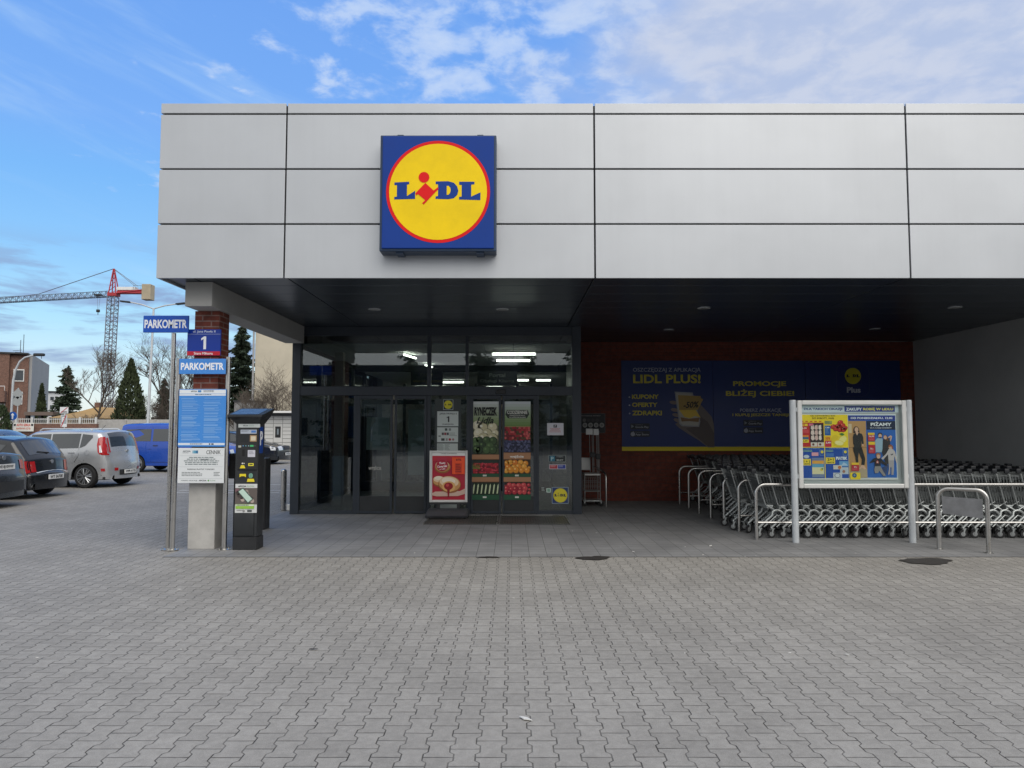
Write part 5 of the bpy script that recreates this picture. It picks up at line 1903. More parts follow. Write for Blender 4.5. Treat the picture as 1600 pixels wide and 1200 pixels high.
def car(name, label, cat, xy, heading, S):
    """body is a smooth shell: flat-ish sides rounded into the outline, skin across the outline.
    local axes: x forward, y to the left, z up"""
    L, W = S['L'], S['W']
    paint = S['paint']
    root = thing(name, label, cat, (xy[0], xy[1], 0), heading, S.get('group'))
    prof = smooth_profile(S['top'])
    run = prof[0][0] + 1e-3
    mono = []
    for (px_, pz_) in prof:                 # keep the outline running steadily from nose to tail
        run = min(px_, run - 1e-4)
        mono.append((run, pz_))
    prof = mono
    x_f, x_r = prof[0][0], prof[-1][0]
    belt, tum = S['belt'], S['tumble']
    wr, arches = S['wr'], S['wheels']

    def plan(x):
        q = abs(2 * x / L)
        return 1 - S.get('taper', .18) * q ** S.get('pw', 8)

    def halfw(x, z):
        w = W / 2 * plan(x)
        w -= tum * max(0.0, z - belt)
        w -= 0.10 * max(0.0, 0.42 - z) ** 1.2
        return w

    def dist(p):
        return min(seg_dist(p, prof[i], prof[i + 1]) for i in range(len(prof) - 1))
    RD = S.get('round', .09)

    def side(x, z):
        w = halfw(x, z)
        d = dist((x, z))
        if d < RD:
            w -= RD * (1 - math.sqrt(max(0, 1 - (1 - d / RD) ** 2)))
        return w

    def ztop(x):
        best = -1
        for i in range(len(prof) - 1):
            a, b = prof[i], prof[i + 1]
            lo, hi = min(a[0], b[0]), max(a[0], b[0])
            if lo - 1e-9 <= x <= hi + 1e-9:
                t = 0 if hi - lo < 1e-9 else (x - a[0]) / (b[0] - a[0])
                best = max(best, a[1] + (b[1] - a[1]) * t)
        return best if best > 0 else min(prof[0][1], prof[-1][1])

    sill = S.get('sill', .22)

    def zbot(x):
        z = sill
        for xw in arches:
            d = abs(x - xw)
            ra = wr + .055
            if d < ra:
                z = max(z, wr * .98 + math.sqrt(ra * ra - d * d) - .0)
        return z
    # columns
    xs = sorted(set([round(p[0], 4) for p in prof] + [round(x_r + (x_f - x_r) * i / 70, 4) for i in range(71)] +
                    [round(xw + s_ * (wr + .055) * math.cos(R(a_)), 4) for xw in arches for s_ in (-1, 1) for a_ in (0, 8, 18, 30, 45, 60, 75, 90)]))
    xs = [x for x in xs if min(x_f, x_r) - 1e-6 <= x <= max(x_f, x_r) + 1e-6]
    ts = [0, .12, .25, .38, .5, .62, .72, .80, .86, .91, .95, .98, 1.0]
    b = MB()
    cols = {}
    for sgn in (1, -1):
        vs, fs = [], []
        for x in xs:
            z0, z1 = zbot(x), ztop(x)
            z0 = min(z0, z1 - .01)
            for t in ts:
                z = z0 + (z1 - z0) * t
                vs.append((x, sgn * side(x, z), z))
        nt = len(ts)
        for i in range(len(xs) - 1):
            for j in range(nt - 1):
                fs.append((i * nt + j, (i + 1) * nt + j, (i + 1) * nt + j + 1, i * nt + j + 1))
        b.add(vs, fs, paint, True)
    # skin along the outline, bowed at nose and tail
    ring = [(x_f, sill)] + prof + [(x_r, sill)]
    frac = [-1, -.8, -.5, -.2, .2, .5, .8, 1]

    def skin(i, f, lift=0.0):
        x, z = ring[i]
        w = halfw(x, z) - RD
        a, c = ring[max(0, i - 1)], ring[min(len(ring) - 1, i + 1)]
        tx, tz = c[0] - a[0], c[1] - a[1]
        l = math.hypot(tx, tz) or 1
        nx, nz = tz / l, -tx / l                 # outward for a profile that runs front to rear
        bow = S.get('bow', .10) * (1 - f * f)
        k = bow * abs(nx) + .03 * (1 - f * f) * abs(nz)
        return (x + nx * (k + lift), f * w, z + nz * (k + lift))
    vs, fs = [], []
    for i in range(len(ring)):
        for f in frac:
            vs.append(skin(i, f))
    m_ = len(frac)
    for i in range(len(ring) - 1):
        for j in range(m_ - 1):
            fs.append((i * m_ + j, i * m_ + j + 1, (i + 1) * m_ + j + 1, (i + 1) * m_ + j))
    b.add(vs, fs, paint, True)
    b.box(x_r + .12, x_f - .12, -W / 2 + .12, W / 2 - .12, sill - .02, sill + .06, M_CPLAST)
    body = b.build('body', root, smooth_angle=50)

    def band(i0, i1, f0, f1, m, name, lift=.006, parent=root, n=6):
        vv, ff = [], []
        ii = range(i0, i1 + 1)
        for i in ii:
            for k in range(n + 1):
                vv.append(skin(i, f0 + (f1 - f0) * k / n, lift))
        for a_ in range(len(ii) - 1):
            for k in range(n):
                ff.append((a_ * (n + 1) + k, a_ * (n + 1) + k + 1, (a_ + 1) * (n + 1) + k + 1, (a_ + 1) * (n + 1) + k))
        o = MB().add(vv, ff, m, True).build(name, parent, fix=False)
        return o

    def rng(z0, z1, rear=True, x0=None, x1=None):
        idx = [i for i in range(len(ring)) if z0 <= ring[i][1] <= z1 and ((ring[i][0] < 0) == rear) and (x0 is None or x0 <= ring[i][0] <= x1)]
        return (min(idx), max(idx)) if len(idx) > 1 else None

    def side_patch(poly, m, name, off=.006, sides=(1, -1), dens=4):
        pl = []
        for i in range(len(poly)):
            a, c = poly[i], poly[(i + 1) % len(poly)]
            for k in range(dens):
                pl.append((a[0] + (c[0] - a[0]) * k / dens, a[1] + (c[1] - a[1]) * k / dens))
        out = []
        for sgn in sides:
            o = MB().add([(p[0], sgn * (side(p[0], p[1]) + off), p[1]) for p in pl], [tuple(range(len(pl)))], m).build(name, root, fix=False)
            out.append(o)
        return out

    def lens(rows, m, name, off=.010, sides=(1, -1), n=8):
        """lamp wrapped round the flank: rows of (z, x0, x1)"""
        for sgn in sides:
            vv = [(x0 + (x1 - x0) * k / n, sgn * (side(x0 + (x1 - x0) * k / n, z) + off), z) for (z, x0, x1) in rows for k in range(n + 1)]
            ff = [(a_ * (n + 1) + k, a_ * (n + 1) + k + 1, (a_ + 1) * (n + 1) + k + 1, (a_ + 1) * (n + 1) + k) for a_ in range(len(rows) - 1) for k in range(n)]
            MB().add(vv, ff, m, True).build(name, root, fix=False)

    def prof_x(z, rear=True):
        best = None
        for i in range(len(prof) - 1):
            a, c = prof[i], prof[i + 1]
            if min(a[1], c[1]) <= z <= max(a[1], c[1]) and ((a[0] < 0) == rear):
                t = 0 if a[1] == c[1] else (z - a[1]) / (c[1] - a[1])
                x = a[0] + (c[0] - a[0]) * t
                best = x if best is None else (min(best, x) if rear else max(best, x))
        return best
    for (rows, m, nm) in S.get('lenses', []):
        rear = rows[0][1] < 0
        lens([(z, x0, prof_x(z, rear) + (.0008 if rear else -.0008)) for (z, x0) in rows], m, nm)
    for poly in S['windows']:
        side_patch(poly, M_CARGLASS, 'side_window', .007)
    for k in ('rear_glass', 'front_glass'):
        if k in S:
            z0, z1, f = S[k]
            r_ = rng(z0, z1, k == 'rear_glass')
            if r_:
                band(r_[0], r_[1], -f, f, M_CARGLASS, 'rear_window' if k == 'rear_glass' else 'windscreen')
    for (z0, z1, f0, f1, m, nm, rear) in S.get('bands', []):
        r_ = rng(z0, z1, rear)
        if r_:
            for (a_, c_) in (((f0, f1), (-f1, -f0)) if f0 > 0 else ((f0, f1),)):
                band(r_[0], r_[1], a_, c_, m, nm, .010)
    for (poly, m, nm, off) in S.get('patches', []):
        side_patch(poly, m, nm, off)
    # seams and handles
    for ln in S.get('seams', []):
        for sgn in (1, -1):
            MB().tube([(p[0], sgn * (side(p[0], p[1]) + .001), p[1]) for p in ln], .006, M_DARK, 4).build('door_seam', root)
    for (hx_, hz_) in S.get('handles', []):
        for sgn in (1, -1):
            yy = side(hx_, hz_)
            MB().cbox(hx_ - .09, hx_ + .09, sgn * (yy + .015) - .012, sgn * (yy + .015) + .012, hz_ - .014, hz_ + .014, S.get('handle_mat', paint), .008).build('door_handle', root)
    # number plate
    if 'plate' in S:
        zp, txt, rear = S['plate']
        i = min((q for q in range(len(ring)) if (ring[q][0] < 0) == rear), key=lambda q: abs(ring[q][1] - zp))
        px_, _, pz = skin(i, 0, .02)
        sg_ = -1 if rear else 1
        o = MB().cbox(px_ - .01, px_ + .01, -.26, .26, zp - .057, zp + .057, M_WHITE, .004).build('number_plate', root)
        vs_, fs_ = text_mesh(txt, .03)
        ax_, bx_ = min(v[0] for v in vs_), max(v[0] for v in vs_)
        az_, bz_ = min(v[1] for v in vs_), max(v[1] for v in vs_)
        MB().add([(px_ + sg_ * .0125, (1 if rear else -1) * (.22 - .43 * (v[0] - ax_) / (bx_ - ax_)), zp - .038 + .076 * (v[1] - az_) / (bz_ - az_)) for v in vs_], fs_, M_BLACK).build('lettering', o, fix=False)
    # wheels
    for xw in arches:
        for sgn in (1, -1):
            yo = halfw(xw, wr) - .015
            t_ = .20
            o = MB().lathe([(wr * .72, -.0), (wr * .93, .0), (wr, -.03), (wr, -t_ + .03), (wr * .93, -t_), (wr * .5, -t_)], M_TYRE, 32, (0, 0, 0), 'Y').build('wheel', root)
            o.location = (xw, yo * sgn, wr)
            if sgn < 0:
                o.rotation_euler = (0, 0, PI)
            rb = MB()
            rr = wr * .70
            rb.lathe([(rr * 1.03, .002), (rr * .97, .004), (rr * .93, -.02), (rr * .93, -.08)], S.get('rim', M_RIM), 28, (0, 0, 0), 'Y', cap=False)
            rb.lathe([(rr * .92, -.075), (rr * .05, -.07)], M_BLACK, 24, (0, 0, 0), 'Y')
            rb.lathe([(rr * .22, -.02), (rr * .2, -.004), (.01, .0)], S.get('rim', M_RIM), 14, (0, 0, 0), 'Y')
            ns = S.get('spokes', 5)
            for k in range(ns):
                a_ = 2 * PI * k / ns + .3
                for da in (-.16, .16):
                    c1, s1 = math.cos(a_ + da * .55), math.sin(a_ + da * .55)
                    c2, s2 = math.cos(a_ + da), math.sin(a_ + da)
                    rb.tube([(rr * .15 * c1, -.014, rr * .15 * s1), (rr * .94 * c2, -.008, rr * .94 * s2)], .021, S.get('rim', M_RIM), 5)
            ro = rb.build('rim', o)
    MB().box(x_r + .35, x_f - .35, -W / 2 + .24, W / 2 - .24, sill + .07, wr * 2 + .02, M_DARK).build('underbody', root)
    # mirrors
    if 'mirror' in S:
        xm, zm = S['mirror']
        for sgn in (1, -1):
            yy = side(xm, zm)
            MB().cbox(xm - .06, xm + .06, sgn * (yy + .09) - .07, sgn * (yy + .09) + .07, zm - .06, zm + .06, S.get('mirror_mat', paint), .03).build('mirror', root)
    for (x0, x1, yy, zz, m) in S.get('rails', []):
        for sgn in (1, -1):
            MB().tube([(x1, sgn * yy, zz - .05), (x1 - .08, sgn * yy, zz), (x0 + .08, sgn * yy, zz), (x0, sgn * yy, zz - .05)], .018, m, 8).build('roof_rail', root)
    if 'wiper' in S:
        z0, z1 = S['wiper']
        i0 = min((q for q in range(len(ring)) if ring[q][0] < 0), key=lambda q: abs(ring[q][1] - z0))
        i1 = min((q for q in range(len(ring)) if ring[q][0] < 0), key=lambda q: abs(ring[q][1] - z1))
        MB().tube([skin(i0, 0, .02), skin(i1, .5, .02)], .012, M_BLACK, 6).build('wiper', root)
    if 'badge' in S:
        i0 = min((q for q in range(len(ring)) if ring[q][0] < 0), key=lambda q: abs(ring[q][1] - S['badge']))
        p_ = skin(i0, 0, .012)
        MB().lathe([(.05, -.006), (.05, .006)], M_RIM, 16, p_, 'X').build('badge', root)
    if 'antenna' in S:
        xa_ = S['antenna']
        zt_ = ztop(xa_)
        MB().tube([(xa_, 0, zt_), (xa_ - .16, 0, zt_ + .16)], .006, M_BLACK, 5).build('antenna', root)
    return root


def paint(nm, c, rough=.28, metal=.3):
    return mat(nm, c, rough, metal, 0.03, 2, coat=0.7)


SILVER, BLKP = paint("silver_paint", (0.52, 0.53, 0.54), .3, .6), paint("black_paint", (0.012, 0.013, 0.015), .2, 0)
GREYP, BLUEP = paint("graphite_paint", (0.055, 0.062, 0.070), .25, .4), paint("bright_blue_paint", (0.012, 0.070, 0.42), .25, .1)
STEELP = paint("slate_blue_paint", (0.10, 0.125, 0.15), .25, .4)
NAVYP = paint("near_black_blue_paint", (0.015, 0.018, 0.024), .2, .1)

# silver boxy hatchback
soul = dict(L=4.10, W=1.79, paint=SILVER, belt=.98, tumble=.20, wr=.325, wheels=(1.22, -1.40), sill=.24, round=.11, bow=.10, taper=.27, pw=9,
            top=[(2.05, .40), (2.04, .70), (1.95, .90), (1.20, 1.06), (.95, 1.12), (.30, 1.53), (.05, 1.585), (-.6, 1.605), (-1.35, 1.585), (-1.70, 1.555), (-1.82, 1.42), (-1.93, 1.05), (-1.985, .86), (-2.05, .66), (-2.05, .45), (-1.99, .34)],
            windows=[[(.80, 1.12), (.36, 1.12), (.34, 1.42), (.40, 1.45)], [(.30, 1.09), (-.31, 1.09), (-.31, 1.50), (.28, 1.48)], [(-.36, 1.09), (-1.19, 1.11), (-1.21, 1.51), (-.36, 1.50)], [(-1.23, 1.11), (-1.38, 1.17), (-1.56, 1.40), (-1.55, 1.47), (-1.26, 1.50)]],
            rear_glass=(1.10, 1.50, .86), front_glass=(1.15, 1.50, .86),
            bands=[(.30, .52, -.72, .72, M_CPLAST, 'lower_bumper', True), (.46, .56, .80, 1.0, M_REDL, 'reflector', True), (.97, 1.40, .94, 1.0, M_REDL, 'tail_light', True)],
            lenses=[([(1.42, -1.76), (1.38, -1.71), (1.2, -1.705), (1.0, -1.75), (.94, -1.79), (.91, -1.88)], M_REDL, 'tail_light')],
            patches=[
                     ([(-1.76, 1.18), (-1.80, 1.18), (-1.86, .99), (-1.80, .98)], M_CLRL, 'reverse_lamp', .016),
                     ([(-1.45 + .075 * math.cos(R(q)), .98 + .085 * math.sin(R(q))) for q in range(0, 360, 24)], paint("silver_flap", (.47, .48, .49), .3, .6), 'fuel_flap', .004),
                     ([(-1.93, .54), (-1.84, .54), (-1.85, .46), (-1.94, .46)], M_REDL, 'reflector', .01)],
            seams=[[(-.34, 1.10), (-.33, .36)], [(-1.21, 1.12), (-1.22, .90), (-1.10, .72)], [(.84, 1.05), (.88, .6), (.85, .36)]],
            handles=[(-1.0, .98), (-.12, .98)], handle_mat=M_RIM, plate=(.43, "WPR 6172J", True), spokes=7, mirror=(.78, 1.12), rails=[(-1.40, .20, .60, 1.645, M_ALU)], antenna=-1.2, badge=.98)
car('parked_car', 'silver boxy hatchback with tall red tail lights and roof rails', 'car', (-13.2, 20.89), PI - R(6), soul)
# black small hatchback
polo = dict(L=3.95, W=1.66, paint=BLKP, belt=.90, tumble=.24, wr=.30, wheels=(1.22, -1.24), sill=.22, round=.10, bow=.09, taper=.2,
            top=[(1.97, .38), (1.96, .62), (1.80, .78), (1.05, .95), (.85, 1.0), (.15, 1.39), (-.2, 1.445), (-.9, 1.455), (-1.40, 1.40), (-1.50, 1.35), (-1.80, .98), (-1.845, .90), (-1.90, .62), (-1.97, .55), (-1.96, .36)],
            windows=[[(.62, 1.0), (.02, 1.0), (-.02, 1.32), (.15, 1.31)], [(-.06, 1.0), (-.90, 1.02), (-1.05, 1.30), (-.10, 1.33)], [(-.98, 1.03), (-1.22, 1.08), (-1.36, 1.27), (-1.12, 1.30)]],
            rear_glass=(1.01, 1.33, .88), front_glass=(1.02, 1.36, .88),
            bands=[(.62, .88, .80, 1.0, M_REDL, 'tail_light', True), (.575, .60, -.85, .85, M_ALU, 'chrome_strip', True)],
            lenses=[([(.89, -1.66), (.80, -1.63), (.70, -1.64), (.61, -1.68)], M_REDL, 'tail_light')],
            seams=[[(0, .98), (.03, .35)], [(-.92, .98), (-.98, .62)]], handles=[(-.78, .86)], plate=(.50, "WT 5670E", True), spokes=6, mirror=(.6, 1.0), wiper=(1.02, 1.08), badge=.84, antenna=-1.25)
car('parked_car', 'small black hatchback parked nose away beside the silver hatchback', 'car', (-13.20, 17.55), PI - R(3), polo)
# graphite saloon at the left edge
sedan = dict(L=4.55, W=1.78, paint=GREYP, belt=.92, tumble=.26, wr=.32, wheels=(1.35, -1.32), sill=.22, round=.10, bow=.10, taper=.2,
             top=[(2.27, .38), (2.25, .62), (2.05, .80), (1.2, .97), (.95, 1.02), (.2, 1.40), (-.2, 1.455), (-.7, 1.43), (-1.0, 1.36), (-1.62, 1.10), (-2.08, 1.10), (-2.13, 1.07), (-2.20, .80), (-2.28, .62), (-2.26, .34)],
             windows=[[(.75, 1.03), (.10, 1.03), (.06, 1.36), (.24, 1.34)], [(.02, 1.03), (-.85, 1.04), (-1.02, 1.26), (-.6, 1.37), (0, 1.37)]],
             rear_glass=(1.13, 1.37, .84), front_glass=(1.05, 1.38, .86),
             bands=[(.78, 1.0, .75, 1.0, M_REDL, 'tail_light', True), (.34, .56, -.9, .9, M_CPLAST, 'lower_bumper', True)],
             patches=[([(-1.9, 1.0), (-2.05, 1.0), (-2.12, .82), (-1.94, .84)], M_REDL, 'tail_light', .012)],
             seams=[[(.05, 1.0), (.08, .36)], [(-1.0, 1.0), (-1.08, .66)]], handles=[(-.7, .9)], plate=(.86, "WE 8J10WW", True), mirror=(.8, 1.02), badge=1.02, antenna=-.8)
car('parked_car', 'graphite saloon cut by the left edge of the photo', 'car', (-12.95, 15.1), PI - R(2), sedan)
# bright blue people van
caddy = dict(L=4.40, W=1.79, paint=BLUEP, belt=1.05, tumble=.13, wr=.32, wheels=(1.33, -1.35), sill=.25, round=.12, bow=.08, taper=.14,
             top=[(2.2, .40), (2.19, .72), (2.08, .92), (1.45, 1.10), (1.25, 1.17), (.62, 1.66), (.35, 1.78), (-.6, 1.83), (-1.85, 1.80), (-2.04, 1.74), (-2.13, 1.2), (-2.18, .8), (-2.20, .40)],
             windows=[[(1.05, 1.16), (.35, 1.16), (.30, 1.62), (.58, 1.60)], [(.22, 1.16), (-.72, 1.16), (-.72, 1.62), (.20, 1.63)], [(-.80, 1.16), (-1.86, 1.16), (-1.80, 1.60), (-.80, 1.62)]],
             rear_glass=(1.2, 1.66, .84), front_glass=(1.2, 1.66, .88),
             bands=[(.66, .86, .68, 1.0, M_CLRL, 'headlight', False), (.35, .60, -.95, .95, M_CPLAST, 'lower_bumper', False)],
             patches=[([(-2.02, 1.15), (-2.12, 1.15), (-2.16, .78), (-2.06, .78)], M_REDL, 'tail_light', .012), ([(1.80, .92), (2.08, .84), (2.12, .70), (1.9, .70)], M_CLRL, 'headlight', .012)],
             seams=[[(.28, 1.7), (.28, .36)], [(-.76, 1.7), (-.76, .40)], [(-.76, .86), (-1.9, .86)], [(-.94, .38), (.94, .38)]], handles=[(-.6, 1.0), (.42, 1.0)], handle_mat=M_CPLAST, plate=(.5, "WT 8127P", False), spokes=5, mirror=(1.02, 1.2), mirror_mat=M_CPLAST)
car('parked_van', 'bright blue people van seen from the side behind the parking sign posts', 'van', (-12.72, 27.6), R(-4), caddy)
# slate car behind the silver one
hatch = dict(polo)
hatch.update(L=4.2, paint=STEELP, windows=polo['windows'], group=None, plate=(.5, "WX 2048C", True))
hatch['top'] = [(p[0] * 1.06, p[1] * 1.10) for p in polo['top']]
hatch['rear_glass'] = (1.12, 1.46, .88)
hatch['front_glass'] = (1.13, 1.49, .88)
hatch['windows'] = [[(p[0] * 1.06, p[1] * 1.10) for p in w] for w in polo['windows']]
hatch['wheels'] = (1.29, -1.31)
hatch['bands'] = []
hatch['patches'] = []
hatch['seams'] = []
car('parked_car', 'slate blue car whose roof shows behind the silver hatchback', 'car', (-17.3, 24.2), R(3), hatch)
# dark estate by the lockers
estate = dict(L=4.75, W=1.82, paint=NAVYP, belt=.94, tumble=.24, wr=.33, wheels=(1.42, -1.38), sill=.22, round=.09, bow=.12,
              top=[(2.37, .38), (2.36, .66), (2.30, .78), (1.30, .97), (1.05, 1.03), (.30, 1.40), (-.1, 1.47), (-1.5, 1.47), (-1.95, 1.42), (-2.2, 1.0), (-2.3, .75), (-2.37, .6), (-2.36, .36)],
              windows=[[(.82, 1.05), (.15, 1.05), (.10, 1.37), (.32, 1.36)], [(.06, 1.05), (-.8, 1.05), (-.8, 1.38), (.02, 1.38)], [(-.88, 1.05), (-1.95, 1.07), (-1.8, 1.36), (-.88, 1.38)]],
              rear_glass=(1.05, 1.38, .85), front_glass=(1.06, 1.38, .86),
              bands=[(.62, .78, .62, 1.0, M_CLRL, 'headlight', False), (.60, .77, -.4, .4, M_CPLAST, 'grille', False)],
              patches=[([(2.02, .82), (2.26, .76), (2.30, .64), (2.08, .64)], M_CLRL, 'headlight', .012)],
              seams=[[(.1, 1.0), (.12, .36)], [(-.84, 1.0), (-.84, .4)]], plate=(.46, "WW 730AL", False), mirror=(.85, 1.04), spokes=5)
car('parked_car', 'near black estate car with pale headlights in front of the white lockers', 'car', (-12.85, 33.3), R(-7), estate)

# ================================================================== beyond the car park
M_BARK = mat("bark", (0.085, 0.068, 0.052), 0.9, 0, 0.2, 8)
M_TWIG = mat("twigs", (0.11, 0.088, 0.070), 0.9, 0, 0.15, 6)
M_NEED = [mat("spruce_needles", (0.030, 0.048, 0.026), 0.8, 0, 0.35, 1.5), mat("thuja_leaves", (0.036, 0.050, 0.018), 0.8, 0, 0.4, 1.8), mat("hedge_leaves", (0.035, 0.055, 0.02), 0.8, 0, 0.35, 3)]


def leafmesh(pts, size, m, seed, droop=0.0):
    """many small leaf faces, one per point"""
    rr = random.Random(seed)
    b = MB()
    vs, fs = [], []
    for (p, d) in pts:
        s_ = size * rr.uniform(.6, 1.4)
        d = Vector(d)
        if d.length < 1e-6:
            d = Vector((rr.uniform(-1, 1), rr.uniform(-1, 1), rr.uniform(-.3, 1)))
        d = (d.normalized() + Vector((rr.uniform(-.5, .5), rr.uniform(-.5, .5), rr.uniform(-.5, .5) - droop))).normalized()
        u = d.cross(Vector((rr.uniform(-1, 1), rr.uniform(-1, 1), rr.uniform(-1, 1))))
        if u.length < 1e-4:
            u = d.orthogonal()
        u.normalize()
        o = len(vs)
        p = Vector(p)
        vs += [p - u * s_ * .32, p + d * s_, p + u * s_ * .32, p - d * s_ * .3]
        fs.append((o, o + 1, o + 2, o + 3))
    b.add(vs, fs, m)
    return b


def spruce(name, label, x, y, h, w, seed, base=.08, group=None, dens=1.0):
    rr = random.Random(seed)
    root = thing(name, label, 'tree', (x, y, 0), rr.uniform(0, 6), group)
    MB().tube([(0, 0, 0), (0, 0, h * .6), (0, 0, h * .97)], .022 * h, M_BARK, 8, True, .03).build('trunk', root)
    pts = []
    z = h * base
    while z < h * .985:
        f = (z - h * base) / (h * (1 - base))
        rad = w / 2 * ((1 - f) ** .8) * rr.uniform(.55, 1.15) + .07
        nb = rr.randint(3, 5)
        a0 = rr.uniform(0, 6.28)
        for k in range(nb):
            a_ = a0 + 2 * PI * k / nb + rr.uniform(-.6, .6)
            L = rad * rr.uniform(.55, 1.15)
            zb_ = z + rr.uniform(-.03, .03) * h
            n = int((10 + 42 * L) * dens)
            for q in range(n):
                t = (q + .5) / n
                lift = -.36 * L * t + .26 * L * t * t
                aa = a_ + rr.gauss(0, .20) / max(.35, t + .15)
                hang = -abs(rr.gauss(0, .10)) * (h / 8)
                pts.append(((L * t * math.cos(aa), L * t * math.sin(aa), max(.1, zb_ + lift + hang)), (math.cos(aa), math.sin(aa), -.25)))
        z += h * rr.uniform(.010, .020)
    leafmesh(pts, .20 * (h / 8) ** .5, M_NEED[0], seed, .25).build('crown', root, fix=False)
    return root


def thuja(x, y, h, w, seed, label, name='columnar_conifer', m=None):
    rr = random.Random(seed)
    root = thing(name, label, 'tree' if h > 4 else 'shrub', (x, y, 0))
    MB().tube([(0, 0, 0), (0, 0, h * .5)], .09, M_BARK, 8, True, .04).build('trunk', root)
    pts = []
    for k in range(int(5200 * (h / 6.5))):
        f = rr.random() ** 1.25
        prof_ = (1 - f ** 2.1) * (.72 + .28 * min(1, f * 6)) if h > 4 else math.sqrt(max(0, 1 - (f * 1.6 - .6) ** 2))
        a_ = rr.uniform(0, 2 * PI)
        lump = 1 + .10 * math.sin(5 * a_ + 9 * f) + .08 * math.sin(11 * a_ - 17 * f) + .07 * math.sin(3 * a_ + 31 * f)
        rad = w / 2 * prof_ * lump * (1 - .30 * rr.random() ** 2)
        pts.append(((rad * math.cos(a_), rad * math.sin(a_), .05 + f * h * .98), (math.cos(a_) * .35, math.sin(a_) * .35, 1)))
    leafmesh(pts, .20 if h > 4 else .14, m or M_NEED[1], seed).build('crown', root, fix=False)
    return root


def bare(name, label, x, y, h, w, seed, stems=1, levels=5, group=None, r0=None, cat='tree'):
    rr = random.Random(seed)
    root = thing(name, label, cat, (x, y, 0), 0, group)
    tb, cb_ = MB(), MB()

    def grow(p, d, L, r, lv):
        n = 4
        pts = [p]
        q = Vector(p)
        dd = Vector(d)
        for k in range(n):
            dd = (dd + Vector((rr.uniform(-.16, .16), rr.uniform(-.16, .16), rr.uniform(-.04, .14)))).normalized()
            q = q + dd * (L / n)
            pts.append(q.copy())
        (tb if lv == levels else cb_).tube(pts, r, M_BARK if lv >= levels - 1 else M_TWIG, 7 if lv == levels else (4 if lv > 1 else 3), False, r * .55)
        if lv <= 0:
            return
        nk = rr.randint(4, 6) if lv > 1 else rr.randint(3, 5)
        for k in range(nk):
            t = rr.uniform(.35, 1.0) if lv < levels else rr.uniform(.45, 1.0)
            i = min(n - 1, int(t * n))
            bp_ = pts[i].lerp(pts[i + 1], t * n - i)
            ax = Vector((rr.uniform(-1, 1), rr.uniform(-1, 1), rr.uniform(-.1, .5))).normalized()
            nd = (dd * rr.uniform(.55, 1.0) + ax * rr.uniform(.55, .95) * (w / h + .35)).normalized()
            grow(bp_, nd, L * rr.uniform(.45, .72), max(.006, r * rr.uniform(.42, .6)), lv - 1)
    for s_ in range(stems):
        a_ = rr.uniform(0, 6.28)
        lean = .12 if stems == 1 else .55
        grow(Vector((rr.uniform(-.1, .1) * stems, rr.uniform(-.1, .1) * stems, 0)), Vector((math.cos(a_) * lean * rr.random(), math.sin(a_) * lean * rr.random(), 1)).normalized(), h * rr.uniform(.40, .50), r0 or h * .016, levels)
    tb.build('trunk', root, fix=False)
    cb_.build('branches', root, fix=False)
    return root


def X(px, Y):
    return (px - 800) / FPX * Y


def Z(py, Y):
    return P(800, py, Y)[1]


spruce('spruce_tree', 'pointed spruce standing behind the ochre roofed shed', X(104, 62), 62, Z(571, 62), 4.6, 11)
spruce('spruce_tree', 'tall dense dark spruce beside the cream building', X(376, 58), 58, Z(504, 58), 5.4, 12, .03, None, 1.3)
spruce('spruce_tree', 'thin brownish spruce between the lamp post and the sign post', X(256, 64), 64, Z(590, 64), 3.2, 14, .05, None, .6)
thuja(X(203, 52), 52, Z(561, 52), 2.3, 21, 'broad dark columnar conifer left of the double armed lamp post')
thuja(X(64.5, 66), 66, Z(600, 66), 1.0, 22, 'narrow dark conifer squeezed beside the grey gable of the brick house')
thuja(X(2, 46), 46, Z(634, 46), 1.15, 23, 'rounded green shrub at the left edge by the street lamp', 'evergreen_shrub', M_NEED[2])
bare('bare_tree', 'bare winter tree with upright twigs in front of the crane mast', X(151, 55), 55, 10.6, 5.5, 31, 1, 5, None, .11)
bare('bare_tree', 'wide bare winter tree behind the PARKOMETR sign posts', X(268, 60), 60, 9.6, 7.5, 32, 2, 5, None, .13)
bare('bare_tree', 'low spreading bare tree behind the railing fence', X(137, 50), 50, 3.4, 5.5, 33, 2, 4, None, .07)
bare('bare_tree', 'small bare tree at the left of the concrete wall', X(188, 63), 63, 6.2, 4.5, 36, 2, 4, None, .09)
bare('bare_shrub', 'bare leafless shrub in front of the cream building', X(440, 44), 44, 6.4, 6.5, 34, 5, 4, None, .05, 'shrub')
bare('bare_shrub', 'bare leafless shrub behind the concrete wall beside the columnar conifer', X(240, 58), 58, 5.0, 6.0, 35, 5, 4, None, .05, 'shrub')
bare('bare_shrub', 'bare brown shrub between the dark spruce and the cream building corner', X(385, 50), 50, 3.6, 4.0, 38, 5, 4, None, .05, 'shrub')

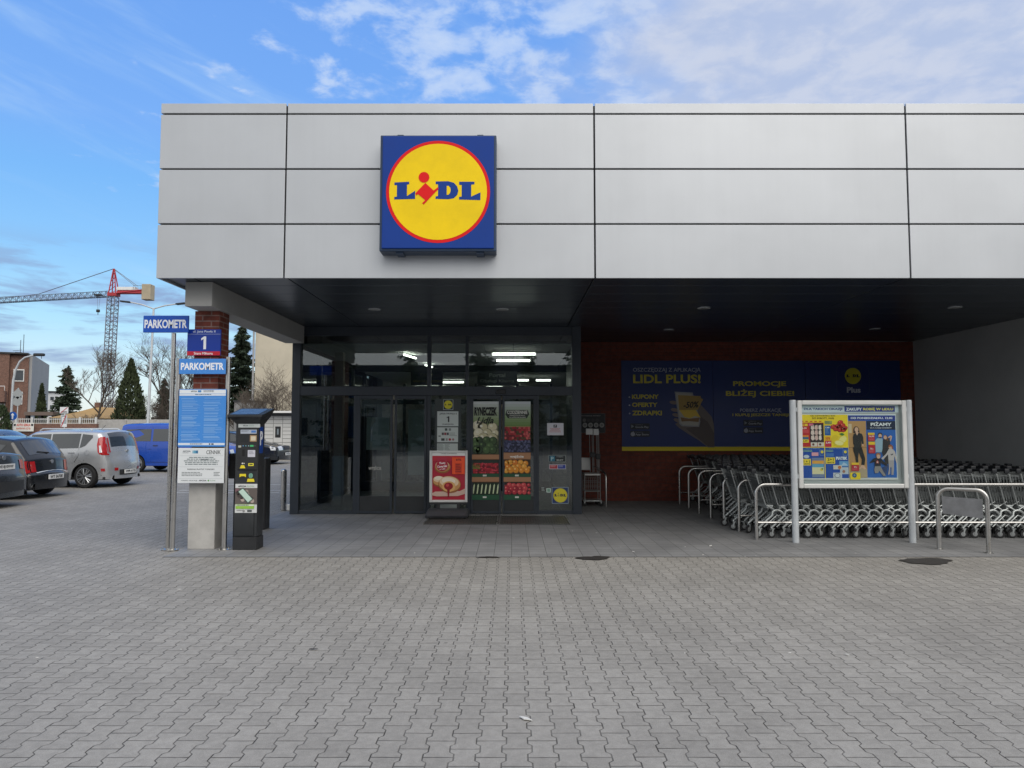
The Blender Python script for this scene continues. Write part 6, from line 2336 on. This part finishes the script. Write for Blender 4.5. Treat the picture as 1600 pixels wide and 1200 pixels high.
# buildings
M_CREAM = mat("cream_render", (0.52, 0.47, 0.37), 0.9, 0, 0.08, .6)
M_GREYR = mat("grey_gable", (0.33, 0.33, 0.33), 0.9, 0, 0.06, .5)
M_WINF = mat("far_window", (0.05, 0.06, 0.07), 0.08, 0, 0.2, 2)
M_OCHRE = mat("ochre_roof", (0.42, 0.27, 0.11), 0.8, 0, 0.08, 1)
bh_ = thing('brick_house', 'brown brick house with a grey gable at the left edge of the car park', 'house', (X(41.5, 70), 70, 0))
bpy.context.view_layer.update()
YB = 70
loc(MB().box(X(-150, YB), X(17, YB), YB, YB + 13, 0, Z(554, YB), M_BRICKFAR), 'wall', bh_)
loc(MB().box(X(17, YB) + .01, X(41.5, YB), YB + .4, YB + 13, 0, Z(555, YB), M_BRICKFAR), 'wall', bh_)
loc(MB().box(X(41.5, YB) + .01, X(41.5, YB) + .25, YB + .6, YB + 14, 0, Z(561, YB) + .5, M_GREYR), 'gable', bh_)
loc(MB().box(X(-150, YB) - .2, X(41.5, YB), YB - .15, YB + 13.2, Z(554, YB) + .002, Z(554, YB) + .16, M_CHAR), 'roof_edge', bh_)
wf = loc(MB().box(X(22, YB), X(36, YB), YB + .32, YB + .398, Z(596, YB), Z(577, YB), M_WHITE), 'window', bh_)
attach(MB().box(X(23, YB), X(35, YB), YB + .30, YB + .318, Z(594.5, YB), Z(578.5, YB), M_WINF).build('pane'), wf)
wf = loc(MB().box(X(22, YB), X(35, YB), YB + .32, YB + .398, Z(632, YB), Z(612, YB), M_WHITE), 'window', bh_)
attach(MB().box(X(23, YB), X(34, YB), YB + .30, YB + .318, Z(630.5, YB), Z(613.5, YB), M_WINF).build('pane'), wf)
loc(MB().box(X(-80, YB), X(15.5, YB), YB - 1.2, YB - .002, Z(629, YB), Z(612, YB), M_BRICKFAR), 'balcony', bh_)
b = MB()
for k in range(9):
    xx = X(-60, YB) + k * (X(15, YB) - X(-60, YB)) / 8
    b.tube([(xx, YB - 1.15, Z(612, YB)), (xx, YB - 1.15, Z(605, YB))], .02, M_WHITE, 5)
b.tube([(X(-60, YB), YB - 1.15, Z(605, YB)), (X(15, YB), YB - 1.15, Z(605, YB))], .03, M_WHITE, 5)
loc(b, 'railing', bh_)
loc(MB().box(X(-60, YB), X(14, YB), YB - .05, YB - .002, 0, Z(631, YB), mat("pale_ground_floor", (.45, .45, .44), .8)), 'ground_floor', bh_)
b = MB()
for (px, t_) in ((24, 527), (28, 518), (53, 549)):
    b.tube([(X(px, YB), YB + 3, Z(556, YB)), (X(px, YB), YB + 3, Z(t_, YB))], .03, M_CHAR, 5)
for k in range(3):
    b.tube([(X(14 + k * 3, YB), YB + 3, Z(545 + k * 2, YB)), (X(26, YB), YB + 3, Z(543 + k * 4, YB))], .02, M_CHAR, 4)
loc(b, 'aerial', bh_)
bh_.rotation_euler.z = R(27)
wb = thing('white_house', 'far white block with dark windows behind the spruce', 'house', (X(76, 95), 95, 0))
bpy.context.view_layer.update()
loc(MB().box(X(64, 95), X(100, 95), 95, 103, 0, Z(613, 95), mat("off_white_render", (.58, .60, .62), .9, 0, .05, .5)), 'wall', wb)
loc(MB().box(X(62, 95), X(101, 95), 94.8, 103, Z(613, 95) + .002, Z(611, 95), M_CHAR), 'roof_edge', wb)
for (px, py) in ((69, 620), (78, 620), (87, 620), (69, 633), (78, 633), (87, 633)):
    loc(MB().box(X(px, 95), X(px + 4.5, 95), 94.93, 94.999, Z(py + 5, 95), Z(py, 95), M_WINF), 'window', wb)
wb.rotation_euler.z = R(30)
oc = thing('ochre_shed', 'low ochre roofed shed behind the railing fence', 'shed', (X(115, 58), 58, 0))
bpy.context.view_layer.update()
YO = 58
loc(MB().prism([(X(82, YO), 0), (X(158, YO), 0), (X(158, YO), Z(652, YO)), (X(82, YO), Z(652, YO))], YO, YO + 6, mat("ochre_wall", (.40, .30, .17), .9, 0, .1, 1)), 'wall', oc)
loc(MB().add([(X(80, YO), YO - .4, Z(653, YO)), (X(172, YO), YO - .4, Z(654, YO)), (X(150, YO), YO + 3, Z(636, YO)), (X(118, YO), YO + 3, Z(634, YO)), (X(84, YO), YO + 3, Z(643, YO)), (X(80, YO), YO + 6.4, Z(653, YO)), (X(172, YO), YO + 6.4, Z(653, YO))],
              [(0, 1, 2, 3, 4), (4, 3, 2, 6, 5), (1, 6, 2), (0, 4, 5)], M_OCHRE), 'roof', oc)
loc(MB().box(X(118, YO) - .1, X(124, YO), YO + 2.8, YO + 3.4, Z(640, YO), Z(627, YO), M_BRICKFAR), 'chimney', oc)
cpt = thing('carport', 'dark flat roofed carport beside the brick house', 'carport', (X(60, 60), 60, 0))
bpy.context.view_layer.update()
loc(MB().box(X(38, 60), X(83, 60), 60, 64, Z(649, 60), Z(643.5, 60), mat("brown_fascia", (.16, .12, .10), .8)), 'roof', cpt)
for px in (40, 60, 81):
    loc(MB().box(X(px, 60) - .12, X(px, 60) + .12, 60.2, 60.5, 0, Z(649, 60), M_CHAR), 'post', cpt)
loc(MB().box(X(40, 60), X(82, 60), 63.8, 64, 0, Z(649, 60), M_DARK), 'back_wall', cpt)
cr_ = thing('cream_building', 'plain cream rendered gable wall behind the parcel lockers', 'building', (X(430, 50), 50, 0))
bpy.context.view_layer.update()
loc(MB().box(X(397, 50), X(397, 50) + 12, 50, 62, 0, 12, M_CREAM), 'wall', cr_)
loc(MB().tube([(X(395, 50), 49.9, 0), (X(395, 50), 49.9, 12)], .07, M_GREYR, 8), 'drainpipe', cr_)
loc(MB().box(X(397, 50) - .3, X(397, 50) + 12.3, 49.7, 62.3, 12.002, 12.25, M_CHAR), 'roof_edge', cr_)
gw = thing('transformer_hut', 'small grey flat hut at the corner of the cream building', 'hut', (X(385, 47), 47, 0))
bpy.context.view_layer.update()
loc(MB().box(X(366, 47), X(396, 47), 47, 49.5, 0, Z(628, 47), mat("hut_grey", (.24, .24, .24), .9, 0, .1, 1)), 'wall', gw)
loc(MB().box(X(365, 47), X(396.5, 47), 46.9, 49.6, Z(628, 47) + .002, Z(625.5, 47), M_CHAR), 'roof', gw)

# parcel lockers
pl = thing('parcel_locker', 'long white bank of parcel lockers with a dark roof and small screen', 'parcel locker', (X(430, 37), 37, 0))
bpy.context.view_layer.update()
YL = 37
M_LOCK = mat("locker_white", (0.62, 0.62, 0.60), 0.5, 0, 0.04, 1)
xl0, xl1 = X(385, YL), X(500, YL)
zt_ = Z(649, YL)
loc(MB().box(xl0, xl1, YL, YL + .65, .05, zt_, mat("locker_gap", (.22, .22, .21), .7)), 'carcass', pl)
ncol = 8
db = MB()
cw = (xl1 - xl0) / ncol
for c_ in range(ncol):
    nr = 11
    hh_ = (zt_ - .12) / nr
    for r_ in range(nr):
        if c_ == 3 and 4 <= r_ <= 8:
            continue
        db.box(xl0 + c_ * cw + .012, xl0 + (c_ + 1) * cw - .012, YL - .02, YL - .001, .1 + r_ * hh_ + .012, .1 + (r_ + 1) * hh_ - .012, M_LOCK)
db.box(xl0 + 3 * cw + .012, xl0 + 4 * cw - .012, YL - .02, YL - .001, .1 + 4 * hh_ + .012, .1 + 9 * hh_ - .012, M_LOCK)
ld = loc(db, 'locker_doors', pl)
ld['kind'] = 'stuff'
loc(MB().box(xl0 + 3 * cw + .1, xl0 + 4 * cw - .1, YL - .035, YL - .021, 1.15, 1.72, M_BLACK).box(xl0 + 3 * cw + .2, xl0 + 4 * cw - .2, YL - .04, YL - .036, 1.3, 1.6, mat("locker_screen", (.25, .3, .33), .15)), 'screen', pl)
loc(MB().box(xl0 - .15, xl1 + .15, YL - .55, YL + .7, zt_ + .12, zt_ + .22, M_WHITE).box(xl0 - .1, xl1 + .1, YL - .3, YL + .66, zt_ + .002, zt_ + .119, M_CHAR), 'roof', pl)

# fence, wall and street furniture along the far side of the car park
YF = 48
rf = thing('railing_fence', 'pale metal railing fence on a red brick base', 'fence', (X(80, YF), YF, 0))
bpy.context.view_layer.update()
loc(MB().box(X(-60, YF), X(152, YF), YF, YF + .25, 0, Z(668, YF) + .25, M_BRICKFAR), 'base_wall', rf)
b = MB()
xx = X(-60, YF)
while xx < X(150, YF):
    b.box(xx, xx + .025, YF + .1, YF + .125, 1.9, 2.28, M_ALUW)
    xx += .14
for zz in (1.92, 2.2):
    b.box(X(-60, YF), X(150, YF), YF + .136, YF + .16, zz, zz + .05, M_ALUW)
loc(b, 'railing', rf)
for px in range(-50, 151, 25):
    loc(MB().box(X(px, YF) - .06, X(px, YF) + .06, YF + .02, YF + .099, .3, 2.36, M_ALUW), 'post', rf)
cw_ = thing('concrete_wall', 'long plain concrete boundary wall behind the blue van', 'wall', (X(250, 50), 50, 0))
bpy.context.view_layer.update()
b = MB()
xx = X(152, 50)
while xx < X(366, 50):
    b.box(xx + .01, xx + 2.0, 50, 50.12, 0, Z(655.5, 50), M_CONC)
    b.box(xx - .08, xx + .005, 49.94, 50.16, 0, Z(655.5, 50) + .03, M_CONC)
    xx += 2.08
loc(b, 'panels', cw_)


def lamp_head(b, x, y, z, dx, m):
    s_ = 1 if dx > 0 else -1
    b.cbox(min(x, x + s_ * .75), max(x, x + s_ * .75), y - .14, y + .14, z - .05, z + .06, m, .04)


dl = thing('street_lamp', 'tall grey double armed car park lamp behind the blue van', 'street lamp', (X(233, 45), 45, 0))
bpy.context.view_layer.update()
YD = 45
zt2 = Z(482, YD)
loc(MB().tube([(X(231, YD), YD, 0), (X(235.5, YD), YD, zt2)], .10, M_ALU, 10, True, .06), 'pole', dl)
for (px, py, s_) in ((183, 470, -1), (286, 473, 1)):
    loc(MB().tube([(X(235.5, YD), YD, zt2 - .02), (X(235.5 + (px - 235.5) * .35, YD), YD, Z(482 + (py - 482) * .5, YD)), (X(235.5 + (px - 235.5) * .72, YD), YD, Z(py + 2, YD))], .045, M_ALU, 8), 'arm', dl)
    b = MB()
    xa, xb = X(235.5 + (px - 235.5) * .70, YD), X(px, YD)
    m_ = Matrix.Translation((xa, YD, Z(py + 2.3, YD))) @ Matrix.Rotation(R(6 * s_) * -1, 4, 'Y')
    b.cbox(min(0, xb - xa), max(0, xb - xa), -.15, .15, -.05, .05, M_CHAR, .03, m_)
    loc(b, 'lamp_head', dl)
ol = thing('street_lamp', 'curved grey street lamp in front of the brick house', 'street lamp', (X(18, 52), 52, 0))
bpy.context.view_layer.update()
YD = 52
loc(MB().tube([(X(17.5, YD), YD, 0), (X(19, YD), YD, Z(595, YD)), (X(22, YD), YD, Z(578, YD)), (X(28, YD), YD, Z(565, YD)), (X(36, YD), YD, Z(558.5, YD)), (X(46, YD), YD, Z(556, YD)), (X(52, YD), YD, Z(555, YD))], .085, M_ALU, 10, True, .055), 'pole', ol)
loc(MB().cbox(X(50, YD), X(66, YD), YD - .16, YD + .16, Z(556.5, YD), Z(552, YD), M_CHAR, .07), 'lamp_head', ol)


def road_sign(name, label, px, Y, pole_top, build):
    t_ = thing(name, label, 'road sign', (X(px, Y), Y, 0))
    bpy.context.view_layer.update()
    loc(MB().tube([(X(px, Y), Y + .05, 0), (X(px, Y), Y + .05, Z(pole_top, Y))], .035, M_ALU, 8), 'pole', t_)
    build(t_, Y)


def s1(t_, Y):
    for (cy, kind) in ((615, 4), (627, 12)):
        zc, xc = Z(cy, Y), X(27, Y)
        r_ = .40 if kind == 4 else .34
        pts = [(xc + r_ * math.cos(2 * PI * k / kind), zc + r_ * math.sin(2 * PI * k / kind)) for k in range(kind)]
        loc(MB().prism(pts, Y - .01, Y + .01, mat("sign_back", (.36, .38, .38), .5, .3, .05, 2)), 'plate', t_)


road_sign('road_sign', 'grey back of a diamond road sign against the brick house', 27, 51, 606, s1)


def s2(t_, Y):
    xc, zc = X(20.5, Y), Z(650, Y)
    loc(MB().prism([(xc + .28 * math.cos(2 * PI * k / 24), zc + .28 * math.sin(2 * PI * k / 24)) for k in range(24)], Y - .01, Y + .01, ink((30, 90, 180))), 'plate', t_)
    a = Art(Y - .011, .004)
    a.poly([(xc - .05, zc - .2), (xc + .05, zc - .2), (xc + .05, zc + .05), (xc + .12, zc + .05), (xc, zc + .2), (xc - .12, zc + .05), (xc - .05, zc + .05)], (236, 240, 244), 1)
    attach(a.build('arrow'), t_)


road_sign('road_sign', 'round blue road sign with a white up arrow by the curved lamp', 20.5, 46.5, 645, s2)


def s3(t_, Y):
    for (xa, xb, ya_, yb2, two) in ((94, 107, 636, 646, 0), (96, 105.5, 648, 667, 1)):
        x0, x1, z1, z0 = X(xa, Y), X(xb, Y), Z(ya_, Y), Z(yb2, Y)
        loc(MB().box(x0, x1, Y - .01, Y + .01, z0, z1, ink((216, 218, 220))), 'plate', t_)
        a = Art(Y - .011, .004)
        if two:
            a.rect(x0 + .03, x1 - .03, z0 + .2, z1 - .03, (150, 160, 164), 1)
            a.text("P", x0 + .1, x1 - .1, z0 + .3, z1 - .15, (226, 230, 232), 2, .03)
        else:
            a.lines(x0 + .1, x1 - .06, z0 + .2, z0 + .05, 1, (120, 120, 120), 1, .6, 2)
        w = .06
        a.poly([(x0 + .02, z0 + .02), (x0 + .02 + w, z0 + .02), (x1 - .02, z1 - .02), (x1 - .02 - w, z1 - .02)], (176, 30, 48), 3)
        attach(a.build('print'), t_)


road_sign('road_sign', 'two stacked white end of zone plates with red diagonal stripes', 101, 45, 636, s3)
bn = thing('fence_banner', 'white AUTO SZKŁA banner with red letters hung on the railing fence', 'banner', (X(38, 47.9), 47.9, 1.4))
bpy.context.view_layer.update()
Yn = 47.85
loc(MB().box(X(22, Yn), X(54, Yn), Yn, Yn + .02, Z(674, Yn), Z(660.5, Yn), ink((226, 226, 220))), 'sheet', bn)
a = Art(Yn, .004)
a.text("AUTO SZKŁA", X(27, Yn), X(49, Yn), Z(666, Yn), Z(662, Yn), (206, 60, 40), 1, .04)
a.text("NAPRAWA SZYB", X(27, Yn), X(49, Yn), Z(671, Yn), Z(668, Yn), (206, 90, 60), 1, .02)
a.disc(X(24.5, Yn), Z(664, Yn), .08, (40, 40, 44), 1)
a.disc(X(51.5, Yn), Z(664, Yn), .08, (40, 40, 44), 1)
attach(a.build('lettering'), bn)

# ------------------------------------------------------------------ tower crane far behind
YC = 125
cr = thing('tower_crane', 'tall tower crane with red apex and long grey jib above the houses', 'crane', (X(167, YC), YC, 0))
bpy.context.view_layer.update()
M_CMAST = mat("crane_mast_grey", (0.20, 0.21, 0.25), 0.6, .2)
M_CJIB = mat("crane_jib_blue_grey", (0.20, 0.27, 0.36), 0.6, .2)
M_CRED = mat("crane_red", (0.42, 0.035, 0.045), 0.5, .1)
xm, wm = X(169.5, YC), .62


def lattice(b, A, B, hw, n, m, r=.07, tri=False, diag=.045):
    """square (or triangular) lattice beam from A to B"""
    A, B = Vector(A), Vector(B)
    d = (B - A).normalized()
    up = Vector((0, 0, 1)) if abs(d.z) < .9 else Vector((0, 1, 0))
    u = d.cross(up).normalized()
    v = u.cross(d).normalized()
    cs = [(-1, -1), (1, -1), (1, 1), (-1, 1)] if not tri else [(-1, -1), (1, -1), (0, 1)]
    off = [u * hw * a_ + v * hw * c_ for a_, c_ in cs]
    for o in off:
        b.tube([A + o, B + o], r, m, 5)
    for k in range(n):
        p, q = A.lerp(B, k / n), A.lerp(B, (k + 1) / n)
        for i in range(len(off)):
            o1, o2 = off[i], off[(i + 1) % len(off)]
            if k % 2:
                o1, o2 = o2, o1
            b.tube([p + o1, q + o2], diag, m, 4)
            b.tube([q + off[i], q + off[(i + 1) % len(off)]], diag * .8, m, 4)


b = MB()
lattice(b, (X(165.5, YC), YC, 0), (X(171, YC), YC, Z(464, YC)), .66, 34, M_CMAST, .085)
loc(b, 'mast', cr)
b = MB()
xa_, zj = X(171, YC), Z(459, YC)
lattice(b, (X(164, YC), YC, zj), (X(-330, YC), YC + 8, Z(466, YC) - .6), .50, 90, M_CJIB, .075, True, .045)
loc(b, 'jib', cr)
b = MB()
for s_ in (-1, 1):
    b.tube([(X(166, YC), YC + s_ * .6, Z(462, YC)), (X(170, YC), YC, Z(420, YC))], .10, M_CRED, 5)
    b.tube([(X(178, YC), YC + s_ * .6, Z(462, YC)), (X(171.5, YC), YC, Z(420, YC))], .10, M_CRED, 5)
for k in range(6):
    t = k / 6
    b.tube([(X(166 + 4 * t, YC), YC - .6 * (1 - t), Z(462 - 42 * t, YC)), (X(178 - 6.5 * (t + .16), YC), YC - .6 * (1 - t), Z(462 - 42 * (t + .16), YC))], .06, M_CRED, 4)
b.box(X(165, YC), X(179, YC), YC - .7, YC + .7, Z(463, YC), Z(458, YC), M_CRED)
loc(b, 'apex', cr)
b = MB()
b.box(X(179, YC), X(227, YC), YC - .6, YC + .6, Z(459, YC), Z(455, YC), M_CRED)
b.tube([(X(179, YC), YC - .6, Z(459, YC)), (X(227, YC), YC - .6, Z(453, YC))], .12, M_CRED, 5)
for k in range(8):
    b.tube([(X(205 + k * 3, YC), YC - .6, Z(455, YC)), (X(205 + k * 3, YC), YC - .6, Z(447, YC))], .03, M_CMAST, 4)
b.tube([(X(205, YC), YC - .6, Z(447, YC)), (X(235, YC), YC - .6, Z(447, YC))], .03, M_CMAST, 4)
loc(b, 'counter_jib', cr)
loc(MB().cbox(X(178, YC), X(208, YC), YC - .5, YC + .5, Z(454, YC), Z(449, YC), M_WHITE, .05), 'winch_housing', cr)
loc(MB().cbox(X(219, YC), X(233, YC), YC - .8, YC + .8, Z(469, YC), Z(445, YC), mat("counterweight", (.42, .36, .26), .9, 0, .08, 1), .08), 'counterweight', cr)
b = MB()
b.tube([(X(170, YC), YC, Z(420, YC)), (X(42, YC), YC + 2, Z(456, YC))], .07, M_CMAST, 4)
b.tube([(X(42, YC), YC + 2, Z(456, YC)), (X(-80, YC), YC + 4, Z(466, YC))], .06, M_CMAST, 4)
b.tube([(X(171, YC), YC, Z(420, YC)), (X(209, YC), YC, Z(447, YC))], .05, M_CMAST, 4)
b.tube([(X(171, YC), YC, Z(421, YC)), (X(205, YC), YC, Z(447, YC))], .04, M_CMAST, 4)
loc(b, 'tie_bars', cr)
b = MB()
b.tube([(X(146, YC), YC, Z(462, YC)), (X(147, YC), YC, Z(484, YC))], .025, M_CMAST, 4).tube([(X(150.5, YC), YC, Z(462, YC)), (X(149, YC), YC, Z(484, YC))], .025, M_CMAST, 4)
b.cbox(X(145.5, YC), X(150.5, YC), YC - .2, YC + .2, Z(488, YC), Z(483.5, YC), M_CHAR, .1)
b.tube([(X(148, YC), YC, Z(488, YC)), (X(148, YC), YC, Z(492, YC))], .06, M_CHAR, 5)
b.box(X(143, YC), X(153, YC), YC - .5, YC + .5, Z(462.5, YC), Z(460, YC), M_CHAR)
loc(b, 'hook_block', cr)

# ------------------------------------------------------------------ behind the viewer: what the shop windows mirror
for k, (x, y, h, w) in enumerate(((-7.5, -24, 8.6, 4.2), (-2.5, -27, 10.5, 5.0), (1.2, -25, 8.2, 3.8), (5.0, -28, 9.5, 4.6), (-13.0, -26, 9.8, 4.8), (11.5, -27, 9.0, 4.5), (-20, -29, 10, 5), (19, -28, 9.6, 5))):
    spruce('spruce_tree', ['short', 'tall', 'slim', 'broad', 'heavy', 'even', 'high', 'far'][k] + ' spruce across the street, seen only mirrored in the shop glass', x, y, h, w, 60 + k, .10, 'trees across the street', .55)
hs = thing('street_house', 'long low house across the street, seen only mirrored in the shop glass', 'house', (0, -36, 0))
bpy.context.view_layer.update()
loc(MB().box(-34, 34, -44, -36, 0, 4.6, M_CREAM), 'wall', hs)
loc(MB().prism([(-35, 4.601), (35, 4.601), (33, 7.2), (-33, 7.2)], -45, -35, mat("dark_roof", (.06, .05, .05), .8, 0, .1, 1)), 'roof', hs)
for k in range(16):
    loc(MB().box(-32 + k * 4, -30.4 + k * 4, -35.98, -35.9, 1.0, 2.5, M_WINF), 'window', hs)

# ------------------------------------------------------------------ small paper scraps on the paving
M_PAP = mat("paper_scrap", (0.62, 0.61, 0.58), .9)
rr_ = random.Random(77)
for k in range(46):
    if k == 0:
        x, y, s_ = 0.08, 4.25, .05
    elif k == 1:
        x, y, s_ = 2.84, 10.28, .06
    else:
        y = 4.2 + 9.5 * rr_.random() ** .8
        x = rr_.uniform(-.68, .68) * y
        s_ = rr_.uniform(.008, .020)
    a_ = rr_.uniform(0, 3.1)
    pts = [(s_ * math.cos(a_), s_ * math.sin(a_)), (-s_ * .4 * math.sin(a_), s_ * .35 * math.cos(a_)), (-s_ * math.cos(a_), -s_ * math.sin(a_)), (s_ * .3 * math.sin(a_), -s_ * .3 * math.cos(a_))]
    b = MB().add([(p[0], p[1], 0) for p in pts] + [(p[0] * .9, p[1] * .9, .004) for p in pts], [(3, 2, 1, 0), (4, 5, 6, 7), (0, 1, 5, 4), (1, 2, 6, 5), (2, 3, 7, 6), (3, 0, 4, 7)], M_PAP)
    o = b.build('paper_scrap', None, (x, y, 0.004))
    lab = 'tiny pale scrap of litter lying on the grey paving'
    if k == 0:
        lab = 'thin white paper strip lying on the nearest paving stones'
    if k == 1:
        lab = 'white paper scrap on the smooth paving left of the trolleys'
    tag(o, lab, 'litter', 'litter scattered on the paving' if k > 1 else None)
